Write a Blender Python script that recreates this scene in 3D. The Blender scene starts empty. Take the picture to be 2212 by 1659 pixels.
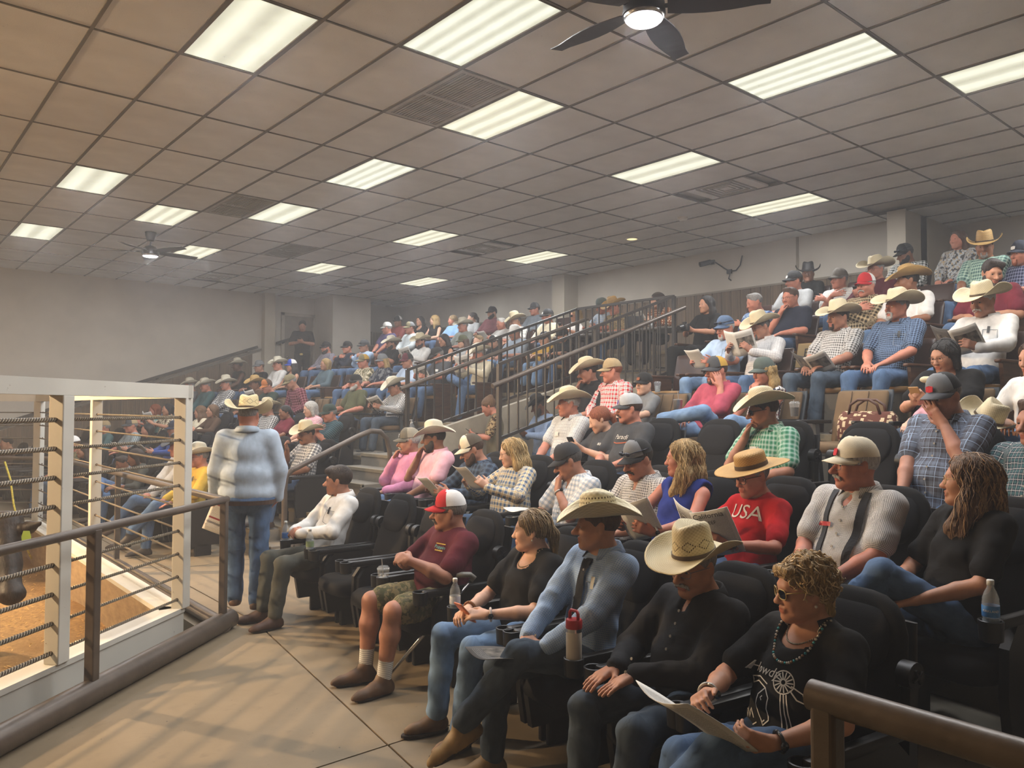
import bpy, bmesh, math, random
import numpy as np
from mathutils import Matrix, Vector

# ------------------------------------------------------------------ camera, world, exposure
SC = bpy.context.scene
COL = SC.collection
CAM_H = 1.76
def make_camera():
    f, yaw, pitch, roll = 1685.3, 0.86541, 0.031018, 0.003412
    F = Vector((math.cos(yaw)*math.cos(pitch), math.sin(yaw)*math.cos(pitch), math.sin(pitch)))
    R = Vector((math.sin(yaw), -math.cos(yaw), 0)); U = R.cross(F)
    R2 = R*math.cos(roll)+U*math.sin(roll); U2 = -R*math.sin(roll)+U*math.cos(roll)
    cd = bpy.data.cameras.new('camera'); cd.sensor_width = 36; cd.lens = f/2212*36
    cd.clip_start = 0.05; cd.clip_end = 100
    o = bpy.data.objects.new('camera', cd); COL.objects.link(o)
    m = Matrix((R2, U2, -F)).transposed().to_4x4(); m.translation = (0, 0, CAM_H)
    o.matrix_world = m; SC.camera = o
make_camera()
W = bpy.data.worlds.new('world'); SC.world = W; W.use_nodes = True
W.node_tree.nodes['Background'].inputs[0].default_value = (.5, .5, .5, 1)
W.node_tree.nodes['Background'].inputs[1].default_value = 0.02
SC.view_settings.view_transform = 'Standard'; SC.view_settings.look = 'None'
SC.view_settings.exposure = 0.04; SC.view_settings.gamma = 1.0; SC.view_settings.use_curve_mapping = False
SC.cycles.max_bounces = 4; SC.cycles.diffuse_bounces = 2; SC.cycles.adaptive_threshold = .05; SC.cycles.use_light_tree = False; SC.cycles.glossy_bounces = 2
SC.cycles.transmission_bounces = 4; SC.cycles.transparent_max_bounces = 6; SC.cycles.volume_bounces = 0
SC.cycles.caustics_reflective = False; SC.cycles.caustics_refractive = False
SC.cycles.sample_clamp_indirect = 4.0

# lamp powers (the lamps themselves are built with their fixtures further down)
TROFFER_W = 48.0          # each fluorescent troffer
FANLIGHT_W = 26.0
CANLIGHT_W = 3.0
RING_W = 540.0            # warm floodlight over the sale ring
HAZE = 0.0085
CEIL = 4.51
GX, GY, TX, TY = 1.2896, 6.2386, 0.6096, 1.2192       # ceiling grid origin and module
CH = [3.29, 4.42, 5.5, 6.55, 7.6, 8.7, 9.75, 10.8]     # seating rows (x of the heads at mid arc)
FL = [0.0, 0.30, 0.62, 1.04, 1.53, 2.0, 2.35, 2.70]    # floor level of each row
def bow(y): return 0.011*(min(max(y, -1), 18.3)-8.5)**2
def row_x(k, y): return CH[k]-bow(y)
def row_angle(y): return math.atan(0.022*(8.5-y))      # how far a seat turns towards the ring

def light(name, kind, loc, power, color, size=None, sizey=None, rot=None, parent=None, spot=None, blend=.5):
    d = bpy.data.lights.new(name, kind); d.energy = power; d.color = color
    if kind == 'AREA':
        d.shape = 'RECTANGLE' if sizey else 'DISK'; d.size = size
        if sizey: d.size_y = sizey
    elif size is not None: d.shadow_soft_size = size
    if kind == 'SPOT': d.spot_size = spot; d.spot_blend = blend
    o = bpy.data.objects.new(name, d); COL.objects.link(o); o.location = loc
    if rot: o.rotation_euler = rot
    if parent: o.parent = parent
    return o

# ------------------------------------------------------------------ colours and materials
def srgb(h):
    if isinstance(h, (tuple, list)): return tuple(h[:3])
    h = h.lstrip('#'); c = [int(h[i:i+2], 16)/255 for i in (0, 2, 4)]
    return tuple(x/12.92 if x <= .04045 else ((x+.055)/1.055)**2.4 for x in c)
class NT:
    def __init__(s, name):
        s.m = bpy.data.materials.new(name); s.m.use_nodes = True; s.t = s.m.node_tree
        s.b = s.t.nodes['Principled BSDF']; s.out = s.t.nodes['Material Output']
    def n(s, typ, **kw):
        n = s.t.nodes.new(typ)
        for k, v in kw.items(): setattr(n, k, v)
        return n
    def link(s, a, b): s.t.links.new(a, b)
    def math(s, op, a, b=None, c=None):
        n = s.n('ShaderNodeMath', operation=op)
        for i, v in enumerate((a, b, c)):
            if v is None: continue
            if isinstance(v, (int, float)): n.inputs[i].default_value = v
            else: s.link(v, n.inputs[i])
        return n.outputs[0]
    def mix(s, fac, a, b, mode='MIX'):
        n = s.n('ShaderNodeMix', data_type='RGBA', blend_type=mode)
        for i, v in ((0, fac), (6, a), (7, b)):
            if isinstance(v, (int, float)): n.inputs[i].default_value = v
            elif isinstance(v, tuple): n.inputs[i].default_value = (*v[:3], 1)
            else: s.link(v, n.inputs[i])
        return n.outputs[2]
    def coords(s, attr=None):
        if attr: return s.n('ShaderNodeAttribute', attribute_name=attr).outputs['Vector']
        return s.n('ShaderNodeTexCoord').outputs['Object']
    def noise(s, vec, scale, detail=2, rough=.5):
        n = s.n('ShaderNodeTexNoise'); n.inputs['Scale'].default_value = scale
        n.inputs['Detail'].default_value = detail; n.inputs['Roughness'].default_value = rough
        if vec is not None: s.link(vec, n.inputs['Vector'])
        return n.outputs[0]
    def bump(s, height, strength=.3, dist=.01):
        n = s.n('ShaderNodeBump'); n.inputs['Strength'].default_value = strength; n.inputs['Distance'].default_value = dist
        s.link(height, n.inputs['Height']); s.link(n.outputs[0], s.b.inputs['Normal'])
    def col(s, c):
        if isinstance(c, tuple): s.b.inputs['Base Color'].default_value = (*c[:3], 1)
        else: s.link(c, s.b.inputs['Base Color'])
    def scale(s, vec, v):
        n = s.n('ShaderNodeMapping'); n.inputs['Scale'].default_value = v; s.link(vec, n.inputs['Vector']); return n.outputs[0]
    def ramp(s, fac, a, b):
        n = s.n('ShaderNodeMapRange'); n.inputs[1].default_value = a; n.inputs[2].default_value = b
        s.link(fac, n.inputs[0]); return n.outputs[0]
MATS = {}
def mat(name, color, rough=.7, metal=0., var=.12, vscale=6., bump=0., bscale=60., spec=.5, alpha=1., trans=0., attr=None):
    """plain surface with a little mottling and relief"""
    if name in MATS: return MATS[name]
    t = NT(name); c = srgb(color); t.b.inputs['Roughness'].default_value = rough; t.b.inputs['Metallic'].default_value = metal
    t.b.inputs['Specular IOR Level'].default_value = spec
    co = None
    if var or bump: co = t.coords(attr)
    if var:
        f = t.noise(co, vscale, 3)
        t.col(t.mix(t.ramp(f, .3, .7), tuple(x*(1-var) for x in c), tuple(min(1, x*(1+var)) for x in c)))
    else: t.col(c)
    if bump: t.bump(t.noise(co, bscale, 3), bump, .01)
    if trans: t.b.inputs['Transmission Weight'].default_value = trans; t.b.inputs['IOR'].default_value = 1.2
    if alpha < 1: t.b.inputs['Alpha'].default_value = alpha
    MATS[name] = t.m; return t.m
def emis(name, color, strength):
    if name in MATS: return MATS[name]
    t = NT(name); t.col((0, 0, 0)); t.b.inputs['Emission Color'].default_value = (*srgb(color), 1)
    t.b.inputs['Emission Strength'].default_value = strength; MATS[name] = t.m; return t.m

# ------------------------------------------------------------------ mesh helpers
class MB:
    """collects vertices and faces; build() links them as one mesh object"""
    def __init__(s): s.v = []; s.f = []; s.mi = []
    def add(s, vs, fs, mi=0):
        o = len(s.v); s.v.extend([tuple(p) for p in vs]); s.f.extend([tuple(i+o for i in f) for f in fs]); s.mi.extend([mi]*len(fs)); return s
    def box(s, lo, hi, mi=0, m=None):
        x0, y0, z0 = lo; x1, y1, z1 = hi
        v = [(x0,y0,z0),(x1,y0,z0),(x1,y1,z0),(x0,y1,z0),(x0,y0,z1),(x1,y0,z1),(x1,y1,z1),(x0,y1,z1)]
        if m is not None: v = [m @ Vector(p) for p in v]
        return s.add(v, [(0,3,2,1),(4,5,6,7),(0,1,5,4),(1,2,6,5),(2,3,7,6),(3,0,4,7)], mi)
    def rbox(s, lo, hi, r, mi=0, m=None, seg=3):
        """box with rounded vertical edges and chamfered top and bottom"""
        x0, y0, z0 = lo; x1, y1, z1 = hi; r = min(r, (x1-x0)/2.01, (y1-y0)/2.01); c = min(r*.6, (z1-z0)/2.01)
        def ring(ins, z):
            p = []
            for cx, cy, a0 in ((x1-r, y1-r, 0), (x0+r, y1-r, 90), (x0+r, y0+r, 180), (x1-r, y0+r, 270)):
                for k in range(seg+1):
                    a = math.radians(a0+90*k/seg); p.append((cx+(r-ins)*math.cos(a), cy+(r-ins)*math.sin(a), z))
            return p
        rings = [ring(c, z0), ring(c*.3, z0+c*.3), ring(0, z0+c), ring(0, z1-c), ring(c*.3, z1-c*.3), ring(c, z1)]
        if m is not None: rings = [[m @ Vector(p) for p in q] for q in rings]
        return s.loft(rings, mi)
    def loft(s, rings, mi=0, cap=True, closed=True):
        n = len(rings[0]); vs = [p for r in rings for p in r]; fs = []
        for i in range(len(rings)-1):
            for j in range(n if closed else n-1):
                k = (j+1) % n; fs.append((i*n+j, i*n+k, (i+1)*n+k, (i+1)*n+j))
        if cap: fs.append(tuple(range(n))[::-1]); fs.append(tuple((len(rings)-1)*n+j for j in range(n)))
        return s.add(vs, fs, mi)
    def tube(s, pts, r, n=8, mi=0, cap=True):
        pts = [Vector(p) for p in pts]; rings = []; u = None
        for i, p in enumerate(pts):
            a = pts[max(i-1, 0)]; b = pts[min(i+1, len(pts)-1)]; d = (b-a).normalized()
            if u is None:
                u = d.cross(Vector((0, 0, 1)))
                if u.length < .05: u = d.cross(Vector((1, 0, 0)))
            u = (u-d*u.dot(d)).normalized(); w = d.cross(u)
            rr = r[i] if isinstance(r, (list, tuple)) else r
            rings.append([p+(u*math.cos(t)+w*math.sin(t))*rr for t in (2*math.pi*k/n for k in range(n))])
        return s.loft(rings, mi, cap)
    def bar(s, a, b, w, h=None, mi=0, up=(0, 0, 1)):
        """rectangular bar from a to b"""
        h = h or w; a = Vector(a); b = Vector(b); d = (b-a).normalized(); up = Vector(up)
        u = d.cross(up)
        if u.length < .01: u = d.cross(Vector((1, 0, 0)))
        u.normalize(); v = u.cross(d); q = []
        for p in (a, b):
            q.append([p+u*(i*w/2)+v*(j*h/2) for i, j in ((-1,-1),(1,-1),(1,1),(-1,1))])
        return s.loft(q, mi)
    def lathe(s, prof, n=20, mi=0, c=(0, 0, 0), cap=True):
        rings = [[(c[0]+r*math.cos(2*math.pi*k/n), c[1]+r*math.sin(2*math.pi*k/n), c[2]+z) for k in range(n)] for r, z in prof]
        return s.loft(rings, mi, cap)
    def ball(s, c, r, n=8, mi=0):
        c = Vector(c); r = (r, r, r) if isinstance(r, (int, float)) else r
        rings = []
        for i in range(1, n):
            a = math.pi*i/n-math.pi/2
            rings.append([(c.x+r[0]*math.cos(a)*math.cos(2*math.pi*k/(n+2)), c.y+r[1]*math.cos(a)*math.sin(2*math.pi*k/(n+2)), c.z+r[2]*math.sin(a)) for k in range(n+2)])
        return s.loft(rings, mi)
    def mesh(s, name):
        me = bpy.data.meshes.new(name); me.from_pydata(s.v, [], s.f); me.update(); 
        if any(s.mi): me.polygons.foreach_set('material_index', s.mi)
        return me
    def build(s, name, mats, parent=None, smooth=False, loc=None, rotz=None):
        me = s.mesh(name)
        for m in (mats if isinstance(mats, (list, tuple)) else [mats]): me.materials.append(m)
        if smooth: me.polygons.foreach_set('use_smooth', [True]*len(me.polygons))
        return place(name, me, parent, loc, rotz)
def place(name, me, parent=None, loc=None, rotz=None):
    o = bpy.data.objects.new(name, me); COL.objects.link(o)
    if parent is not None: o.parent = parent
    if loc is not None: o.location = loc
    if rotz: o.rotation_euler = (0, 0, rotz)
    return o
def autosmooth(o, ang=40):
    me = o.data; me.polygons.foreach_set('use_smooth', [True]*len(me.polygons))
    bm = bmesh.new(); bm.from_mesh(me); c = math.radians(ang)
    for e in bm.edges: e.smooth = e.calc_face_angle(0) < c
    bm.to_mesh(me); bm.free(); return o
def empty(name, loc=(0, 0, 0), rotz=0):
    o = bpy.data.objects.new(name, None); COL.objects.link(o); o.location = loc; o.rotation_euler = (0, 0, rotz)
    o.empty_display_size = .1; return o
def tag(o, label=None, cat=None, group=None, kind=None):
    if label: o['label'] = label
    if cat: o['category'] = cat
    if group: o['group'] = group
    if kind: o['kind'] = kind
    return o
def copy_tree(o, parent=None):
    c = o.copy(); COL.objects.link(c)
    if parent is not None: c.parent = parent
    for ch in list(o.children): copy_tree(ch, c)
    return c
RND = random.Random(7)
# ------------------------------------------------------------------ materials of the place
def paint_mat(name, color, bs=25., bst=.12, rough=.75):
    t = NT(name); c = srgb(color); co = t.coords()
    f = t.noise(co, 1.3, 4); t.col(t.mix(t.ramp(f, .35, .7), tuple(x*.9 for x in c), tuple(x*1.06 for x in c)))
    t.b.inputs['Roughness'].default_value = rough; t.bump(t.noise(co, bs, 4), bst, .006); return t.m
M_WALL = paint_mat('wall_paint', '#c6bfb3')
M_COLW = paint_mat('column_plaster', '#c3baa9', 40, .35)
def tile_mat():
    t = NT('ceiling_tile'); c = srgb('#f3f1ec'); co = t.coords()
    r = t.n('ShaderNodeObjectInfo').outputs['Random']
    f = t.noise(co, 2.2, 4); base = t.mix(t.ramp(f, .35, .75), tuple(x*.86 for x in c), c)
    v = t.math('MULTIPLY_ADD', r, .10, .93); n = t.n('ShaderNodeVectorMath', operation='SCALE')
    t.link(base, n.inputs[0]); t.link(v, n.inputs['Scale'])
    spk = t.noise(co, 55, 2); sp = t.math('GREATER_THAN', spk, .735)
    t.col(t.mix(sp, n.outputs[0], tuple(x*.62 for x in c))); t.b.inputs['Roughness'].default_value = .9
    t.bump(t.noise(co, 120, 2), .25, .004); return t.m
M_TILE = tile_mat()
M_TEE = mat('ceiling_tee', '#6f6a63', .6, var=.1)
def concrete(name, c1, c2, bst=.25):
    t = NT(name); co = t.coords(); a, b = srgb(c1), srgb(c2)
    f = t.noise(co, .9, 6, .65); g = t.noise(co, 9, 5, .6)
    base = t.mix(t.ramp(f, .3, .7), a, b); base = t.mix(t.ramp(g, .58, .72), base, tuple(x*.72 for x in b))
    st = t.noise(co, 38, 2); base = t.mix(t.math('GREATER_THAN', st, .74), base, tuple(x*.45 for x in a))
    t.col(base); t.b.inputs['Roughness'].default_value = .72; t.bump(g, bst, .012); return t.m
M_CONC = concrete('walkway_concrete', '#74664f', '#887860')
M_TIER = concrete('tier_concrete', '#716a5f', '#827a6d')
def wood(name, c1, c2, rough=.5, axis=(14, 14, 1.2)):
    t = NT(name); co = t.coords(); r = t.n('ShaderNodeObjectInfo').outputs['Random']
    off = t.n('ShaderNodeCombineXYZ'); 
    for k in range(3): t.link(t.math('MULTIPLY', r, 37.+k*11), off.inputs[k])
    va = t.n('ShaderNodeVectorMath', operation='ADD'); t.link(co, va.inputs[0]); t.link(off.outputs[0], va.inputs[1])
    f = t.noise(t.scale(va.outputs[0], axis), 2.2, 5, .6)
    base = t.mix(t.ramp(f, .32, .68), srgb(c1), srgb(c2)); v = t.math('MULTIPLY_ADD', r, .3, .85)
    n = t.n('ShaderNodeVectorMath', operation='SCALE'); t.link(base, n.inputs[0]); t.link(v, n.inputs['Scale'])
    t.col(n.outputs[0]); t.b.inputs['Roughness'].default_value = rough; t.bump(f, .15, .004); return t.m
M_BOARD = wood('wainscot_board', '#554536', '#75614a', .6)
M_PLY = wood('arena_plywood', '#7a654c', '#97805f', .8, (3, 3, 9))
def worn_white():
    t = NT('chipped_white_paint'); co = t.coords(); c = srgb('#d9d6cb')
    f = t.noise(co, 3, 4); base = t.mix(t.ramp(f, .35, .7), tuple(x*.88 for x in c), c)
    g = t.noise(co, 17, 4, .65); base = t.mix(t.ramp(g, .70, .73), base, srgb('#6b4a30'))
    t.col(base); t.b.inputs['Roughness'].default_value = .45; t.bump(t.noise(co, 45, 3), .15, .004); return t.m
M_WHITE = worn_white()
M_RAIL = mat('brown_rail_paint', '#5b5148', .38, .2, .18, 9, .1, 50)
M_GUARD = mat('black_guard_paint', '#37332f', .45, .2, .15, 9)
M_CABLE = None
def cable_mat():
    t = NT('steel_cable'); co = t.coords('fab'); s = t.n('ShaderNodeSeparateXYZ'); t.link(co, s.inputs[0])
    w = t.math('SINE', t.math('ADD', t.math('MULTIPLY', s.outputs[1], 300.), t.math('MULTIPLY', s.outputs[0], 3.)))
    t.col(t.mix(t.ramp(w, -.4, .6), srgb('#4d453b'), srgb('#a39784'))); t.b.inputs['Metallic'].default_value = .5
    t.b.inputs['Roughness'].default_value = .5; t.bump(w, .8, .006); return t.m
M_CABLE = cable_mat()
M_BLACKPL = mat('black_plastic', '#131314', .42, 0, .1, 12)
M_DARKMETAL = mat('dark_metal', '#2b2b2d', .4, .6, .1)
M_CHROME = mat('bright_metal', '#b8b8b8', .22, 1., 0)
M_GRILLE = mat('grille_grey', '#a8a49c', .6, .1, .12)

# ------------------------------------------------------------------ ceiling
FWD = (SC.camera.matrix_world.to_3x3() @ Vector((0, 0, -1)))
def project(p):
    v = SC.camera.matrix_world.inverted() @ Vector(p)
    if v.z > -.3: return None
    return (1106+1685.3*v.x/-v.z, 829.5-1685.3*v.y/-v.z, -v.z)
LIGHT_TILES = [(1,-1,2),(3,-2,4),(5,-1,3),(5,1,4),(1,3,2),(3,4,3),(5,3,2),(1,6,2),(9,3,3),(9,-1,2),(13,-1,3),(7,-3,4),(9,-4,2),
               (13,3,3),(9,6,3),(13,6,3),(5,6,3),(5,-4,3),(13,-4,3)]
VENTS = [(4,-1,1),(4,3,1),(11,-1,0),(11,3,0),(7,8,0),(11,7,0),(7,5,2)]
def build_ceiling():
    ceil = MB().box((-6.5, -4, CEIL+.05), (12.8, 18.5, CEIL+.2)).build('ceiling', M_WALL); tag(ceil, kind='structure')
    special = {(i, j) for i, j, _ in LIGHT_TILES} | {(i, j) for i, j, _ in VENTS} | {(15, -2)}
    me = MB().box((.010, .008, CEIL+.003), (TX-.010, TY-.008, CEIL+.02)).mesh('ceiling_tile'); me.materials.append(M_TILE)
    seen, rest = [], []
    for i in range(-12, 19):
        for j in range(-8, 10):
            x, y = GX+i*TX, GY+j*TY
            if (i, j) in special: continue
            if x > 12.4 or y > 18.2: continue
            p = project((x+TX/2, y+TY/2, CEIL))
            ok = p and -160 < p[0] < 2380 and -160 < p[1]
            (seen if ok else rest).append((p[2] if p else 99, i, j))
    seen.sort(); rest += seen[300:]
    for _, i, j in seen[:300]:
        o = place('ceiling_tile', me, ceil, (GX+i*TX, GY+j*TY, RND.uniform(-.002, .002)))
    m = MB()
    for _, i, j in rest:
        x, y = GX+i*TX, GY+j*TY; m.box((x+.013, y+.013, CEIL+.004), (x+TX-.013, y+TY-.013, CEIL+.02))
    tag(m.build('ceiling_tile_field', M_TILE, ceil), kind='stuff')
    mt = MB().box((-.0125, -4, CEIL-.006), (.0125, 18.4, CEIL+.03)).mesh('grid_bar'); mt.materials.append(M_TEE)
    for i in range(-12, 19): place('grid_bar', mt, ceil, (GX+i*TX, 0, 0))
    mc = MB().box((-6.2, -.009, CEIL-.005), (12.7, .009, CEIL+.03)).mesh('grid_bar'); mc.materials.append(M_TEE)
    for j in range(-8, 11): place('grid_bar', mc, ceil, (0, GY+j*TY, 0))
build_ceiling()

def lens_mat(n, warm):
    t = NT('troffer_lens_%d' % n); co = t.coords(); s = t.n('ShaderNodeSeparateXYZ'); t.link(co, s.inputs[0])
    u = t.math('MULTIPLY_ADD', s.outputs[0], n/.56, .5*(n % 2 == 0)+.0)
    w = t.math('COSINE', t.math('MULTIPLY', u, 2*math.pi))
    e = t.n('ShaderNodeSeparateXYZ')
    f = t.ramp(w, -1, 1)
    prism = t.noise(t.scale(co, (1, 1, 1)), 5, 3)
    k = t.math('ADD', t.math('MULTIPLY_ADD', f, .40, .60), t.math('MULTIPLY', t.math('SUBTRACT', prism, .5), .22))
    spk = t.math('GREATER_THAN', t.noise(co, 70, 2), .735)
    k = t.math('MULTIPLY', k, t.math('SUBTRACT', 1., t.math('MULTIPLY', spk, .45)))
    t.col((.3, .3, .27)); t.b.inputs['Emission Color'].default_value = (*warm, 1); t.link(k, t.b.inputs['Emission Strength']); return t.m
LENS = {2: lens_mat(2, (1, .98, .76)), 3: lens_mat(3, (1, .96, .72)), 4: lens_mat(4, (1, 1, .8))}
def build_troffers():
    w, h = TX-.05, TY-.05
    mf = MB()
    for a, b in (((-TX/2+.012, -TY/2+.012), (TX/2-.012, -h/2)), ((-TX/2+.012, h/2), (TX/2-.012, TY/2-.012)), ((-TX/2+.012, -h/2), (-w/2, h/2)), ((w/2, -h/2), (TX/2-.012, h/2))):
        mf.box((*a, -.006), (*b, .03))
    mf = mf.mesh('frame'); mf.materials.append(M_TEE)
    ml = MB().box((-w/2, -h/2, .004), (w/2, h/2, .012)).mesh('lens')
    mls = {}
    for n in LENS: mls[n] = ml.copy(); mls[n].materials.append(LENS[n])
    names = {(1,-1):'nearest the sale ring above the fence corner',(3,-2):'with a fan blade passing below it',(5,-1):'next to the large return air grille',(5,1):'in the middle of the room beyond the grille',
      (1,3):'over the ring rail nearer the ring',(3,4):'just before the far ceiling fan',(5,3):'beside the dark return grille',(1,6):'farthest over the left wall corner',
      (9,3):'above the centre of the far stands',(9,-1):'with pinkish tubes in mid ceiling',(13,-1):'near the back wall column',(7,-3):'speckled with insects on its lens',
      (9,-4):'at the right edge with pink tubes',(13,3):'close to the back wall over the table',(9,6):'over the upper rows by the door',(13,6):'farthest along the back wall',
      (5,6):'crossed by the far fan blade',(5,-4):'above the near fan at the top edge',(13,-4):'outermost over the top rows',(1,-4):'overhead behind the viewer'}
    for i, j, n in LIGHT_TILES:
        c = (GX+(i+.5)*TX, GY+(j+.5)*TY, CEIL)
        e = empty('ceiling_light', c); tag(e, 'fluorescent troffer '+names[(i, j)], 'ceiling light', 'fluorescent ceiling troffers')
        place('frame', mf, e); place('lens', mls[n], e)
        col = (.97, .98, 1.0) if (i, j) not in ((9,-1),(9,-4)) else (1, .92, .86)
        light('tube_light', 'AREA', (0, 0, -.012), TROFFER_W, col, w, h, parent=e)
build_troffers()
def build_vents():
    for n, (i, j, k) in enumerate(VENTS):
        e = empty('ceiling_vent', (GX+i*TX, GY+j*TY, CEIL))
        tag(e, ['large double return air grille beside a troffer','dark return air grille between two far troffers','square supply diffuser near the back wall light','square diffuser above the upper table','faint diffuser near the far corner','diffuser over the upper rows by the door','large pale panel grille in mid ceiling'][n], 'air vent', 'ceiling air vents')
        m = MB()
        if k == 0:
            MB().box((.013, .2, .0), (TX-.013, TY-.2, .02)).build('plate', M_TILE, e)
            for s in range(4):
                a = .04+.06*s; b = MB()
                b.box((a, .3+a, -.012+.003*s), (TX-a, .32+a, .004)); b.box((a, TY-.32-a, -.012+.003*s), (TX-a, TY-.3-a, .004))
                b.box((a, .3+a, -.012+.003*s), (a+.02, TY-.3-a, .004)); b.box((TX-a-.02, .3+a, -.012+.003*s), (TX-a, TY-.3-a, .004))
                b.build('louvre_ring', M_GRILLE, e)
        else:
            gm = M_GRILLE if k == 2 else mat('grille_dark', '#b3afa8', .6, .1)
            MB().box((.012, .012, .012), (TX-.012, TY-.012, .02)).build('backing', mat('duct_dark', '#8a8680', .9), e)
            f = MB()
            for lo, hi in (((.012,.012),(TX-.012,.05)),((.012,TY-.05),(TX-.012,TY-.012)),((.012,.05),(.05,TY-.05)),((TX-.05,.05),(TX-.012,TY-.05)),((.05,TY/2-.02),(TX-.05,TY/2+.02))): f.box((*lo,-.006),(*hi,.012))
            f.build('frame', gm, e)
            ms = MB().box((0, .05, -.003), (.012, TY-.05, .01)).mesh('slat'); ms.materials.append(gm)
            for s in range(16): place('slat', ms, e, (.06+s*.031, 0, 0))
build_vents()
def build_fan(x, y, zl, rot, lab):
    e = empty('ceiling_fan', (x, y, CEIL)); tag(e, lab, 'ceiling fan', 'ceiling fans')
    dz = zl-CEIL
    autosmooth(MB().lathe([(.02, -.14), (.055, -.13), (.08, -.05), (.085, -.004), (.085, 0)], 20).build('canopy', M_DARKMETAL, e))
    MB().lathe([(.013, dz+.1), (.013, -.1)], 10).build('downrod', M_DARKMETAL, e, True)
    autosmooth(MB().lathe([(.03, dz+.17), (.08, dz+.15), (.125, dz+.10), (.13, dz+.03), (.118, dz+.02)], 28).build('motor_housing', M_DARKMETAL, e))
    autosmooth(MB().lathe([(.123, dz+.04), (.123, dz+.015), (.116, dz+.004)], 28).build('trim_ring', M_CHROME, e))
    autosmooth(MB().lathe([(.118, dz+.03), (.115, dz+.006), (.10, dz-.008), (.05, dz-.014), (.001, dz-.015)], 28).build('light_diffuser', emis('fan_led', '#fff6ff', 3.0), e))
    bl = MB(); n = 9
    top = []; 
    for k in range(n):
        u = k/(n-1); r = .14+u*.60; wd = .055+.035*math.sin(math.pi*min(1, u*1.15))
        top.append((r, wd))
    rings = [[(r, -w_, .012+dz+.075), (r, w_, -.012+dz+.075), (r, w_, -.018+dz+.075), (r, -w_, .006+dz+.075)] for r, w_ in top]
    bl.loft(rings); me = bl.mesh('blade'); me.materials.append(mat('fan_blade', '#33302d', .45))
    ma = MB().bar((.09, 0, dz+.08), (.2, 0, dz+.076), .035, .01).mesh('blade_arm'); ma.materials.append(M_DARKMETAL)
    for k in range(5):
        a = rot+2*math.pi*k/5; b = place('blade', me, e, None, a); place('blade_arm', ma, b)
    light('fan_lamp', 'AREA', (0, 0, dz-.02), FANLIGHT_W, (.94, .93, 1), .21, parent=e)
build_fan(3.62, 3.03, 4.11, .35, 'near ceiling fan with bright round light at the top edge')
build_fan(3.58, 13.0, 4.13, 0.1, 'small far ceiling fan with bright light near the left wall')
def ceiling_bits():
    e = empty('recessed_light', (9.62, 8.31, CEIL)); tag(e, 'small round warm recessed light above the upper table', 'ceiling light')
    MB().lathe([(.11, .006), (.11, -.008), (.085, -.01), (.085, .0)], 24).build('trim_ring', M_TILE, e)
    MB().lathe([(.085, -.002), (.04, -.004), (.001, -.004)], 24).build('lens', emis('can_lens', '#ffe2a0', 1.6), e)
    light('can_lamp', 'SPOT', (0, 0, -.02), CANLIGHT_W*6, (1, .8, .5), .06, parent=e, spot=2.2)
    e = empty('smoke_detector', (9.09, 6.9, CEIL)); tag(e, 'round white smoke detector on the ceiling', 'smoke detector')
    autosmooth(MB().lathe([(.075, .004), (.075, -.02), (.05, -.04), (.01, -.042)], 20).build('housing', mat('offwhite_plastic', '#cfc9bd', .5), e))
    MB().lathe([(.045, -.036), (.04, -.05), (.01, -.052)], 16).build('sensor_cap', MATS['offwhite_plastic'], e)
ceiling_bits()

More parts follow.
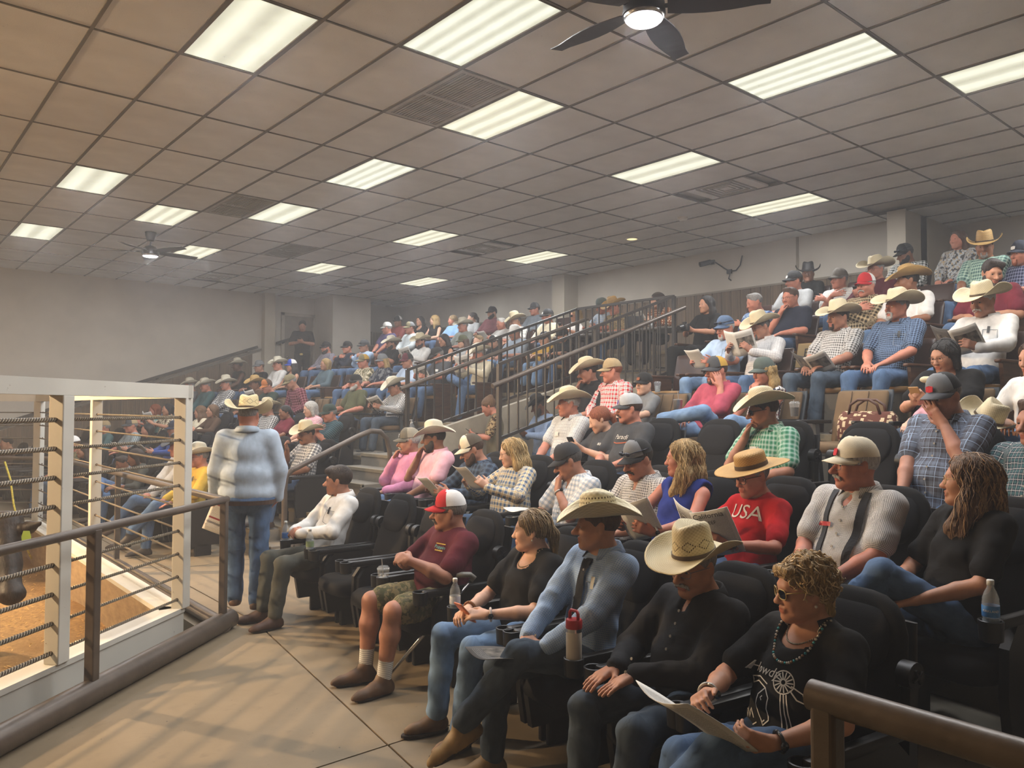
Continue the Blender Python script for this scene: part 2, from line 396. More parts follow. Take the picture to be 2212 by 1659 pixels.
# ------------------------------------------------------------------ walls
def struct(o): return tag(o, kind='structure')
def build_walls():
    wl = struct(MB().box((-6.5, 18.25, -.4), (11.6, 18.5, CEIL+.1)).build('wall_left', M_WALL))
    wb = struct(MB().box((11.5, 4.6, -.4), (11.7, 18.3, CEIL+.1)).build('wall_back', M_WALL))
    struct(MB().box((12.55, -4, -.4), (12.75, 4.8, CEIL+.1)).build('wall_back_recess', M_WALL))
    struct(MB().box((-6.5, -4.0, -.4), (12.8, -3.8, CEIL+.1)).build('wall_right', M_WALL))
    struct(MB().box((-6.7, -4.0, -.6), (-6.5, 18.5, CEIL+.1)).build('wall_front', M_WALL))
    struct(MB().box((11.1, 11.4, 2.0), (11.5, 11.76, CEIL+.01)).build('column', M_COLW))
    struct(MB().box((11.0, 4.6, 2.0), (12.6, 4.85, CEIL+.01)).build('column', M_COLW))
    # boxed-in corner room by the door
    struct(MB().box((8.95, 17.25, 1.5), (10.0, 18.3, CEIL+.01)).build('wall_corner_box', M_WALL))
    struct(MB().box((7.58, 18.05, 1.5), (7.84, 18.3, CEIL+.01)).build('column', M_COLW))
    d = struct(empty('door_1', (8.55, 18.25, 2.0)))
    MB().box((-.40, -.02, 0), (.36, .0, 2.02)).build('door_leaf', mat('door_paint', '#7f7568', .5), d)
    for n, (lo, hi) in enumerate((((-.48,-.05,0),(-.40,.0,2.1)), ((.36,-.05,0),(.44,.0,2.1)), ((-.48,-.05,2.02),(.44,.0,2.1)))):
        MB().box(lo, hi).build('door_frame', mat('door_frame_paint', '#a89f92', .5), d)
    autosmooth(MB().ball((-.33, -.06, 1.0), .03, 10).build('door_knob', M_CHROME, d))
    # expansion strip on back wall
    struct(MB().box((11.485, 6.46, 2.5), (11.5, 6.5, CEIL)).build('trim_1', mat('wall_strip', '#8f8778', .7)))
    # wainscot boards, back wall
    wb_w = .19; y = 4.86; mb = MB().box((-.014, .004, 0), (0, wb_w-.006, 1.0)).mesh('board'); mb.materials.append(M_BOARD)
    while y+wb_w < 18.2:
        if not (11.3 < y+wb_w/2 < 11.85):
            top = 3.78; bot = 2.0
            o = place('board', mb, wb, (11.5, y, bot)); o.scale = (1, 1, top-bot)
        y += wb_w
    struct(MB().box((11.475, 4.86, 3.78), (11.5, 18.2, 3.81)).build('trim_2', mat('wainscot_cap', '#8a8172', .6)))
    # wainscot boards, left wall, tops follow the stands
    def top(x): return 1.28+.347*(x-2.3)
    x = -2.0; bw = .26
    while x+bw < 7.6:
        z1, z2 = max(.25, top(x)), max(.25, top(x+bw)); m = MB()
        v = [(x+.003, 0), (x+bw-.003, 0)]
        m.loft([[(x+.003, 18.25, -.05), (x+bw-.003, 18.25, -.05), (x+bw-.003, 18.25, z2), (x+.003, 18.25, z1)], [(x+.003, 18.234, -.05), (x+bw-.003, 18.234, -.05), (x+bw-.003, 18.234, z2), (x+.003, 18.234, z1)]])
        m.build('board', M_BOARD, wl); x += bw
    x = 7.86
    while x+bw < 8.1:
        MB().box((x+.003, 18.234, 1.5), (x+bw-.003, 18.25, top(x)+.05)).build('board', M_BOARD, wl); x += bw
    for x in (10.05, 10.35, 10.65, 10.95, 11.2): MB().box((x, 18.234, 2.0), (x+.28, 18.25, 3.78)).build('board', M_BOARD, wl)
    struct(MB().bar((-.9, 18.235, top(-.9)+.04), (7.6, 18.235, top(7.6)+.04), .03, .05).build('trim_3', mat('rake_trim', '#6f675c', .6)))
    r = empty('wall_handrail', (2, 18.15, 1.4)); tag(r, 'long black sloping handrail on the far left wall', 'handrail')
    def P(x, dy=0): return (x-2, dy, top(x)+.14-1.4)
    MB().bar(P(.2), P(7.45), .05, .06).build('rail', M_GUARD, r)
    for x in (1.2, 3.2, 5.2, 7.2): MB().bar((x-2, .09, top(x)-1.3), (x-2, 0, top(x)+.1-1.4), .03).build('bracket', M_GUARD, r)
    r = empty('wall_handrail', (8.0, 18.1, 3.3)); tag(r, 'short black handrail on the wall beside the door', 'handrail')
    MB().bar((-.1, 0, 0.02), (.35, 0, .18), .05, .06).build('rail', M_GUARD, r); MB().bar((.1, .14, .02), (.1, 0, .06), .03).build('bracket', M_GUARD, r)
    # thin pipe rails closing the row ends at the left wall
    for n, (x, z0) in enumerate(((2.35, 0.0), (4.5, .62), (6.05, 1.1))):
        g = empty('row_end_rail', (x, 17.9, z0)); tag(g, ['thin bent pipe rail at the wall end of the front rows','thin bent pipe rail at the wall beside the middle rows','thin bent pipe rail at the wall beside the upper rows'][n], 'handrail', 'pipe rails at the left wall')
        MB().tube([(0, 0, 0), (0, 0, .75), (.02, 0, .84), (.08, 0, .9), (.16, 0, .93), (.6, 0, .97), (1.25, 0, .97)], .018, 8).build('bent_pipe', mat('grey_pipe', '#77706a', .4, .4), g, True)
        MB().tube([(1.2, 0, 0.3), (1.2, 0, .97)], .018, 8).build('post', MATS['grey_pipe'], g, True)
build_walls()
def cctv():
    e = empty('security_camera', (11.5, 8.08, 4.33)); tag(e, 'small dark security camera high on the back wall', 'camera')
    MB().box((-.02, -.04, -.04), (0, .04, .04)).build('mount_plate', M_BLACKPL, e)
    autosmooth(MB().tube([(-.02, 0, 0), (-.1, .0, -.01)], .02, 10).build('arm', M_BLACKPL, e))
    autosmooth(MB().tube([(-.1, -.02, -.01), (-.26, .09, -.06)], .045, 14).build('camera_body', M_BLACKPL, e))
    autosmooth(MB().tube([(-.255, .087, -.058), (-.265, .094, -.062)], .032, 14).build('lens', M_DARKMETAL, e))
    e = empty('cable_bundle', (11.48, 7.72, 4.2)); tag(e, 'dangling tangle of cables on the back wall', 'cable')
    m = lambda pts: MB().tube(pts, .011, 6).build('cable', M_BLACKPL, e, True)
    m([(0, .3, .12), (0, .2, .05), (-.01, .1, -.02), (-.01, 0, -.08), (0, -.12, -.08), (0, -.2, 0), (0, -.24, .16)])
    m([(0, .02, -.08), (-.01, .0, -.14), (0, .03, -.2), (0, -.02, -.24)])
    MB().box((-.03, -.04, -.12), (0, .05, -.05)).build('junction_box', M_BLACKPL, e)
cctv()

# ------------------------------------------------------------------ floor, tiers
def build_floor():
    fl = struct(MB().box((-6.5, -4, -.42), (12.6, 18.4, -.36)).build('floor', M_CONC))
    # walkway slabs, cut where the joints run; the ring pit is left open
    K1, K2 = (2.17, 6.24), (2.17, 12.42); e = Vector((.7516, .6597))
    K0 = (K1[0]-e.x*9, K1[1]-e.y*9); K3 = (K2[0]-e.x*9, K2[1]+e.y*9)
    # ring pit edge as a function: x of the pit edge at y
    def edge(y):
        if y < K1[1]: return K1[0]-(K1[1]-y)*e.x/e.y
        if y > K2[1]: return K2[0]-(y-K2[1])*e.x/e.y
        return K1[0]
    ys = [-4, .3, 3.56, 6.24, 8.9, 12.42, 15.2, 18.3]
    g = .006
    for a, b in zip(ys[:-1], ys[1:]):
        for c0, c1 in ((-99, 2.62), (2.62, 4.6)):
            def X(c, y): return max(edge(y), -6.4) if c == -99 else (2.6+.148*(min(y, 6.4)-6.33) if c < 3 else c)
            q = [(X(c0, a)+(0 if c0 < -9 else g), a+(g if abs(a-6.24) > .01 else 0)), (X(c1, a)-g, a+(g if abs(a-6.24) > .01 else 0)), (X(c1, b)-g, b-(g if abs(b-6.24) > .01 else 0)), (X(c0, b)+(0 if c0 < -9 else g), b-(g if abs(b-6.24) > .01 else 0))]
            if q[1][0]-q[0][0] < .05: continue
            m = MB().loft([[(x, y, -.36) for x, y in q], [(x, y, 0.) for x, y in q]]); m.build('slab', M_CONC, fl)
    MB().box((4.5, -4, -.36), (12.6, 18.3, -.002)).build('subfloor', M_CONC, fl)
    # tiers
    def tier(name, k, y0, y1, x_end=None, label=None):
        n = max(2, int((y1-y0)/.6)); pts = [y0+(y1-y0)*i/n for i in range(n+1)]
        fr = [(CH[k]-bow(y)-.70, y) for y in pts]
        bk = [((CH[k+1]-bow(y)-.70 if k < 7 else 12.56) if x_end is None else x_end, y) for y in pts]
        ring = fr+bk[::-1]
        z1 = FL[k]
        m = MB().loft([[(x, y, -.1) for x, y in ring], [(x, y, z1) for x, y in ring]])
        struct(m.build(name, M_TIER)); 
        # pale worn nosing strip
        nb = MB().loft([[(x-.012, y, z1-.05), (x+.05, y, z1-.05), (x+.05, y, z1+.006), (x-.012, y, z1+.006)] for x, y in fr])
        struct(nb.build('trim_4', mat('tier_nosing', '#84775f', .7)))
    for k in (1, 2):
        tier('floor_tier', k, -3.8, 7.15); tier('floor_tier', k, 9.0, 18.2)
    for k in (3, 4):
        tier('floor_tier', k, -3.8, 6.66); tier('floor_tier', k, 9.75 if k == 3 else 8.56, 18.2)
    tier('floor_tier', 5, -3.8, 6.66); tier('floor_tier', 5, 8.56, 18.2)
    for k in (6, 7): tier('floor_tier', k, -3.8, 18.2)
    struct(MB().box((8.62, 6.62, -.1), (9.3, 8.6, 2.15)).build('floor_tier', M_TIER))
    # vomitory floor, walls and the flight of steps beside it
    mw = mat('vomitory_wall', '#a39a88', .7)
    struct(MB().box((4.7, 6.66, -.05), (8.66, 8.56, .26)).build('floor_passage', M_TIER))
    struct(MB().box((8.58, 6.66, .2), (8.66, 8.56, 2.15)).build('wall_passage_end', mw))
    for y0, y1, nm in ((8.50, 8.60, 'wall_passage_far'),):
        r = [(5.45, y0), (8.62, y0), (8.62, y1), (5.45, y1)]
        z = lambda x: 1.36+.26*(x-5.5)
        struct(MB().loft([[(x, y, .2) for x, y in r], [(x, y, z(x)) for x, y in r]]).build(nm, mw))
    st = tag(empty('aisle_steps', (4.0, 9.2, 0)), 'worn concrete aisle steps between the seating blocks', 'steps')
    for n in range(7):
        z = .16*(n+1); x = -.3+.3*n
        MB().rbox((x, -.55, -.05), (x+.34 if n < 6 else x+.8, .52, z), .012).build('step', M_TIER, st)
        MB().box((x-.008, -.55, z-.035), (x+.04, .52, z+.004)).build('nosing', mat('tier_nosing', '#84775f', .7), st)
    st = tag(empty('aisle_steps', (3.75, 7.9, 0)), 'low yellow-edged aisle steps at the front of the passage', 'steps')
    for n in range(2):
        z = .13*(n+1); x = -.1+.45*n
        MB().rbox((x, -.72, 0), (x+1.3-.45*n, 1.0, z), .012).build('step', M_TIER, st)
        MB().box((x-.01, -.72, z-.06), (x+.05, 1.0, z+.004)).build('nosing', mat('yellow_nosing', '#b58a2e', .6, var=.25), st)
build_floor()

# ------------------------------------------------------------------ guard rail round the passage
def build_guard():
    g = tag(empty('passage_guard_rail', (5.5, 7.6, 1.4)), 'black metal baluster guard rail around the stair opening', 'railing')
    T = lambda x: 2.25+.34*(x-5.5); B = lambda x: 1.42+.28*(x-5.5)
    o = Vector((-5.5, -7.6, -1.4))
    mb = MB().box((-.008, -.008, 0), (.008, .008, 1)).mesh('baluster'); mb.materials.append(M_GUARD)
    def bal(x, y, z0, z1):
        b = place('baluster', mb, g, Vector((x, y, z0))+o); b.scale = (1, 1, z1-z0)
    for y in (6.68, 8.54):
        MB().bar(Vector((5.5, y, T(5.5)))+o, Vector((8.6, y, T(8.6)))+o, .035, .035).build('top_rail', M_GUARD, g)
        MB().bar(Vector((5.5, y, B(5.5)))+o, Vector((8.6, y, B(8.6)))+o, .035, .035).build('bottom_rail', M_GUARD, g)
        s = -1 if y < 7 else -1
        autosmooth(MB().tube([Vector((5.35, y+.07*s, T(5.35)-.2))+o, Vector((5.5, y+.07*s, T(5.5)-.2))+o, Vector((8.75, y+.07*s, T(8.75)-.2))+o], .028, 10).build('hand_rail', M_RAIL, g))
        for x in (5.5, 7.05, 8.6):
            MB().box(Vector((x-.022, y-.022, B(x)-.25))+o, Vector((x+.022, y+.022, T(x)))+o).build('post', M_GUARD, g)
            MB().bar(Vector((x, y, T(x)-.24))+o, Vector((x, y+.07*s, T(x)-.2))+o, .016).build('bracket', M_GUARD, g)
        x = 5.64
        while x < 8.55: bal(x, y, B(x), T(x)); x += .14
    z0, z1 = 2.3, T(8.6)
    MB().bar(Vector((8.6, 6.68, z1))+o, Vector((8.6, 8.54, z1))+o, .035).build('top_rail', M_GUARD, g)
    MB().bar(Vector((8.6, 6.68, z0))+o, Vector((8.6, 8.54, z0))+o, .035).build('bottom_rail', M_GUARD, g)
    y = 6.82
    while y < 8.5: bal(8.6, y, z0, z1); y += .14
    c = tag(empty('stair_handrail', (4.0, 7.95, .1)), 'curved grey-brown pipe handrail beside the aisle steps', 'handrail')
    autosmooth(MB().tube([(-.35, 0, .98), (.45, 0, 1.33), (.62, 0, 1.39), (.75, 0, 1.38), (.84, 0, 1.30), (.88, 0, 1.15), (.9, 0, .9), (.9, 0, .1)], .03, 12).build('bent_rail', M_RAIL, c))
    autosmooth(MB().tube([(-.32, 0, 1.0), (-.4, 0, .93), (-.42, 0, .8), (-.42, 0, 0.)], .03, 12).build('post', M_RAIL, c))
build_guard()

def wall_box():
    e = tag(empty('wall_device', (3.62, 18.2, 2.1)), 'small dark device with a cable on the left wall', 'device')
    MB().rbox((-.16, -.06, -.06), (.16, .05, .06), .015).build('housing', M_BLACKPL, e); MB().rbox((-.05, -.05, .06), (.05, .03, .16), .015).build('top_unit', M_BLACKPL, e); MB().tube([(-.1, .03, -.05), (-.1, .04, -.5)], .01, 6).build('cable', M_BLACKPL, e)
wall_box()
# ------------------------------------------------------------------ the sale ring
def cable_mesh(L, r):
    m = MB().tube([(0, 0, L*i/4) for i in range(5)], r, 8); me = m.mesh('cable'); me.materials.append(M_CABLE)
    me.polygons.foreach_set('use_smooth', [True]*len(me.polygons))
    a = me.attributes.new('fab', 'FLOAT_VECTOR', 'POINT'); d = []
    for i, p in enumerate(m.v): d += [math.atan2(p[1], p[0]), p[2], 0]
    a.data.foreach_set('vector', d); return me
def aim(o, a, b):
    a, b = Vector(a), Vector(b); o.location = a; o.rotation_mode = 'QUATERNION'; o.rotation_quaternion = (b-a).to_track_quat('Z', 'Y')
E2 = Vector((.7516, .6597))
K1, K2 = Vector((2.0, 6.3)), Vector((2.0, 12.3))
def build_ring():
    ZC, ZT, SAND = .21, 1.93, -.30
    sides = [('near', K1, K1-E2*7.0, [0, 1.33, 2.66, 3.99, 5.32, 6.65]), ('mid', K1, K2, [2.8]), ('far', K2, K2+Vector((-E2.x, E2.y))*6.6, [0, 2.2, 4.4])]
    f = tag(empty('sale_ring_fence', (2.0, 6.3, 0)), 'white-painted steel post and cable fence enclosing the sawdust ring', 'fence')
    off = Vector((-2.0, -6.3, 0))
    def V(p, z): return Vector((p.x, p.y, z))+off
    first = True
    for name, A, B, posts in sides:
        d = (B-A).normalized(); L = (B-A).length; inn = Vector((-d.y, d.x))
        if inn.dot(Vector((-1.5, 9.3))-A) < 0: inn = -inn
        ang = math.atan2(d.y, d.x)
        # curb: white outside plate with a flange on top, plywood inside
        MB().bar(V(A, ZC/2-.15)-Vector((*inn*.0, 0)), V(B, ZC/2-.15), .05, ZC+.3).build('curb_plate', M_WHITE, f)
        c = inn*.06; MB().bar(V(A+c, ZC-.015), V(B+c, ZC-.015), .19, .035).build('curb_flange', M_WHITE, f)
        c = inn*.10; MB().bar(V(A+c, (ZC-.06+SAND)/2), V(B+c, (ZC-.06+SAND)/2), .03, ZC-.06-SAND+.1).build('inner_wall', M_PLY, f)
        MB().bar(V(A-d*.05, ZT-.05), V(B+d*.05, ZT-.05), .10, .10).build('top_rail', M_WHITE, f)
        for s in posts:
            p = A+d*s
            m = MB().rbox((-.05, -.05, ZC), (.05, .05, ZT-.1), .008)
            o = m.build('post', M_WHITE, f, loc=V(p, 0), rotz=ang)
            for n in range(9):
                z = ZC+.07+n*.175
                b = MB().tube([(-.0515, 0, z), (.0515, 0, z)], .0135, 10); b.build('grommet', mat('rusty_hole', '#4a3524', .7), o)
        segs = [(0, 1.33, .0105), (1.33, L, .0150)] if name == 'near' else [(0, L, .0085)]
        for s0, s1, rad in segs:
            me = cable_mesh(s1-s0, rad)
            for n in range(9):
                z = ZC+.07+n*.175; cab = place('cable', me, f); aim(cab, V(A+d*s0, z), V(A+d*s1, z))
    # sand floor with relief
    n = 90; vs = []; fs = []
    rr = random.Random(3)
    x0, x1, y0, y1 = -6.4, 2.0, -1.0, 18.2; nx, ny = 70, 130
    ph = [(rr.uniform(1, 9), rr.uniform(1, 9), rr.uniform(0, 6), rr.uniform(.004, .014)) for _ in range(14)]
    for i in range(nx+1):
        for j in range(ny+1):
            x, y = x0+(x1-x0)*i/nx, y0+(y1-y0)*j/ny
            h = sum(a*math.sin(fx*x+fy*y*.8+p) for fx, fy, p, a in ph); vs.append((x, y, SAND+h*.7))
    for i in range(nx):
        for j in range(ny):
            a = i*(ny+1)+j; fs.append((a, a+ny+1, a+ny+2, a+1))
    t = NT('ring_sawdust'); co = t.coords(); g = t.noise(co, 26, 6, .7); h = t.noise(co, 2, 4)
    base = t.mix(t.ramp(g, .35, .68), srgb('#7d5c33'), srgb('#c9a365')); base = t.mix(t.ramp(h, .35, .7), base, srgb('#8f6d3e'))
    t.col(base); t.b.inputs['Roughness'].default_value = .95; t.bump(g, .9, .03)
    o = MB().add(vs, fs).build('sawdust', t.m, smooth=True); tag(o, 'golden sawdust and sand bedding covering the ring floor', 'sawdust', kind='stuff')
    # loose chips near the fence
    cm = MB(); 
    for _ in range(900):
        s = rr.uniform(0, 6); p = K1-E2*rr.uniform(.0, 3.5)+Vector((-.66, .75))*rr.uniform(.15, 2.5) if rr.random() < .6 else Vector((2.0-rr.uniform(.15, 1.5), rr.uniform(6.3, 11)))
        c = Vector((p.x, p.y, SAND+.02)); a = rr.uniform(0, 6.3); l = rr.uniform(.008, .022)
        cm.bar(c-Vector((math.cos(a)*l, math.sin(a)*l, rr.uniform(-.006, .006))), c+Vector((math.cos(a)*l, math.sin(a)*l, .008)), .007, .003)
    tag(cm.build('wood_chips', mat('pale_chip', '#d8b06c', .8)), 'pale wood chips strewn over the ring sawdust', 'wood chips', kind='stuff')
build_ring()
def build_outer_rail():
    r = tag(empty('ring_walk_railing', (2.28, 6.17, 0)), 'brown pipe railing with a fat floor pipe around the ring', 'railing')
    P0 = Vector((2.28, 6.17)); A = P0-E2*7; Bp = Vector((2.26, 12.55)); C = Bp+Vector((-E2.x, E2.y))*5
    o = Vector((-2.28, -6.17, 0))
    def V(p, z): return Vector((p.x, p.y, z))+o
    rp = lambda a, b, z, rad, nm: autosmooth(MB().tube([V(a, z), V(b, z)], rad, 16).build(nm, M_RAIL, r), 50)
    rp(A, P0+E2*.04, 1.03, .028, 'top_rail'); rp(P0, Bp, 1.03, .028, 'top_rail'); rp(Bp, C, 1.03, .028, 'top_rail')
    rp(A, P0+E2*.12, .075, .075, 'floor_pipe'); rp(P0-Vector((0, .05)), Bp, .055, .055, 'floor_pipe'); rp(Bp, C, .055, .055, 'floor_pipe')
    for p, w in ((P0, .052), (P0-E2*1.52, .062), (P0-E2*3.04, .062), (P0-E2*4.56, .062), (Vector((2.27, 9.3)), .052), (Bp, .052), (Bp+Vector((-E2.x, E2.y))*2, .052)):
        ang = math.atan2(E2.y, E2.x) if p.y < 6.2 else 0
        MB().rbox((-w/2, -w/2, .09), (w/2, w/2, 1.03), .008).build('post', M_RAIL, r, loc=V(p, 0), rotz=ang)
    # rail beside the viewer
    n = tag(empty('stair_railing', (1.52, .8, 0)), 'close brown pipe handrail beside the blond front-row person', 'handrail')
    MB().rbox((-.026, -.026, 0), (.026, .026, 1.185), .01).build('post', M_RAIL, n)
    autosmooth(MB().tube([(0, .035, 1.175), (.0, -1.5, 1.175)], .031, 20).build('rail', M_RAIL, n), 50)
    MB().rbox((-.026, -1.45, 0), (.026, -1.4, 1.17), .01).build('post', M_RAIL, n)
    # yellow rope hanging in the ring
    y = tag(empty('hanging_rope', (1.0, 10.8, 0)), 'yellow striped rope hanging from the far ring rail', 'rope')
    MB().tube([(.62, 1.55, 1.02), (.66, 1.35, .8), (.68, 1.2, .5), (.72, 1.05, .2), (.78, .95, .0), (.85, .9, -.2)], .013, 8).build('cord', mat('yellow_rope', '#cdbb3a', .6, var=.35, vscale=40), y, True)
build_outer_rail()

# ------------------------------------------------------------------ warm floodlight over the ring (above and left of the picture)
def ring_lamp(x, y, z, pw, lab, rot):
    e = tag(empty('ring_floodlight', (x, y, z)), lab, 'floodlight')
    autosmooth(MB().lathe([(.03, .22), (.06, .2), (.12, .1), (.19, .0), (.2, 0), (.19, .0)], 24, cap=False).build('reflector', M_DARKMETAL, e))
    MB().tube([(0, 0, .2), (0, 0, CEIL-z)], .012, 8).build('stem', M_DARKMETAL, e)
    MB().ball((0, 0, .05), .05, 8).build('bulb', emis('warm_bulb', '#ffb066', 6), e)
    if rot:
        d = Vector(rot)-Vector((x, y, z)); q = d.to_track_quat('-Z', 'Y').to_euler()
        light('flood_bulb', 'SPOT', (0, 0, -.03), pw, (1, .70, .41), .06, rot=q, parent=e, spot=1.35, blend=.5)
    light('flood_glow', 'POINT', (0, 0, -.03), RING_W*.24, (1, .66, .36), .07, parent=e)
ring_lamp(-2.3, 11.9, 3.75, RING_W*7, 'warm floodlight hanging over the far side of the ring', (1.6, 5.6, 0))
ring_lamp(-3.4, 6.2, 3.85, RING_W*2.2, 'warm floodlight hanging over the near side of the ring', (1.6, 7.0, .4))
# ------------------------------------------------------------------ seats (local: faces -x, origin on the floor under the sitter)
def fabric(name, c, bst=.35, rough=.85):
    t = NT(name); co = t.coords(); k = srgb(c); f = t.noise(co, 5, 3)
    t.col(t.mix(t.ramp(f, .3, .7), tuple(x*.8 for x in k), tuple(x*1.2 for x in k))); t.b.inputs['Roughness'].default_value = rough
    t.b.inputs['Specular IOR Level'].default_value = .2
    t.bump(t.noise(co, 420, 2), bst, .003); return t.m
M_SEATBLK = fabric('black_seat_cloth', '#121213'); M_SEATPAD = fabric('black_pad_cloth', '#171719')
M_SEATBRN = fabric('brown_seat_cloth', '#6d5942'); M_SHELL = mat('slate_seat_shell', '#3f4448', .45, 0, .1)
M_VINYL = mat('oxblood_vinyl', '#36231d', .35, 0, .15, 7, .08, 80); M_ARMWOOD = wood('seat_arm_wood', '#3b2416', '#593a24', .35, (2, 14, 14))
M_PLYSEAT = wood('seat_plywood', '#7a5a36', '#95713f', .45, (1, 2, 14))
def slab_ring(w, t, y0=0, n=20, p=3.2):
    """superellipse ring in (depth, width)"""
    r = []
    for k in range(n):
        a = 2*math.pi*k/n; c, s = math.cos(a), math.sin(a)
        r.append((t*math.copysign(abs(c)**(2/p), c), w*math.copysign(abs(s)**(2/p), s)))
    return r
def back_loft(prof, n=20):
    """prof: (z, x, halfwidth, halfthick)"""
    m = MB(); rings = [[(x+d, y, z) for d, y in slab_ring(w, t, n=n)] for z, x, w, t in prof]
    return m.loft(rings)
def bx(z): return .20+.30*(z-.42)         # seat back centre line
def chair_black():
    e = empty('cinema_chair')
    P = [(.36, bx(.36)+.01, .20, .02), (.38, bx(.38), .225, .045), (.5, bx(.5), .232, .05), (.62, bx(.62)-.008, .236, .05), (.74, bx(.74), .238, .045), (.84, bx(.84)+.004, .236, .042), (.92, bx(.92)+.004, .225, .04), (.98, bx(.98), .20, .037), (1.02, bx(1.02), .165, .033), (1.045, bx(1.045), .12, .026), (1.055, bx(1.055), .07, .014)]
    autosmooth(back_loft(P).build('backrest', M_SEATBLK, e), 60)
    Q = [(.76, bx(.76)-.03, .09, .012), (.78, bx(.78)-.034, .135, .022), (.84, bx(.84)-.034, .178, .026), (.9, bx(.9)-.033, .185, .026), (.96, bx(.96)-.03, .168, .024), (1.0, bx(1.0)-.026, .13, .018), (1.015, bx(1.015)-.02, .08, .008)]
    autosmooth(back_loft(Q).build('headrest_pad', M_SEATPAD, e), 60)
    S = [(.33, -.06, .20, .20), (.345, -.06, .228, .235), (.38, -.06, .235, .245), (.42, -.055, .232, .24), (.445, -.05, .21, .215), (.452, -.05, .16, .17)]
    m = MB(); m.loft([[(x+d, y, z) for d, y in slab_ring(w, t, p=4)] for z, x, w, t in S]); autosmooth(m.build('seat', M_SEATBLK, e), 60)
    m = MB(); m.loft([[(.30+d+.3*(z-.42), y, z) for d, y in slab_ring(w, .012, p=5)] for z, w in ((.34, .2), (.4, .22), (.8, .225), (.95, .2))]); autosmooth(m.build('back_shell', M_BLACKPL, e), 60)
    for s in (-1, 1):
        y = s*.258
        a = MB(); a.rbox((-.27, y-.024, .585), (.27, y+.024, .63), .018); o = autosmooth(a.build('armrest', M_BLACKPL, e))
        autosmooth(MB().lathe([(.030, -.055), (.043, -.05), (.047, .028), (.043, .03), (.039, .028), (.036, -.03), (.001, -.03)], 18, c=(-.285, y, .60)).build('cup_holder', M_BLACKPL, o))
        q = MB(); q.loft([[(x, y+dy, z) for x, z in ((-.17, .12), (-.20, .3), (-.19, .5), (-.12, .59), (.2, .59), (.3, .5), (.26, .12))] for dy in (-.02, .02)]); autosmooth(q.build('side_panel', M_BLACKPL, e), 30)
        h = MB().tube([(.31, y-.026, .80), (.31, y+.026, .80)], .05, 20); ho = autosmooth(h.build('pivot_hub', M_BLACKPL, e), 40)
        for a_ in (0, 1):
            MB().bar((.31+.03*math.cos(a_*1.57+.5), y-s*.0-.030, .80+.03*math.sin(a_*1.57+.5)), (.31-.03*math.cos(a_*1.57+.5), y-.030, .80-.03*math.sin(a_*1.57+.5)), .012, .008).build('hub_spoke', M_DARKMETAL, ho)
        MB().bar((.28, y, .13), (.31, y, .80), .035, .05).build('back_bracket', M_BLACKPL, e)
        MB().rbox((-.06, y-.02, 0), (.14, y+.02, .14), .012).build('foot', M_DARKMETAL, e)
    return e
def chair_brown():
    e = empty('auditorium_chair')
    def b2(z): return .20+.26*(z-.42)
    P = [(.40, b2(.4), .20, .02), (.42, b2(.42), .222, .04), (.6, b2(.6)-.01, .228, .042), (.78, b2(.78), .23, .038), (.86, b2(.86), .226, .03), (.875, b2(.875), .215, .014)]
    autosmooth(back_loft(P, 24).build('backrest', M_SEATBRN, e), 60)
    for y in (-.075, .075):
        MB().tube([(b2(z)-.04-(.006 if .5 < z < .8 else 0), y, z) for z in (.44, .55, .7, .82, .87)], .0035, 6).build('seam', mat('dark_seam', '#43362a', .9), e)
    m = MB(); m.loft([[(b2(z)+.055+d, y, z) for d, y in slab_ring(w, .014, p=6)] for z, w in ((.36, .22), (.4, .236), (.84, .24), (.885, .232))]); autosmooth(m.build('back_shell', M_SHELL, e), 60)
    S = [(.37, -.05, .19, .19), (.385, -.05, .215, .225), (.42, -.05, .22, .235), (.445, -.05, .205, .22), (.455, -.05, .15, .16)]
    m = MB(); m.loft([[(x+d, y, z) for d, y in slab_ring(w, t, p=4)] for z, x, w, t in S]); autosmooth(m.build('seat', M_SEATBRN, e), 60)
    MB().rbox((-.25, -.2, .345), (.14, .2, .375), .03).build('seat_pan', M_SHELL, e)
    for s in (-1, 1):
        y = s*.25
        autosmooth(MB().rbox((-.22, y-.024, .60), (.22, y+.024, .632), .014).build('armrest', M_BLACKPL, e))
        MB().bar((.1, y, 0), (.02, y, .6), .03, .05).build('standard', M_SHELL, e); MB().rbox((-.05, y-.03, 0), (.2, y+.03, .02), .01).build('foot', M_SHELL, e)
    return e
def chair_wood():
    e = empty('theater_chair')
    def b2(z): return .20+.22*(z-.42)
    P = [(.40, b2(.4), .20, .012), (.42, b2(.42), .222, .025), (.62, b2(.62)-.008, .228, .028), (.82, b2(.82), .23, .025), (.87, b2(.87), .226, .02), (.88, b2(.88), .215, .01)]
    autosmooth(back_loft(P, 24).build('backrest', M_VINYL, e), 60)
    S = [(.38, -.05, .20, .2), (.39, -.05, .215, .22), (.42, -.05, .215, .225), (.435, -.05, .2, .21)]
    m = MB(); m.loft([[(x+d, y, z) for d, y in slab_ring(w, t, p=4)] for z, x, w, t in S]); autosmooth(m.build('seat', M_PLYSEAT, e), 60)
    for s in (-1, 1):
        y = s*.25
        autosmooth(MB().rbox((-.26, y-.028, .60), (.24, y+.028, .63), .02).build('armrest', M_ARMWOOD, e))
        q = MB(); q.loft([[(x, y+dy, z) for x, z in ((-.14, 0), (-.17, .35), (-.2, .6), (.2, .6), (.18, .3), (.16, 0))] for dy in (-.016, .016)]); q.build('side_panel', M_ARMWOOD, e)
    return e
PROTO = {'b': chair_black(), 't': chair_brown(), 'w': chair_wood()}
USED = set()
SEATMAT = 0
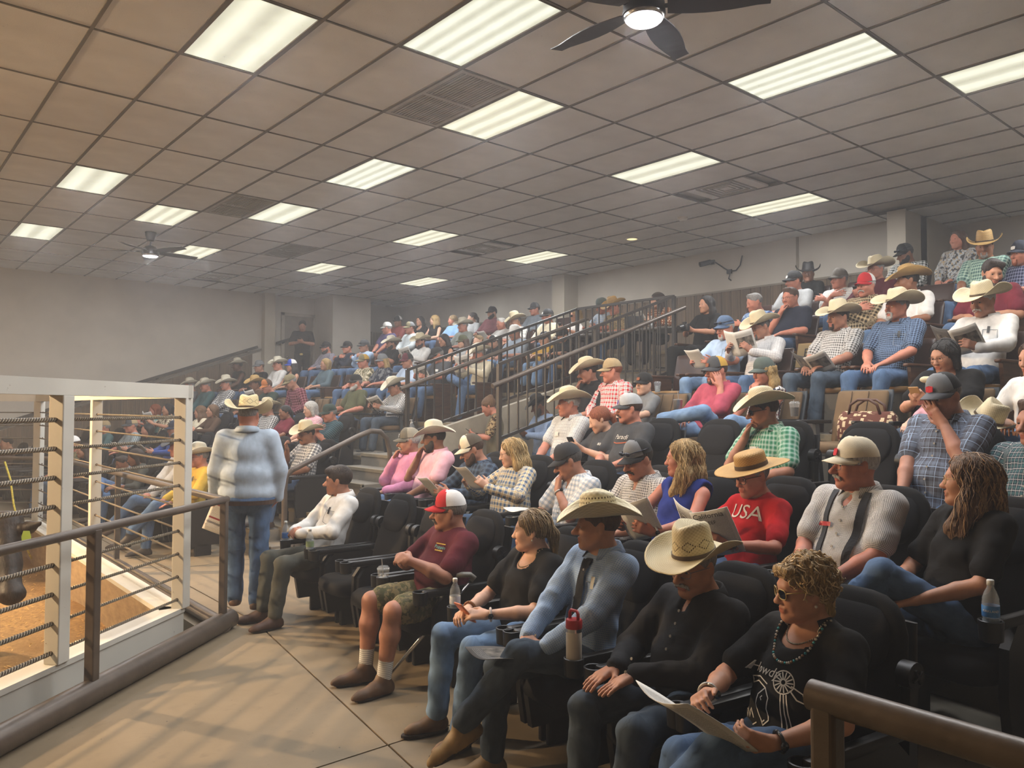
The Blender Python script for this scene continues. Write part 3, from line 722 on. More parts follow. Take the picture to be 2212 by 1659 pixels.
def put_chair(kind, loc, rotz, label, group=None):
    p = PROTO[kind]
    o = p if kind not in USED else copy_tree(p); USED.add(kind)
    o.location = loc; o.rotation_euler = (0, 0, rotz)
    tag(o, label, 'chair', group or {'b': 'black cinema seats', 't': 'brown upholstered seats', 'w': 'dark wooden-armed seats'}[kind]); return o
def seat_kind(k): return 'b' if k < 3 else ('t' if k == 3 else 'w')
# ------------------------------------------------------------------ signed-distance modelling: smooth blends of tapered limbs, one skin
f32 = np.float32
def A3(*p): return np.array(p, dtype=float)
def RC(a, b, ra, rb, k=.02, op=1, tag=None): return ('c', np.array(a, float), np.array(b, float), ra, rb, k, op, tag)
def EL(c, r, R=None, k=.02, op=1, tag=None): return ('e', np.array(c, float), np.array(r, float), np.eye(3) if R is None else R, 0, k, op, tag)
def xform(prims, R, t):
    out = []
    for p in prims:
        if p[0] == 'c': out.append(('c', R@p[1]+t, R@p[2]+t)+p[3:])
        else: out.append(('e', R@p[1]+t, p[2], R@p[3])+p[4:])
    return out
def bounds(p):
    if p[0] == 'c':
        r = max(p[3], p[4]); return np.minimum(p[1], p[2])-r, np.maximum(p[1], p[2])+r
    e = np.sqrt(((p[3]*p[2])**2).sum(1)); return p[1]-e, p[1]+e
def dist(p, X, Y, Z):
    if p[0] == 'c':
        a, b, ra, rb = p[1:5]; ba = b-a; L = max(float(ba@ba), 1e-12)
        dx, dy, dz = X-f32(a[0]), Y-f32(a[1]), Z-f32(a[2])
        t = np.clip((dx*f32(ba[0])+dy*f32(ba[1])+dz*f32(ba[2]))/f32(L), 0, 1)
        return np.sqrt((dx-t*f32(ba[0]))**2+(dy-t*f32(ba[1]))**2+(dz-t*f32(ba[2]))**2)-(f32(ra)+f32(rb-ra)*t)
    c, r, R = p[1:4]; dx, dy, dz = X-f32(c[0]), Y-f32(c[1]), Z-f32(c[2])
    k0 = 0; k1 = 0
    for i in range(3):
        q = (dx*f32(R[0, i])+dy*f32(R[1, i])+dz*f32(R[2, i]))/f32(r[i]); k0 = k0+q*q; k1 = k1+(q/f32(r[i]))**2
    k0 = np.sqrt(k0); return k0*(k0-1)/np.sqrt(k1+1e-9)
def smin(a, b, k):
    h = np.maximum(k-np.abs(a-b), 0)/k; return np.minimum(a, b)-h*h*(k*f32(.25))
def field(prims, h, cuts=(), lim=None):
    pos = [bounds(p) for p in prims if p[6] > 0]
    lo = np.min([b[0] for b in pos], 0)-2.5*h; hi = np.max([b[1] for b in pos], 0)+2.5*h
    if lim is not None: lo = np.maximum(lo, lim[0]-2*h); hi = np.minimum(hi, lim[1]+2*h)
    n = np.maximum(np.ceil((hi-lo)/h).astype(int)+1, 3)
    ax = [(lo[i]+h*np.arange(n[i])).astype(f32) for i in range(3)]
    val = np.ones(n, f32)
    for p in prims:
        b0, b1 = bounds(p); m = p[5]+2.2*h
        i0 = np.maximum(np.floor((b0-m-lo)/h).astype(int), 0); i1 = np.minimum(np.ceil((b1+m-lo)/h).astype(int)+1, n)
        if (i1 <= i0).any(): continue
        sl = tuple(slice(i0[i], i1[i]) for i in range(3))
        d = dist(p, ax[0][sl[0]][:, None, None], ax[1][sl[1]][None, :, None], ax[2][sl[2]][None, None, :]).astype(f32)
        k = f32(max(p[5], 1e-4))
        if p[6] > 0: val[sl] = smin(val[sl], d, k)
        else: val[sl] = -smin(-val[sl], d, k)
    for nrm, c in cuts:
        pl = ax[0][:, None, None]*f32(nrm[0])+ax[1][None, :, None]*f32(nrm[1])+ax[2][None, None, :]*f32(nrm[2])-f32(c)
        val = np.maximum(val, pl)
    # close the surface at the grid border
    for i in range(3):
        s = [slice(None)]*3
        for q in (0, -1): s[i] = q; val[tuple(s)] = np.maximum(val[tuple(s)], f32(h))
    return val, lo
CORN = np.array([(i, j, k) for i in (0, 1) for j in (0, 1) for k in (0, 1)])
EDG = [(a, b) for a in range(8) for b in range(a+1, 8) if np.abs(CORN[a]-CORN[b]).sum() == 1]
def nets(val, lo, h):
    s = val < 0
    c = sum(s[i:s.shape[0]-1+i, j:s.shape[1]-1+j, k:s.shape[2]-1+k].astype(np.int8) for i, j, k in CORN)
    act = (c > 0) & (c < 8); idx = np.argwhere(act)
    if len(idx) == 0: return np.zeros((0, 3)), np.zeros((0, 4), int)
    cv = [val[idx[:, 0]+i, idx[:, 1]+j, idx[:, 2]+k] for i, j, k in CORN]
    acc = np.zeros((len(idx), 3)); cnt = np.zeros(len(idx))
    for a, b in EDG:
        m = (cv[a] < 0) != (cv[b] < 0)
        if not m.any(): continue
        va, vb = cv[a][m], cv[b][m]; t = (va/(va-vb))[:, None]
        acc[m] += CORN[a]+t*(CORN[b]-CORN[a]); cnt[m] += 1
    V = lo+h*(idx+acc/cnt[:, None])
    ids = np.full(act.shape, -1, np.int32); ids[act] = np.arange(len(idx)); Q = []
    for ax in range(3):
        s0 = np.take(s, range(0, s.shape[ax]-1), ax); s1 = np.take(s, range(1, s.shape[ax]), ax)
        e = np.argwhere(s0 != s1); o1, o2 = [(1, 2), (2, 0), (0, 1)][ax]
        ok = (e[:, o1] > 0) & (e[:, o2] > 0) & (e[:, o1] < act.shape[o1]) & (e[:, o2] < act.shape[o2]); e = e[ok]
        if len(e) == 0: continue
        u = np.zeros(3, int); u[o1] = 1; w = np.zeros(3, int); w[o2] = 1
        q = np.stack([ids[tuple((e-d).T)] for d in (0*u, u, u+w, w)], 1)
        fl = s[tuple(e.T)]; q[~fl] = q[~fl][:, ::-1]; Q.append(q)
    Q = np.concatenate(Q); return V, Q[(Q >= 0).all(1)]
def solid(prims, h, cuts=(), lim=None):
    v, lo = field(prims, h, cuts, lim); return nets(v, lo, h)
def fab_coords(V, prims, frames):
    """cloth coordinates in metres: around and along the nearest limb"""
    best = np.full(len(V), 9.); who = np.zeros(len(V), int); X, Y, Z = V.astype(f32).T
    tags = []
    for p in prims:
        if p[6] < 0 or p[7] is None: continue
        if p[7] not in tags: tags.append(p[7])
        d = dist(p, X, Y, Z); m = d < best; best[m] = d[m]; who[m] = tags.index(p[7])
    out = np.zeros((len(V), 3))
    for i, t in enumerate(tags):
        o, R, rad = frames[t]; m = who == i; L = (V[m]-o)@R
        out[m, 0] = np.arctan2(L[:, 1], -L[:, 0])*rad; out[m, 1] = L[:, 2]; out[m, 2] = i
    return out
def folds(V, fab, frames, amp, seed):
    """gathers and creases running round the limbs and across the trunk"""
    rr = random.Random(seed); tags = list(frames); out = V.copy(); u, v = fab[:, 0], fab[:, 1]
    p = [rr.uniform(0, 6.3) for _ in range(6)]
    f = .55*np.sin(v*38+2.2*np.sin(u*17+p[0])+p[1])+.45*np.sin(u*26+v*21+1.5*np.sin(v*11+p[2])+p[3])+.35*np.sin(v*70-u*30+2*np.sin(u*23+p[4])+p[5])
    n = np.zeros_like(V); best = np.full(len(V), 9.)
    for t, (o, R, rad) in frames.items():
        L = (V-o)@R; r = np.hypot(L[:, 0], L[:, 1]); q = np.column_stack([L[:, 0], L[:, 1], 0*r])/np.maximum(r, .02)[:, None]
        d = np.abs(r-rad)+np.where(L[:, 2] < -.02, 1, 0); m = d < best; best[m] = d[m]; n[m] = q[m]@R.T
    return V+n*(f*amp)[:, None]
def np_mesh(name, V, Q, mats, mi=None, fab=None, smooth=True):
    me = bpy.data.meshes.new(name); V = np.asarray(V, f32)
    if isinstance(Q, np.ndarray):
        me.vertices.add(len(V)); me.vertices.foreach_set('co', V.ravel()); n = len(Q)
        me.loops.add(n*4); me.loops.foreach_set('vertex_index', Q.astype(np.int32).ravel())
        me.polygons.add(n); me.polygons.foreach_set('loop_start', np.arange(0, n*4, 4, dtype=np.int32)); me.polygons.foreach_set('loop_total', np.full(n, 4, np.int32))
        me.update(calc_edges=True); me.validate()
    if mi is not None and len(me.polygons) == len(mi): me.polygons.foreach_set('material_index', np.asarray(mi, np.int32))
    me.polygons.foreach_set('use_smooth', np.ones(len(me.polygons), bool))
    for m in mats: me.materials.append(m)
    if fab is not None:
        a = me.attributes.new('fab', 'FLOAT_VECTOR', 'POINT'); a.data.foreach_set('vector', np.asarray(fab, f32).ravel())
    return me
def rot(axis, deg):
    a = math.radians(deg); c, s = math.cos(a), math.sin(a)
    return np.array({'x': [[1,0,0],[0,c,-s],[0,s,c]], 'y': [[c,0,s],[0,1,0],[-s,0,c]], 'z': [[c,-s,0],[s,c,0],[0,0,1]]}[axis])
def frame_of(a, b, ref=(0, 1, 0)):
    z = b-a; z = z/np.linalg.norm(z); x = np.cross(np.array(ref, float), z)
    if np.linalg.norm(x) < 1e-3: x = np.cross(np.array([1., 0, 0]), z)
    x = x/np.linalg.norm(x); return np.stack([x, np.cross(z, x), z], 1)
def ik(a, c, l1, l2, pole):
    d = c-a; L = np.linalg.norm(d)
    if L > (l1+l2)*.995: c = a+d/L*(l1+l2)*.995; d = c-a; L = np.linalg.norm(d)
    if L < abs(l1-l2)+.01: L = abs(l1-l2)+.01
    u = d/np.linalg.norm(d); x = (l1*l1-l2*l2+L*L)/(2*L); hgt = math.sqrt(max(l1*l1-x*x, 1e-6))
    p = np.array(pole, float); p = p-u*(p@u); p = p/np.linalg.norm(p); return a+u*x+p*hgt, c

# ------------------------------------------------------------------ cloth, skin, hair materials
COLN = dict(black='#0f0f10', charcoal='#232427', dkgrey='#3f4043', grey='#6e7072', ltgrey='#a3a5a6', white='#d8d6d2', cream='#d3c8ae', tan='#a08a66', khaki='#7d7355',
  olive='#4f5138', brown='#4b3626', dkbrown='#2c2019', navy='#1d2333', blue='#2c3f74', royal='#1f2f78', ltblue='#9eb4cf', sky='#7ea0c4', denim='#4a6180', dkdenim='#434f5c', ltdenim='#6a84a3', teal='#3c5e62',
  aqua='#77aaa6', green='#2f7a5a', mint='#8fb9a6', dkgreen='#22332b', maroon='#4e1220', wine='#6b2431', red='#b3151f', coral='#a3504b', rose='#a5485a', pink='#d78fb0', ltpink='#dca9b4', yellow='#cda945', gold='#b99138', orange='#b3682b', purple='#4c4467', rust='#7b4527', greyolive='#4a4b45', brtblue='#2747a8', stripepink='#c8607d')
def C(n): return srgb(COLN[n]) if n in COLN else srgb(n)
def cloth(code):
    key = 'cloth_'+code
    if key in MATS: return MATS[key]
    kind, _, rest = code.partition(':'); cs = rest.split(',') if rest else [code]
    t = NT('cloth_%d' % len(MATS)); co = t.coords('fab'); s = t.n('ShaderNodeSeparateXYZ'); t.link(co, s.inputs[0]); u, v = s.outputs[0], s.outputs[1]
    base = C(cs[0]); nz = t.noise(co, 14, 3)
    def band(x, period, lo, hi, ph=0.):
        fr = t.math('FRACT', t.math('MULTIPLY_ADD', x, 1/period, 10+ph)); return t.math('MULTIPLY', t.math('GREATER_THAN', fr, lo), t.math('LESS_THAN', fr, hi))
    col = t.mix(t.ramp(nz, .3, .7), tuple(x*.86 for x in base), tuple(min(1, x*1.12) for x in base))
    per = .78*float(cs[3])/100 if len(cs) > 3 else .04
    if kind == 'P':
        a, b = C(cs[1]), C(cs[2])
        w = t.math('MULTIPLY', t.math('ADD', band(u, per, .0, .45), band(v, per, .0, .45)), .5); col = t.mix(w, col, a)
        ln = t.math('MAXIMUM', band(u, per, .68, .76), band(v, per, .68, .76)); col = t.mix(t.math('MULTIPLY', ln, .75), col, b)
    elif kind == 'G':      # fine check
        a = C(cs[1]); per = .6*float(cs[2])/100 if len(cs) > 2 else .008
        w = t.math('MULTIPLY', t.math('ADD', band(u, per, .0, .4), band(v, per, .0, .4)), .5); col = t.mix(w, col, a)
    elif kind == 'W':      # window pane lines
        a = C(cs[1]); per = float(cs[2])/100
        col = t.mix(t.math('MULTIPLY', t.math('MAXIMUM', band(u, per, .0, .07), band(v, per, .0, .07)), .8), col, a)
        col = t.mix(t.math('MULTIPLY', t.math('ADD', band(u, per, .2, .6), band(v, per, .2, .6)), .12), col, a)
    elif kind == 'T' or kind == 'V':
        a = C(cs[1]); per = float(cs[2])/100; col = t.mix(band(v if kind == 'T' else u, per, .0, float(cs[3]) if len(cs) > 3 else .4), col, a)
    elif kind == 'D':      # small dots
        a = C(cs[1]); per = float(cs[2])/100 if len(cs) > 2 else .014
        fu = t.math('SUBTRACT', t.math('FRACT', t.math('MULTIPLY_ADD', u, 1/per, 10)), .5); fv = t.math('SUBTRACT', t.math('FRACT', t.math('MULTIPLY_ADD', v, 1/per, 10)), .5)
        r2 = t.math('ADD', t.math('MULTIPLY', fu, fu), t.math('MULTIPLY', fv, fv)); col = t.mix(t.math('LESS_THAN', r2, .055), col, a)
    elif kind == 'F':      # blotches: camouflage, florals, leopard
        a, b = C(cs[1]), C(cs[2]); sc = float(cs[3]) if len(cs) > 3 else 16
        col = t.mix(t.math('GREATER_THAN', t.noise(co, sc, 2), .52), col, a); col = t.mix(t.math('GREATER_THAN', t.noise(t.scale(co, (1.3, 1.1, 1)), sc*1.4, 2), .58), col, b)
    elif kind == 'J':      # denim
        f = t.noise(t.scale(co, (5, 2, 1)), 4, 4); w = t.noise(t.scale(co, (500, 60, 1)), 1, 1)
        col = t.mix(t.ramp(f, .35, .75), tuple(x*.72 for x in base), tuple(min(1, x*1.35) for x in base)); col = t.mix(t.math('MULTIPLY', w, .2), col, tuple(min(1, x*1.8) for x in base))
    t.col(col); t.b.inputs['Roughness'].default_value = .86; t.b.inputs['Specular IOR Level'].default_value = .25
    nn = t.n('ShaderNodeTexNoise'); nn.inputs['Scale'].default_value = 6.; nn.inputs['Detail'].default_value = 2.; nn.inputs['Distortion'].default_value = 1.1; t.link(t.coords(), nn.inputs['Vector'])
    t.bump(nn.outputs[0], .10 if code == 'S:#aebccb' else .30, .03)
    MATS[key] = t.m; return t.m
SKIN = dict(p='#d0a48a', t='#b8866a', r='#b97a64', b='#8d5f45', d='#5a3a2b', o='#a97760')
def skin(k):
    key = 'skin_'+k
    if key in MATS: return MATS[key]
    t = NT(key); c = srgb(SKIN[k]); co = t.coords(); f = t.noise(co, 22, 4); g = t.noise(co, 7, 2)
    base = t.mix(t.ramp(f, .3, .75), tuple(x*.84 for x in c), tuple(min(1, x*1.08) for x in c)); base = t.mix(t.math('MULTIPLY', t.ramp(g, .45, .75), .35), base, (c[0]*.95, c[1]*.7, c[2]*.65))
    t.col(base); t.b.inputs['Roughness'].default_value = .52; t.b.inputs['Specular IOR Level'].default_value = .4
    t.b.inputs['Subsurface Weight'].default_value = 0.; t.bump(t.noise(co, 160, 3), .12, .003); MATS[key] = t.m; return t.m
def lipm(k):
    c = srgb(SKIN[k]); return mat('lips_'+k, (c[0]*.78, c[1]*.48, c[2]*.45), .45, var=.05)
HAIR = dict(black='#171312', dkbrown='#2b1d15', brown='#4a3120', ltbrown='#6d4f32', blond='#a98a55', ash='#8d744f', red='#8a4522', grey='#8b8884', white='#bdb9b2', salt='#5d5955')
def hairm(k):
    key = 'hair_'+k
    if key in MATS: return MATS[key]
    t = NT(key); c = srgb(HAIR[k]); co = t.coords(); f = t.noise(t.scale(co, (60, 60, 9)), 2.5, 3, .6)
    t.col(t.mix(t.ramp(f, .3, .7), tuple(x*.5 for x in c), tuple(min(1, x*1.35) for x in c))); t.b.inputs['Roughness'].default_value = .5
    t.bump(f, .8, .02); MATS[key] = t.m; return t.m
M_EYEW = mat('eye_white', '#c9c2b8', .25, var=0); M_IRIS = mat('eye_iris', '#2a1d14', .15, var=0)
def strawm(name, c1, c2, weave=260, holes=None):
    t = NT(name); co = t.coords('fab'); s = t.n('ShaderNodeSeparateXYZ'); t.link(co, s.inputs[0]); a, b = srgb(c1), srgb(c2)
    w = t.math('MULTIPLY', t.math('SINE', t.math('MULTIPLY', s.outputs[0], weave)), t.math('SINE', t.math('MULTIPLY', s.outputs[1], weave*1.4)))
    f = t.noise(co, 8, 3); base = t.mix(t.ramp(f, .3, .75), b, a); base = t.mix(t.ramp(w, -1.6, 1), tuple(x*.8 for x in b), base)
    if holes:              # vent pattern woven round the crown: z coordinate of 'fab' is crown height
        z = s.outputs[2]; hb = t.math('MULTIPLY', t.math('GREATER_THAN', z, holes[0]), t.math('LESS_THAN', z, holes[1]))
        du = t.math('FRACT', t.math('MULTIPLY', s.outputs[0], holes[2])); dv = t.math('FRACT', t.math('MULTIPLY', z, holes[3]))
        m = t.math('MULTIPLY', hb, t.math('MULTIPLY', t.math('LESS_THAN', du, .42), t.math('LESS_THAN', dv, .40)))
        if len(holes) > 4: 
            u2 = t.math('ABSOLUTE', t.math('SUBTRACT', t.math('FRACT', t.math('MULTIPLY', s.outputs[0], holes[4])), .5)); zz = t.math('MULTIPLY', t.math('SUBTRACT', z, .5*(holes[0]+holes[1])), 1/(holes[1]-holes[0]))
            dia = t.math('LESS_THAN', t.math('ABSOLUTE', t.math('SUBTRACT', t.math('ADD', u2, t.math('ABSOLUTE', zz)), .42)), .06)
            m = t.math('MULTIPLY', hb, t.math('MULTIPLY', dia, t.math('LESS_THAN', t.math('FRACT', t.math('MULTIPLY', s.outputs[0], holes[2]*1.6)), .6)))
        base = t.mix(m, base, srgb('#4a3a22'))
    t.col(base); t.b.inputs['Roughness'].default_value = .62; t.bump(w, .2, .003); return t.m
HATM = {'s': strawm('straw_pale', '#ddd2b4', '#c4b591', 300), 'd': strawm('straw_diamond', '#e0d3ac', '#c9b88c', 300, (.035, .085, 60, 40, 12)), 'o': strawm('straw_openweave', '#e3dabb', '#c9bd97', 170, (.02, .10, 55, 45)),
        'w': strawm('felt_white', '#dcd5c2', '#c9c0a9', 20), 'k': strawm('felt_black', '#1b1a1a', '#121212', 20), 'n': strawm('straw_tan', '#c9a668', '#a8864c', 240, (.03, .08, 60, 60)), 'g': strawm('straw_gold', '#c79c58', '#a57f41', 300), 'b': strawm('felt_brown', '#3b2a20', '#2a1d16', 20)}
M_BAND = mat('hat_band', '#4a3927', .5); M_BANDK = mat('hat_band_dark', '#2a2420', .5)

# ------------------------------------------------------------------ headwear meshes, shared between wearers
def hat_mesh(kind):
    """cowboy hats: (crown height, brim front, brim side, curl, crease, taper)"""
    ch, bf, bs, curl, cr, tp = {'cow': (.125, .10, .105, .075, .028, .80), 'flat': (.10, .105, .115, .012, .0, .93), 'wide': (.118, .11, .12, .085, .03, .82), 'tall': (.14, .10, .11, .07, .03, .84)}[kind]
    n = 56; a, b = .104, .088; rings = []; fabs = []
    def brim(u, top):
        r = []; fb = []
        for k in range(n):
            th = 2*math.pi*k/n; c, s = math.cos(th), math.sin(th)
            w = (bf*abs(c)**1.5+bs*abs(s)**1.5); x = (a+w*u)*c; y = (b+w*u*(1-.30*(curl/.075)*u*abs(s)**3))*s
            z = curl*(abs(s)**2.6)*u**1.7-.022*abs(c)**2*u**1.5*(1 if curl > .03 else .2)
            r.append((x, y, z+(.004 if top else 0))); fb.append((th*.14, .2*u, -1))
        return r, fb
    for u in (0, .25, .5, .75, .92, 1): q = brim(u, False); rings.append(q[0]); fabs += q[1]
    for u in (1, .92, .75, .5, .25, 0): q = brim(u, True); rings.append(q[0]); fabs += q[1]
    for v in (.12, .3, .5, .7, .84, .93, .98):
        r = []; e = 1-(1-tp)*v
        if v > .8: e *= math.sqrt(max(0, 1-((v-.8)/.215)**2.4))*.55+.45
        for k in range(n):
            th = 2*math.pi*k/n; c, s = math.cos(th), math.sin(th)
            pinch = 1-(.16*max(0, -c)*v if cr else 0)
            x = a*e*c; y = b*e*s*pinch; z = ch*v
            z += (.016*abs(s)*v*v if cr else 0)-(.012*max(0, c)*v*v if cr else 0)
            r.append((x, y, z)); fabs.append((th*.1, z, z))
        rings.append(r)
    for v in (.55, .2):
        r = []
        for k in range(n):
            th = 2*math.pi*k/n; c, s = math.cos(th), math.sin(th); e = tp*.62*v
            r.append((a*e*c, b*e*s*(1-.14*max(0, -c)), ch-cr*(1-.5*abs(s)*v)-(.0 if cr else .0))); fabs.append((th*.1, ch+v*.05, ch))
        rings.append(r)
    m = MB(); m.loft(rings); return m, fabs
def hat_objs():
    out = {}
    for k in ('cow', 'flat', 'wide', 'tall'):
        m, fb = hat_mesh(k)
        bm = MB(); h0, h1 = .006, .022 if k != 'flat' else .03; nn = 40
        bm.loft([[((.1055-.02*z)*math.cos(t)*e, (.0895-.02*z)*math.sin(t)*e, z) for t in (2*math.pi*i/nn for i in range(nn))] for z, e in ((h0, .99), (h0, 1.012), (h1, 1.0), (h1, .97))], cap=False)
        out[k] = (m, fb, bm)
    return out
HATS = hat_objs(); HATCACHE = {}
def get_hat(kind, col):
    if (kind, col) not in HATCACHE:
        m, fb, bm = HATS[kind]; me = m.mesh('hat_'+kind+col); me.materials.append(HATM[col]); me.polygons.foreach_set('use_smooth', [True]*len(me.polygons))
        a = me.attributes.new('fab', 'FLOAT_VECTOR', 'POINT'); a.data.foreach_set('vector', [x for f in fb for x in f])
        b = bm.mesh('band'); b.materials.append(M_BANDK if col in 'kwb' else M_BAND); HATCACHE[(kind, col)] = (me, b)
    return HATCACHE[(kind, col)]
CAPCACHE = {}
def capm(c):
    return mat('cap_cloth_'+c, COLN.get(c, c), .85, var=.1, vscale=20, bump=.25, bscale=300)
def get_cap(front, back, visor):
    key = (front, back, visor)
    if key in CAPCACHE: return CAPCACHE[key]
    n = 32; m = MB(); rings = []
    for v in (0, .2, .4, .58, .74, .87, .95, .995):
        r = []; ph = v*math.pi/2; e = math.cos(ph)**.75; z = .10*math.sin(ph)**1.05
        for k in range(n):
            th = 2*math.pi*k/n; c, s = math.cos(th), math.sin(th); zz = z*(1+.10*max(0, -c)*(v < .9)); r.append(((.106*c)*e+.004, .09*s*e, zz-.012*(1-v)*max(0, c)))
        rings.append(r)
    m.loft(rings, cap=False); m.add([rings[-1][k] for k in range(n)], [tuple(range(n))])
    for i, f in enumerate(m.f):
        p = np.mean([m.v[j] for j in f], 0); m.mi[i] = 0 if p[0] < -.012 else 1
    me = m.mesh('cap'); me.materials.append(capm(front)); me.materials.append(capm(back)); me.polygons.foreach_set('use_smooth', [True]*len(me.polygons))
    v = MB(); rings = []; N = 13
    for u in (0, .35, .7, .92, 1):
        top = []; bot = []
        for i in range(N):
            t = -1+2*i/(N-1); y = .088*t*(1-.10*u*u); x0 = -.098*math.sqrt(max(0, 1-(t*.98)**2))-.002; x = x0-.078*u*math.sqrt(max(0.02, 1-(t*.93)**2))
            z = .012-.030*t*t-.018*u; top.append((x, y, z)); bot.append((x, y, z-.0035))
        rings.append(top+bot[::-1])
    v.loft(rings); ve = v.mesh('visor'); ve.materials.append(capm(visor)); ve.polygons.foreach_set('use_smooth', [True]*len(ve.polygons))
    b = MB().ball((.004, 0, .101), (.007, .007, .004), 6).mesh('button'); b.materials.append(capm(visor))
    CAPCACHE[key] = (me, ve, b); return CAPCACHE[key]

# ------------------------------------------------------------------ head and hand
def head_prims(sex, fat=1., nose=1.):
    m = sex == 'M'; j = 1. if m else .9; f = 1+.5*(fat-1); P = []
    P += [EL((.014, 0, .032), (.099, .078, .089), k=.03), EL((-.028, 0, -.032), (.064, .060*f, .083), k=.035)]
    for s in (-1, 1):
        P += [RC((.0, s*.048*j*f, -.058), (-.066, s*.016*j, -.099), .026*f, .020, .03), EL((-.062, s*.038, -.030), (.026, .024*f, .026), k=.03),
              EL((.014, s*.078, -.006), (.019, .009, .032), rot('z', s*18), k=.010)]
    P += [EL((-.079, 0, -.1), (.018, .021*j, .017), k=.025), RC((-.080, -.030, .020), (-.080, .030, .020), .013 if m else .010, .013 if m else .010, .025)]
    for s in (-1, 1): P.append(EL((-.098, s*.031, .0), (.013, .018, .012), k=.014, op=-1))
    P += [RC((-.088, 0, .010), (-.113*(.5+.5*nose), 0, -.032), .0085, .0125*nose, .014), EL((-.117*(.5+.5*nose), 0, -.036), (.012*nose, .012*nose, .010*nose), k=.01)]
    for s in (-1, 1): P.append(EL((-.103, s*.012*nose, -.039), (.011, .008*nose, .008), k=.008))
    P += [RC((-.091, -.019, -.0625), (-.091, .019, -.0625), .0065, .0065, .010), RC((-.0985, -.007, -.061), (-.0985, .007, -.061), .006, .006, .008), RC((-.093, -.014, -.0745), (-.093, .014, -.0745), .0085, .0085, .010)]
    P.append(RC((-.103, -.024, -.0682), (-.103, .024, -.0682), .0028, .0028, .004, op=-1))
    for s in (-1, 1):
        P.append(RC((-.0845, s*.044, .004), (-.089, s*.020, .0075), .0045, .0045, .006)); P.append(RC((-.082, s*.042, -.0115), (-.0865, s*.021, -.0115), .0045, .0045, .008))
    return P
def hand_prims(Wp, d, n, side, curl, scale=1., spread=.12, thumb=.5):
    """wrist, finger direction, palm normal, side = +1 when the thumb lies along +cross(d, n)"""
    d = d/np.linalg.norm(d); n = n-d*(n@d); n = n/np.linalg.norm(n); u = np.cross(d, n)*side; s = scale; P = []
    for o in (-.026, -.009, .009, .026): P.append(RC(Wp+.012*d*s+u*o*.6*s, Wp+.088*d*s+u*o*s, .0165*s, .0125*s, .016))
    L = [(.040, .025, .019), (.044, .028, .02), (.041, .026, .02), (.032, .02, .018)]
    for i, o in enumerate((.030, .010, -.010, -.029)):
        p = Wp+.090*d*s+u*o*s; ang = 0.; dd = d+u*spread*(o/.03); dd = dd/np.linalg.norm(dd)
        c = curl[i] if isinstance(curl, (list, tuple)) else curl
        for j, l in enumerate(L[i]):
            ang += c*(.8, 1.1, .8)[j]; q = p+(dd*math.cos(ang)+n*math.sin(ang))*l*s
            r = (.0095, .0085, .0078, .0068); P.append(RC(p, q, r[j]*s, r[j+1]*s, .004 if j else .009)); p = q
    p = Wp+.022*d*s+u*.026*s; t0 = d*.62+u*(.75-.3*thumb)+n*.35*thumb; t0 = t0/np.linalg.norm(t0)
    q = p+t0*.045*s; P.append(RC(p, q, .0155*s, .0115*s, .014)); t1 = d*.9+u*.1+n*.5*thumb; t1 = t1/np.linalg.norm(t1)
    r = q+t1*.03*s; P.append(RC(q, r, .011*s, .0095*s, .005)); P.append(RC(r, r+(t1+n*.2*thumb)*.022*s, .0095*s, .0075*s, .004)); return P

# ------------------------------------------------------------------ loose locks lying over a hair mass
from mathutils.bvhtree import BVHTree
def locks(root, V, Q, Hc, Rh, style, hcol, seed, count):
    rr = random.Random(seed); bv = BVHTree.FromPolygons([Vector(v) for v in V], [tuple(int(i) for i in q) for q in Q]); L = (V-Hc)@Rh; up = Vector(Rh@A3(0, 0, 1)); bk = Vector(Rh@A3(1, 0, 0)); sdv = Vector(Rh@A3(0, 1, 0))
    ok = np.where(L[:, 2] > (.03 if style != 'curly' else -.04))[0]
    if len(ok) == 0: return
    light_ = {'blond': '#c4a878', 'ash': '#a8906a', 'ltbrown': '#97754e', 'red': '#a2592f', 'brown': '#63452d', 'black': '#241d1a', 'white': '#cfcbc4'}.get(hcol, '#8a7050')
    mbs = [MB(), MB()]; n = {'long': 15, 'wavy': 16, 'curly': 6, 'pony': 8, 'bob': 8}[style]; st = .021 if style != 'curly' else .011
    for k in range(count):
        i = ok[rr.randrange(len(ok))]; p = Vector(V[i]); d = (-up*(.6 if style != 'pony' else .1)+bk*rr.uniform(.1, .6) if style != 'pony' else bk-up*.35)+sdv*rr.uniform(-.5, .5); d.normalize(); pts = []; ph = rr.uniform(0, 6.3); amp = {'wavy': .011, 'curly': .012, 'long': .003}.get(style, .002); w = rr.uniform(.9, 1.3)
        for j in range(n):
            side = d.cross(up); side = side.normalized() if side.length > .05 else sdv
            q = p+d*st*w+side*(amp*math.sin(ph+j*1.25)); h = bv.find_nearest(q)
            if h[0] is None: break
            c = h[0]+h[1]*(.0025+.0018*rr.random()+(.004*abs(math.sin(ph+j*1.7)) if style in ('curly', 'wavy') else 0)); nd = (c-p)
            if nd.length < .003: break
            pts.append(c); p = c; nd.normalize(); g = -up if style != 'curly' else (-up*.3+sdv*rr.uniform(-1, 1)+bk*rr.uniform(-.6, 1)); d = (nd*.55+g*.45).normalized()
        if len(pts) > 3: mbs[k % 2].tube(pts, [.0034*(1-.7*abs(2*t/(len(pts)-1)-.7)) for t in range(len(pts))], 4, cap=False)
    for m_, mt in zip(mbs, (hairm(hcol), mat('hair_light_'+hcol, light_, .5, var=.25, vscale=40))):
        if m_.v: tag(m_.build('hair_locks', mt, root, True), kind='stuff')
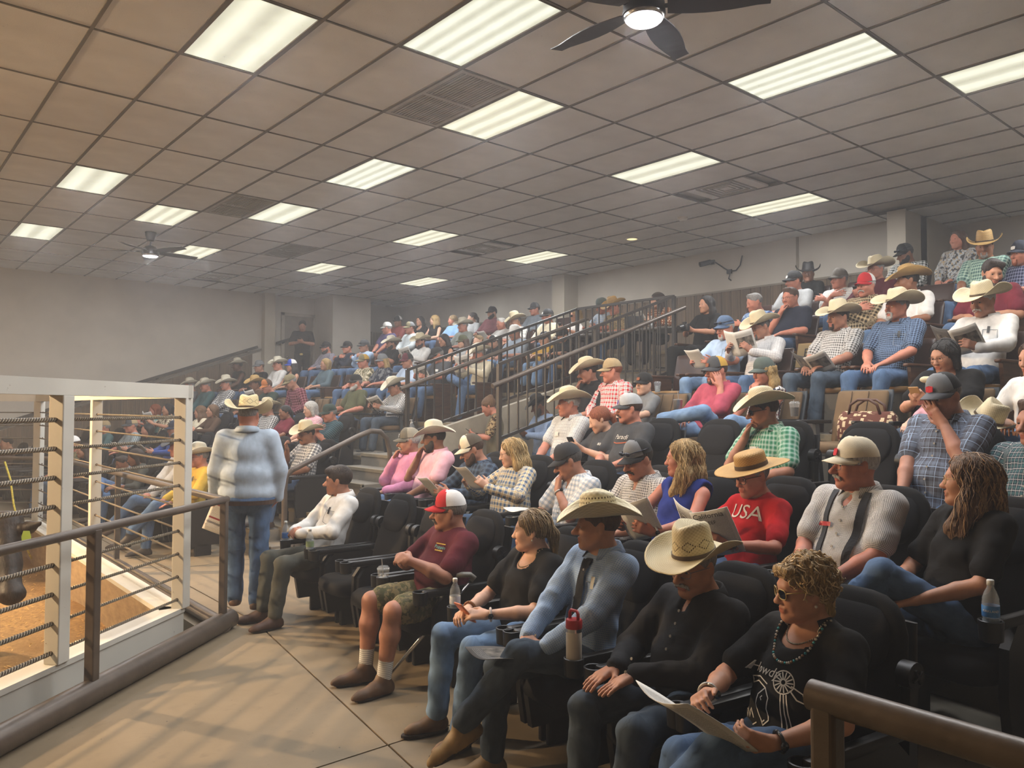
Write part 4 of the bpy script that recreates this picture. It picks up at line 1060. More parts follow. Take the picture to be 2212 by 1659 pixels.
# ------------------------------------------------------------------ one person
def smooth_ring(c, r, n): return [c+r*v for v in ()]
PERSONS = {}; SEATS = []; CHAIRS = {}
def person(key, desc, row, y, hz, sex='M', sk='t', shirt='S:grey', sl='S', pants='J:denim', hat='', hair='short:brown', face='', yaw=25., pitch=4., tilt=0., arms='lap', legs='flat',
           build=1., lean=14., turn=0., x=None, floor=None, stand=False, child=1., extra=None, shoe='#3a2a1e', label=None, seat=None, noseat=False, hands=None, feet=None, torso=1.):
    FZ = FL[row] if floor is None else floor; hx = row_x(row, y) if x is None else x
    y_seat = y
    if not stand and x is None and lean < 13:        # leaning forward: the head comes ahead of the row line
        h2 = hx-.5*(math.sin(math.radians(14))-math.sin(math.radians(lean))); y, hz = y*h2/hx, CAM_H+(hz-CAM_H)*h2/hx; hx = h2
    dcam = math.sqrt(hx*hx+y*y)
    if dcam < 4.6: hh, hc = .0047, .0115
    elif dcam < 6.6: hh, hc = .0060, .0145
    elif dcam < 9.6: hh, hc = .0080, .019
    elif dcam < 13.5: hh, hc = .0108, .025
    else: hh, hc = .0138, .031
    near = dcam < 6.6; mid = dcam < 9.6
    m = sex == 'M'; b = build*child**.5; shw = (.172 if m else .152)*(.8+.2*build)*child; ang0 = -row_angle(y)*1.0
    facing = ang0-math.radians(turn)
    ln = math.radians(lean); sd = A3(math.sin(ln), 0, math.cos(ln)); hs = .43
    S = child
    if stand:
        leg = hz-FZ-.68*S*torso; Pc = A3(0, 0, leg); T = .52*S*torso; sd = A3(math.sin(ln), 0, math.cos(ln))
    else:
        Pc = A3(0, 0, hs+.10*min(1, S+.1)); T = min(max((hz-FZ-Pc[2]-.15*S)/math.cos(ln), .40*S), .60)
    N = Pc+sd*T; yw = math.radians(yaw)
    Rh = rot('z', -yaw)@rot('y', -pitch)@rot('x', tilt)
    hscale = (1. if m else .955)*(child**.35)
    Hc = N+A3(-.03, 0, 0)+Rh@A3(-.005, 0, .135*S**.5)
    SHr = A3(0, shw, 0); U = Pc+sd*(T-.055); sh = {1: U+SHr, -1: U-SHr}
    upl, fol = .285*S, .255*S
    body_V, body_Q, body_M = [], [], []; off = [0]
    def addb(V, Q, mi=0):
        body_V.append(V); body_Q.append(Q+off[0]); body_M.append(np.full(len(Q), mi) if np.isscalar(mi) else mi); off[0] += len(V)
    # ---- arms
    lapz = Pc[2]+.09
    def arm(code, s):
        o = -1 if code.endswith('L') else 1
        base = code.rstrip('LR')
        pole = A3(.25, s*.8, -.6); hd_ = A3(-.75, -s*.35, -.25); pn = A3(-.1, 0, -1.); cu = .35; el = None
        if base in ('chin', 'face', 'temple', 'raise') and s != o: base = 'lap'
        if base == 'lap': w = A3(-.25, s*.085, lapz+.02); cu = .4
        elif base == 'thigh': w = A3(-.26, s*.15, lapz+.035); hd_ = A3(-.9, -s*.12, -.32); cu = .12
        elif base == 'clasp': w = A3(-.25-.06*(build-1), s*.075, lapz+.09+.2*(build-1)); hd_ = A3(-.35, -s*.9, .1); pn = A3(.55, 0, -.6); cu = .55
        elif base == 'fold': w = A3(-.20, -s*.06, lapz+.20+.015*s); hd_ = A3(.1, -s*1, .15); pn = A3(1, 0, -.1); pole = A3(.1, s*.6, -.8); cu = .3
        elif base == 'paper': w = A3(-.32, s*.13, lapz+.10); hd_ = A3(-.75, -s*.25, .3); pn = A3(.1, -s*1, .1); cu = .75
        elif base == 'read': w = A3(-.31, s*.14, lapz+.20); hd_ = A3(-.6, -s*.25, .6); pn = A3(.1, -s*1, .1); cu = .75
        elif base == 'phone': w = A3(-.27, s*.055, lapz+.15); hd_ = A3(-.8, -s*.25, .45); pn = A3(.5, -s*.6, .5); cu = .7
        elif base == 'rest': w = A3(-.26, s*.27, .66 if not stand else lapz); hd_ = A3(-.9, 0, -.25); cu = .3; pole = A3(.6, s*.4, -.6)
        elif base == 'chin': w = Hc+Rh@A3(-.155-.05*(build-1), s*.03, -.17); hd_ = Rh@A3(.42, -s*.2, .85); pn = Rh@A3(.75, -s*.35, -.35); cu = .85; pole = A3(-.35, s*.45, -1)
        elif base == 'face': w = Hc+Rh@A3(-.125, s*.075, -.14); hd_ = Rh@A3(-.05, -s*.55, .85); pn = Rh@A3(1, -s*.1, 0); cu = .12; pole = A3(-.3, s*.6, -1)
        elif base == 'temple': w = Hc+Rh@A3(-.06, s*.125, -.15); hd_ = Rh@A3(0, -s*.25, .95); pn = Rh@A3(.2, -s*1, 0); cu = .25; pole = A3(-.2, s*.6, -1)
        elif base == 'raise': w = Hc+Rh@A3(-.22, s*.12, -.16); hd_ = A3(-.4, -s*.3, .8); pn = A3(.6, -s*.5, 0); cu = .9; pole = A3(-.2, s*.6, -1)
        elif base == 'hips': w = Pc+A3(-.02, s*.20*b, .06); hd_ = A3(-.6, -s*.5, -.5); pn = A3(0, -s*1, 0); pole = A3(.5, s*1, 0); cu = .5
        elif base == 'hang': w = Pc+A3(-.04, s*.23*b, -.10); hd_ = A3(-.1, 0, -1); pn = A3(0, -s*1, 0); pole = A3(.8, s*.5, 0); cu = .4
        else: w = A3(-.25, s*.085, lapz)
        if hands and s in hands:
            hv = hands[s]; w = A3(*hv[0])
            if len(hv) > 1 and hv[1] is not None: hd_ = A3(*hv[1])
            if len(hv) > 2 and hv[2] is not None: pn = A3(*hv[2])
            if len(hv) > 3: cu = hv[3]
            if len(hv) > 4: pole = A3(*hv[4])
        e, w = ik(sh[s], w, upl, fol, pole); return e, w, hd_, pn, cu
    codes = arms.split('/'); codes = {1: codes[0], -1: codes[-1]}       # right / left
    AR = {s: arm(codes[s], s) for s in (1, -1)}
    ra = (.045 if m else .038)*(.75+.25*build)*S**.6
    # ---- skin: head, neck, chest top
    fatf = 1+.35*(build-1); H = xform([p if p[0] == 'c' else p for p in head_prims(sex, fatf, 1.1 if m else .92)], np.eye(3), np.zeros(3))
    def sc(ps, k): return [('c', p[1]*k, p[2]*k, p[3]*k, p[4]*k)+p[5:] if p[0] == 'c' else ('e', p[1]*k, p[2]*k)+p[3:] for p in ps]
    HP = xform(sc(H, hscale), Rh, Hc)
    nk = .056 if m else .046; nk *= (.7+.3*build)*S**.4
    top = [RC(Hc+Rh@A3(.022, 0, -.05), N+A3(.005, 0, -.01), nk, nk*1.12, .03)]
    for s in (-1, 1): top.append(RC(N+A3(.012, 0, -.005), sh[s]+A3(0, -s*.04, -.012), .042*S, .042*S, .05))
    if extra and 'scoop' in extra or near: top.append(EL(Pc+sd*(T-.12)+A3(-.012, 0, 0), (.085*b, shw*.78, .10), k=.05))
    SKN = HP+top
    eb = MB()
    for s in (-1, 1):
        eb.ball((-.0785, s*.0315, -.001), .0125, 8); 
    ev = np.array(eb.v)
    for s in (-1, 1):
        pass
    nq = [f for f in eb.f if len(f) == 4]; fx = ev.copy()
    iris = np.array([np.mean([ev[j] for j in f], 0) for f in nq]); im = (iris[:, 0] < -.0885)
    addb((fx*hscale)@Rh.T+Hc, np.array(nq), np.where(im, 3, 2))
    # ---- skin: arms and hands
    frames = {'T': (Pc, np.stack([A3(math.cos(ln), 0, -math.sin(ln)), A3(0, 1, 0), sd], 1), .17*b)}
    for s in (1, -1):
        e, w, hdv, pn, cu = AR[s]
        side = 1 if np.dot(np.cross(hdv, pn), A3(0, -s, 0.3)) > 0 else -1
        if hands and s in hands and len(hands[s]) > 5: side = hands[s][5]
        HPm = hand_prims(w, hdv, pn, side, cu, (.98 if m else .88)*S**.7)
        fa = [RC(e, e+(w-e)*.35, ra*.93, ra*.95, .01), RC(e+(w-e)*.35, w, ra*.95, .027*(1 if m else .86)*S**.5, .012)]
        ua = [RC(sh[s]+(e-sh[s])*.15, e, ra*1.12, ra*.92, .012)] if sl == 'N' else []
        if sl in 'SB': ua = [RC(sh[s], sh[s]+(e-sh[s])*.6, .022, .022, .01), RC(sh[s]+(e-sh[s])*.58, e, ra*1.02, ra*.92, .012)]
        if sl == 'Q': ua = [RC(sh[s], e, .022, .022, .01)]; fa = [RC(e, e+(w-e)*.35, .022, .026, .01), RC(e+(w-e)*.35, w, ra*.95, .027*(1 if m else .86)*S**.5, .012)]
        lim = None
        if sl == 'L':
            fa = [RC(sh[s]*.9+N*.1, e, .022, .022, .01), RC(e, e+(w-e)*.6, .022, .028, .01), RC(e+(w-e)*.6, w, .03, .026*(1 if m else .86), .01)]
        SKN += fa+ua+HPm
        SKN.append(RC(sh[s]*.75+N*.25, sh[s]+(e-sh[s])*.2, .026, ra if sl == 'N' else .024, .02))
        frames['U%d' % s] = (sh[s], frame_of(sh[s], e), .06); frames['F%d' % s] = (e, frame_of(e, w), .05)
    # ---- legs
    LG = {}
    thl, shl = .43*S, .41*S
    for s in (1, -1):
        hip = Pc+A3(0, s*.088*b**.5*S, -.02); pole = A3(-.6, s*.15, .8); ft = A3(-1, s*.15, 0)
        if stand:
            an = A3(.02+(.08 if s > 0 else -.10), s*.10*S, .09); pole = A3(-1, 0, 0)
        else:
            an = A3(-.46*S-.02, s*.13, .10 if S > .8 else .16)
            if legs == 'ext': an = A3(-.66, s*.12, .10)
            if legs == 'wide': an = A3(-.42, s*.2, .10)
            if legs == 'cross' and s > 0: an = A3(-.50, -.16, lapz+.0); pole = A3(-.5, .9, .5); ft = A3(-.3, -.9, -.25)
            if legs == 'crossL' and s < 0: an = A3(-.52, .14, lapz+.0); pole = A3(-.5, -.9, .5); ft = A3(-.3, .9, -.25)
            if legs == 'knee' and s < 0: an = A3(-.66, .10, .30); pole = A3(-.4, -.1, 1.); ft = A3(-.85, .2, -.45)
            if legs == 'kneeR' and s > 0: an = A3(-.66, -.06, .30); pole = A3(-.4, .1, 1.); ft = A3(-.85, -.2, -.45)
            if feet and s in feet: an = A3(*feet[s][0]); ft = A3(*feet[s][1]) if len(feet[s]) > 1 else ft; pole = A3(*feet[s][2]) if len(feet[s]) > 2 else pole
        kn, an = ik(hip, an, thl, shl, pole); LG[s] = (hip, kn, an, ft/np.linalg.norm(ft))
        frames['H%d' % s] = (hip, frame_of(hip, kn), .08); frames['S%d' % s] = (kn, frame_of(kn, an), .06)
    shorts = pants.startswith('!'); pcode = pants.lstrip('!')
    lf = (.82+.18*build)*S**.5
    if shorts:
        for s in (1, -1):
            hip, kn, an, ft = LG[s]
            SKN += [RC(hip, hip+(kn-hip)*.6, .03, .05, .02), RC(Pc+sd*(T-.1), Pc, .03, .03, .02), RC(Pc, hip, .03, .03, .02), RC(hip+(kn-hip)*.55, kn, .068*lf, .056*lf, .03), RC(kn, kn+(an-kn)*.35, .054*lf, .057*lf, .03), RC(kn+(an-kn)*.35, an, .057*lf, .036, .03), RC(an, an+A3(0, 0, -.05), .036, .036, .02)]
    skm = skin(sk)
    V, Q = solid(SKN, hh); mi = np.zeros(len(Q), int)
    if mid:
        cen = (V[Q].mean(1)-Hc)@Rh/hscale
        lip = (cen[:, 0] < -.0915) & (np.abs(cen[:, 1]) < .0225) & (cen[:, 2] > -.0825) & (cen[:, 2] < -.0575); mi[lip] = 1
    addb(V, Q, mi)
    V = np.concatenate(body_V); Q = np.concatenate(body_Q); Mi = np.concatenate(body_M)
    me = np_mesh('person', V, Q, [skm, lipm(sk), M_EYEW, M_IRIS], Mi)
    root = place('person', me)
    R4 = Matrix.Rotation(facing, 4, 'Z'); ho = R4 @ Vector((Hc[0], Hc[1], 0))
    root.location = (hx-ho.x, y-ho.y, FZ); root.rotation_euler = (0, 0, facing)
    tag(root, label or (('standing' if stand else 'seated')+' person in '+desc), 'person', 'spectators in the stands')
    # ---- shirt
    TR = frames['T'][1]; cut = []; k = .045
    P = [EL(Pc+sd*(.02)+A3(-.0, 0, 0), (.122*b, .165*b, .13), TR, k, tag='T'), EL(Pc+sd*(T*.32)+A3(-.022*(b-.6), 0, 0), (.118*b**1.35, .152*b**1.2, .17), TR, k, tag='T'), EL(Pc+sd*(T*.68), (.112*b**.8, shw*.98, .175), TR, k, tag='T')]
    if not m: P.append(EL(Pc+sd*(T*.62)+A3(-.075*b, 0, 0), (.055, .115, .065), TR, .05, tag='T'))
    P.append(RC(sh[1]+A3(0, -.03, -.015), sh[-1]+A3(0, .03, -.015), .066*b**.5, .066*b**.5, k, tag='T'))
    for s in (1, -1):
        P.append(RC(N+A3(.012, 0, -.016), sh[s]+A3(0, -s*.02, -.008), .046, .050, .05, tag='T'))
        e, w = AR[s][0], AR[s][1]; r0 = ra*1.28+.006
        if sl == 'L':
            P += [RC(sh[s], e, r0*1.1, r0*.98, .03, tag='U%d' % s), RC(e, e+(w-e)*.93, r0*.98, r0*.68, .02, tag='F%d' % s), RC(e+(w-e)*.86, e+(w-e)*.99, r0*.72, r0*.70, .004, tag='F%d' % s)]
        elif sl == 'Q': P += [RC(sh[s], e, r0*1.1, r0, .03, tag='U%d' % s), RC(e, e+(w-e)*.42, r0, r0*.9, .02, tag='F%d' % s)]
        elif sl == 'S': P.append(RC(sh[s], sh[s]+(e-sh[s])*.74, r0*1.12, r0*1.10, .03, tag='U%d' % s))
        elif sl == 'B': P.append(RC(sh[s], sh[s]+(e-sh[s])*.66, r0*1.35, r0*1.28, .03, tag='U%d' % s))
        elif sl == 'N': P.append(EL(sh[s]+A3(0, s*.035, -.03), (.06, .045, .08), k=.01, op=-1))
    if extra and 'scoop' in extra: P.append(EL(N+A3(-.085, 0, -.02), (.075, .075, .075), k=.01, op=-1))
    elif near and m and not shirt.startswith('S:maroon'): P.append(RC(N+A3(-.10, 0, .03), N+A3(-.125, 0, -.075), .035, .012, .01, op=-1))
    else: P.append(EL(N+A3(-.06, 0, .035), (.06, .055, .035), k=.01, op=-1))
    V, Q = solid(P, hc, cuts=[((0, 0, -1), -(Pc[2]-.075))])
    fab = fab_coords(V, P, frames)
    if near or mid: V = folds(V, fab, frames, .0046/max(1, build)*(.6 if stand else 1), key)
    sm = np_mesh('shirt', V, Q, [cloth(shirt)], None, fab); so = place('shirt', sm, root)
    # collar
    if sl in 'LSQ' and mid and not (extra and ('tee' in extra or 'scoop' in extra)):
        cb = MB(); n = 18; rows_ = []
        rn = nk*1.12+.010
        for q in range(n):
            t = math.radians(28+304*q/(n-1)); d = A3(-math.cos(t), math.sin(t), 0)
            c0 = N+A3(.006, 0, 0); drop = .038*(abs(math.cos(t/2)))**0.5
            up = c0+d*rn+A3(0, 0, .036-.018*(-d[0])*.8); o1 = c0+d*(rn+.008)+A3(0, 0, .038-.018*(-d[0])*.8); dn = c0+d*(rn+.032+.016*max(0, -d[0]))+A3(0, 0, .002-.030*max(0, -d[0])); inn = c0+d*(rn-.002)+A3(0, 0, -.02)
            rows_.append([inn, up, o1, dn, dn+d*(-.006)+A3(0, 0, -.003)])
        cb.loft([[tuple(p) for p in r] for r in rows_], cap=False, closed=False)
        cm = cb.build('collar', cloth(shirt), so, True)
        a = cm.data.attributes.new('fab', 'FLOAT_VECTOR', 'POINT'); a.data.foreach_set('vector', [x for i, p in enumerate(cb.v) for x in (p[1], p[0]+p[2], 0)])
        if near:
            bt = MB(); nrm = TR@A3(-1, 0, 0)
            for q in range(6):
                v = T*(.80-.13*q); pt = None
                # nearest shirt vertex on the front centre line
                tgt = Pc+sd*v; L = (V-tgt)@TR; mk = (np.abs(L[:, 1]) < .016) & (np.abs(L[:, 2]) < .02)
                if mk.any():
                    xx = L[mk, 0].min(); pt = tgt+TR@A3(xx-.002, 0, 0); bt.tube([tuple(pt+nrm*.0), tuple(pt+nrm*.004)], .0065, 8)
            if bt.v: bt.build('buttons', mat('shirt_button', '#8f8a80', .4, var=0), so)
    # ---- trousers
    P = [EL(Pc+A3(-.0, 0, -.045), (.125*b, .16*b, .105), None, .05, tag='T')]
    for s in (1, -1):
        hip, kn, an, ft = LG[s]
        if stand:
            P += [RC(hip, kn, .092*lf, .072*lf, .03, tag='H%d' % s), RC(kn, an+A3(0, 0, -.03), .070*lf, .062*lf, .03, tag='S%d' % s)]
        elif shorts: P += [RC(hip, hip+(kn-hip)*.82, .10*lf, .088*lf, .03, tag='H%d' % s)]
        elif extra and 'capri' in extra: P += [RC(hip, kn, .092*lf, .068*lf, .03, tag='H%d' % s), RC(kn, kn+(an-kn)*.45, .072*lf, .082*lf, .03, tag='S%d' % s)]
        else: P += [RC(hip, kn, .090*lf, .066*lf, .03, tag='H%d' % s), RC(kn, kn+(an-kn)*.96, .067*lf, .060, .03, tag='S%d' % s)]
    V, Q = solid(P, hc if near else hc*1.22)
    fab = fab_coords(V, P, frames)
    if near or mid: V = folds(V, fab, {k_: f_ for k_, f_ in frames.items() if k_[0] in 'HS'}, .0048, key+'t')
    place('shorts' if shorts else 'trousers', np_mesh('trousers', V, Q, [cloth(pcode)], None, fab), root)
    if extra and 'capri' in extra:
        for s in (1, -1):
            hip, kn, an, ft = LG[s]; V, Q = solid([RC(kn+(an-kn)*.3, kn+(an-kn)*.6, .05, .05, .03), RC(kn+(an-kn)*.6, an, .05, .032, .02)], .009)
            place('calf', np_mesh('calf', V, Q, [skm]), root)
    # ---- shoes
    showfeet = dcam < 12 or row < 1 or stand
    if showfeet:
        for s in (1, -1):
            hip, kn, an, ft = LG[s]; fwd = ft; up = A3(0, 0, 1)-fwd*fwd[2]; up = up/np.linalg.norm(up); lat = np.cross(fwd, up); Rf = np.stack([fwd, lat, up], 1)
            q = [RC((-.03, 0, -.052), (.05, 0, -.048), .036, .038, .03), RC((.05, 0, -.05), (.135, 0, -.062), .040, .032, .03), RC((.135, 0, -.062), (.17, 0, -.066), .032, .024, .02), RC((0, 0, .0), (-.01, 0, -.05), .042, .04, .03)]
            ps = xform(sc(q, S**.5*(1.16 if m else .97)), Rf, an)
            o = an+Rf@A3(0, 0, -.085)
            V, Q = solid(ps, .011 if near else .016, cuts=[(tuple(-up), float(-(up@o)))])
            sho = place('boot' if hat[:1] not in ('', 'c') else 'shoe', np_mesh('shoe', V, Q, [mat('shoe_'+shoe, shoe, .6, var=.3, vscale=14)]), root)
            if dcam < 7:
                sb = MB(); rg = []
                for t in range(16):
                    a = 2*math.pi*t/16; x_ = .068+.135*math.cos(a); y_ = .047*math.sin(a)*(1 if math.cos(a) > 0 else .85); rg.append((x_, y_))
                sb.loft([[tuple(an+Rf@A3(x_, y_, z)) for x_, y_ in rg] for z in (-.092, -.078)]); sb.build('sole', mat('shoe_sole', '#2a211a', .8), sho)
            if shorts:
                V, Q = solid([RC(an+A3(0, 0, -.04), an+(kn-an)*.28, .044, .047, .02)], .008); place('sock', np_mesh('sock', V, Q, [cloth('T:white,ltgrey,1.2')], None, np.column_stack([V[:, 1], V[:, 2], V[:, 0]])), root)
    # ---- hair
    hst, _, hcol = hair.partition(':'); hm = hairm(hcol or 'brown'); HPz = []; cuts = []
    def Hx(prims): return xform(sc(prims, hscale), Rh, Hc)
    covered = bool(hat); q = []
    face_cut = [EL((-.118, 0, -.03), (.092, .076, .112), k=.010, op=-1)]+[EL((-.062, s_*.085, -.02), (.040, .040, .060), k=.010, op=-1) for s_ in (-1, 1)]*(hst not in ('long', 'wavy', 'bob'))
    if hst == 'bald': q = [EL((.022, 0, .0), (.094, .0815, .055), k=.01), EL((-.03, 0, .075), (.10, .10, .062), k=.01, op=-1)]+face_cut
    elif hst == 'buzz': q = [EL((.015, 0, .036), (.102, .0805, .09), k=.01)]+face_cut
    elif hst == 'short': q = [EL((.016, 0, .036), (.104, .0825, .0915), k=.02), RC((-.055, -.03, .104), (-.045, .04, .107), .02, .022, .03)]+face_cut
    elif hst == 'swept': q = [EL((.018, 0, .038), (.11, .088, .098), k=.02), RC((-.07, -.05, .085), (-.06, .04, .105), .03, .026, .03)]+face_cut
    else: q = [EL((.018, 0, .032), (.11, .09, .095), k=.02)]+face_cut
    q += [EL((.02, s*.10, -.01), (.022, .03, .035), k=.008, op=-1) for s in (-1, 1)] if hst in ('short', 'buzz', 'bald', 'swept') else []
    ext = []
    if hst in ('long', 'wavy'):
        L = -.30 if hst == 'long' else -.27
        for s in (-1, 1):
            ext += [RC((.010, s*.084, .0), (.018, s*.098, -.12), .026, .036, .03), RC((.015, s*.095, -.12), (-.035 if hst == 'wavy' else .0, s*.105, L), .036, .022, .03)]
            if hst == 'wavy': ext += [RC((-.01, s*.09, -.08), (-.075, s*.085, -.22), .03, .026, .03), RC((-.075, s*.085, -.22), (-.07, s*.08, -.31), .026, .014, .03)]
        ext += [RC((.07, 0, .0), (.085, 0, -.2), .065, .06, .04), RC((.075, .03, -.1), (.08, .04, L), .06, .03, .03), RC((.075, -.03, -.1), (.08, -.04, L), .06, .03, .03)]
    elif hst == 'bob':
        for s in (-1, 1): ext += [RC((.010, s*.084, .02), (.005, s*.088, -.10), .026, .028, .03)]
        ext += [RC((.07, 0, .0), (.07, 0, -.1), .062, .055, .04)]
    elif hst == 'curly':
        rr = random.Random(5)
        for q_ in range(210):
            a = rr.uniform(-2.6, 2.6); el = rr.uniform(-.4, 1.45); rad = 1.0+.045*rr.random()
            c_ = np.array((.022+.104*rad*math.cos(a)*math.cos(el), .088*rad*math.sin(a)*math.cos(el), .032+.098*rad*math.sin(el)))
            d_ = np.array((rr.uniform(-.2, 1), rr.uniform(-1, 1), rr.uniform(-1, .6))); d_ = d_/np.linalg.norm(d_)*.017
            e_ = c_+d_; g_ = e_+np.array((d_[2], d_[0], -abs(d_[1])))*.7
            ext += [RC(c_-d_*.5, e_, .0075, .0065, .005), RC(e_, g_, .0065, .0045, .004)]
        ext += [RC((.075, 0, .02), (.08, 0, -.09), .045, .035, .03), RC((-.07, -.05, .085), (-.085, .03, .08), .02, .02, .02)]
    elif hst == 'pony': ext += [RC((.10, 0, .0), (.125, 0, -.03), .028, .03, .02), RC((.125, 0, -.03), (.13, 0, -.19), .034, .014, .02)]
    elif hst == 'bun': ext += [EL((.085, 0, .10), (.04, .04, .036), k=.012), RC((.03, 0, .1), (.085, 0, .1), .03, .03, .03)]
    prims = Hx(q[:2]+ext+q[2:]) if hst not in ('bald', 'buzz') else Hx(q+ext)
    up = Rh@A3(0, 0, 1); bk = Rh@A3(1, 0, 0)
    cz = .055 if covered else 9
    if covered: cuts.append((tuple(up), float(up@Hc)+cz*hscale))
    if hst in ('short', 'buzz', 'bald', 'swept'): cuts.append((tuple(-(up*.9+bk*.1)), float(-(up*.9+bk*.1)@(Hc+Rh@A3(.03, 0, -.055)))))
    V, Q = solid(prims, hh*1.25 if near else hh*1.35, cuts=cuts)
    if len(Q):
        if hst in ('curly', 'wavy', 'long') and mid:
            L = (V-Hc)@Rh; w_ = .0035*np.sin(L[:, 1]*170+3*np.sin(L[:, 2]*38))+.003*np.sin(L[:, 0]*180+2.5*np.sin(L[:, 2]*45+1.))
            V = V+((L/np.maximum(np.linalg.norm(L, axis=1), .05)[:, None])*w_[:, None])@Rh.T
        ho_ = place('hair', np_mesh('hair', V, Q, [hm]), root)
        if dcam < 7.2 and hst in ('long', 'wavy', 'curly', 'pony', 'bob'): locks(ho_, V, Q, Hc, Rh, hst, hcol or 'brown', key, {'curly': 300, 'wavy': 210, 'long': 200}.get(hst, 120) if near else 110)
    if mid:
        bw = Hx([RC((-.0915, s*.014, .021), (-.083, s*.046, .021), .0042, .003, .003) for s in (-1, 1)])
        V, Q = solid(bw, .0035 if near else .005); place('eyebrows', np_mesh('eyebrows', V, Q, [hairm('dkbrown' if hcol in ('black', 'dkbrown', 'brown') else hcol or 'brown')]), root)
    def fcol(c): return c if c in HAIR else (hcol or 'brown')
    for it in face.split(','):
        it = it.strip(); nm, _, fc = it.partition(':')
        if nm == 'mous':
            V, Q = solid(Hx([RC((-.107, s*.004, -.0535), (-.094, s*.031, -.064), .0095, .0065, .006) for s in (-1, 1)]+[RC((-.094, s*.031, -.064), (-.087, s*.036, -.078), .0065, .004, .006) for s in (-1, 1)]), .0038 if near else .006)
            place('moustache', np_mesh('moustache', V, Q, [hairm(fcol(fc))]), root)
        elif nm in ('beard', 'goatee'):
            if nm == 'beard':
                q = [EL((-.028, 0, -.040), (.069, .0645*fatf, .088), k=.03), EL((-.078, 0, -.108), (.026, .034, .028), k=.03)]+[RC((.004, s*.055*fatf, -.05), (-.066, s*.022, -.103), .028, .024, .03) for s in (-1, 1)]
                q += [EL((-.112, 0, -.072), (.026, .024, .012), k=.006, op=-1), EL((-.085, 0, .0), (.085, .060, .052), k=.015, op=-1), EL((.05, 0, -.0), (.055, .2, .2), k=.01, op=-1)]
            else: q = [EL((-.082, 0, -.104), (.024, .026, .024), k=.01)]+[RC((-.094, s*.027, -.066), (-.088, s*.024, -.1), .008, .011, .008) for s in (-1, 1)]
            V, Q = solid(Hx(q), .0042 if near else .0065); place('beard', np_mesh('beard', V, Q, [hairm(fcol(fc))]), root)
        elif nm in ('gl', 'sun', 'rnd', 'gls'):
            g = MB(); thick = .0022 if nm != 'gl' else .0014
            hw, hgt = (.0265, .019) if nm != 'rnd' else (.027, .024)
            lens = MB()
            for s in (-1, 1):
                ring = []; 
                for t in range(17):
                    a = 2*math.pi*t/16; c_, s_ = math.cos(a), math.sin(a); pw = 2/3.
                    ring.append((-.1035+.010*abs((s*.033+hw*math.copysign(abs(c_)**pw, c_))/.06)**2, s*.033+hw*math.copysign(abs(c_)**pw, c_), -.004+hgt*math.copysign(abs(s_)**pw, s_)))
                g.tube(ring, thick, 6); 
                if nm == 'sun': lens.add([(p[0]+.001, p[1], p[2]) for p in ring[:-1]], [tuple(range(16))])
                g.tube([(-.0935, s*.0595, .004), (-.06, s*.073, .006), (.012, s*.083, .004), (.022, s*.082, -.012)], thick, 6)
            g.tube([(-.1035, -.007, .0), (-.108, 0, .003), (-.1035, .007, .0)], thick, 6)
            def tm(mb): mb.v = [tuple(Rh@(np.array(p)*hscale)+Hc) for p in mb.v]; return mb
            go = tm(g).build('glasses', mat('glasses_frame_'+(fc or 'black'), {'': '#15110f', 'tort': '#3b2413', 'gold': '#a98d52', 'steel': '#77787a'}.get(fc, '#15110f'), .35, .3 if fc in ('gold', 'steel') else 0, var=0), root, True)
            if lens.v: tm(lens).build('dark_lens', mat('dark_lens', '#0d0a10', .1, var=0), go)
        elif nm == 'ear':
            eb = MB()
            for s in (-1, 1): eb.ball((.008, s*.085, -.05), .006, 6)
            eb.v = [tuple(Rh@(np.array(p)*hscale)+Hc) for p in eb.v]; eb.build('earrings', mat('pearl', '#d8d0c0', .25, var=0), root, True)
        elif nm == 'cig':
            eb = MB(); eb.tube([(-.10, -.005, -.069), (-.155, -.02, -.078)], .0035, 8); eb.v = [tuple(Rh@(np.array(p)*hscale)+Hc) for p in eb.v]; eb.build('toothpick', mat('paper_white', '#d9d4c8', .8), root)
    # ---- hat
    if hat:
        hp = hat.split(':'); z0 = .052 if hp[0] != 'cap' else .046
        tl = rot('y', -3 if hp[0] != 'cap' else -6)
        Mx = Matrix((Rh@tl*hscale*1.0).tolist()).to_4x4(); Mx.translation = Vector(Hc+Rh@A3(.008, 0, z0)*hscale)
        if hp[0] == 'cap':
            cs = hp[1].split(','); cs = cs+[cs[-1]]*(3-len(cs)); cme, vme, bme = get_cap(cs[0], cs[1], cs[2])
            o = place('cap', cme, root); o.matrix_local = Mx; place('visor', vme, o)
            if mid: place('cap_button', bme, o)
            if len(hp) > 2:
                for it in hp[2].split(','):
                    if it == 'shades':
                        g = MB()
                        for s in (-1, 1): g.ball((-.106, s*.035, .035), (.010, .028, .016), 7)
                        g.tube([(-.11, -.02, .04), (-.112, .02, .04)], .004, 6); g.tube([(-.1, .06, .038), (0, .094, .03), (.04, .085, .025)], .004, 6); g.tube([(-.1, -.06, .038), (0, -.094, .03), (.04, -.085, .025)], .004, 6)
                        g.build('cap_sunglasses', mat('shade_lens', '#141a2c', .15, var=0), o, True)
                    elif it.startswith('patch'):
                        g = MB(); pc = it.split('=')[1]
                        g.loft([[(-.1015-dx-.012*(1-((y_/.05)**2)) if 0 else -.098*math.cos(y_*9.5)-.006+z_*.35-dx-.0025, y_, .03+z_) for y_, z_ in ((-.024, -.012), (0, -.016), (.024, -.012), (.024, .016), (0, .022), (-.024, .016))] for dx in (0, .004)])
                        g.build('cap_patch', mat('patch_'+pc, COLN.get(pc, pc), .8, var=.2, vscale=90), o)
        else:
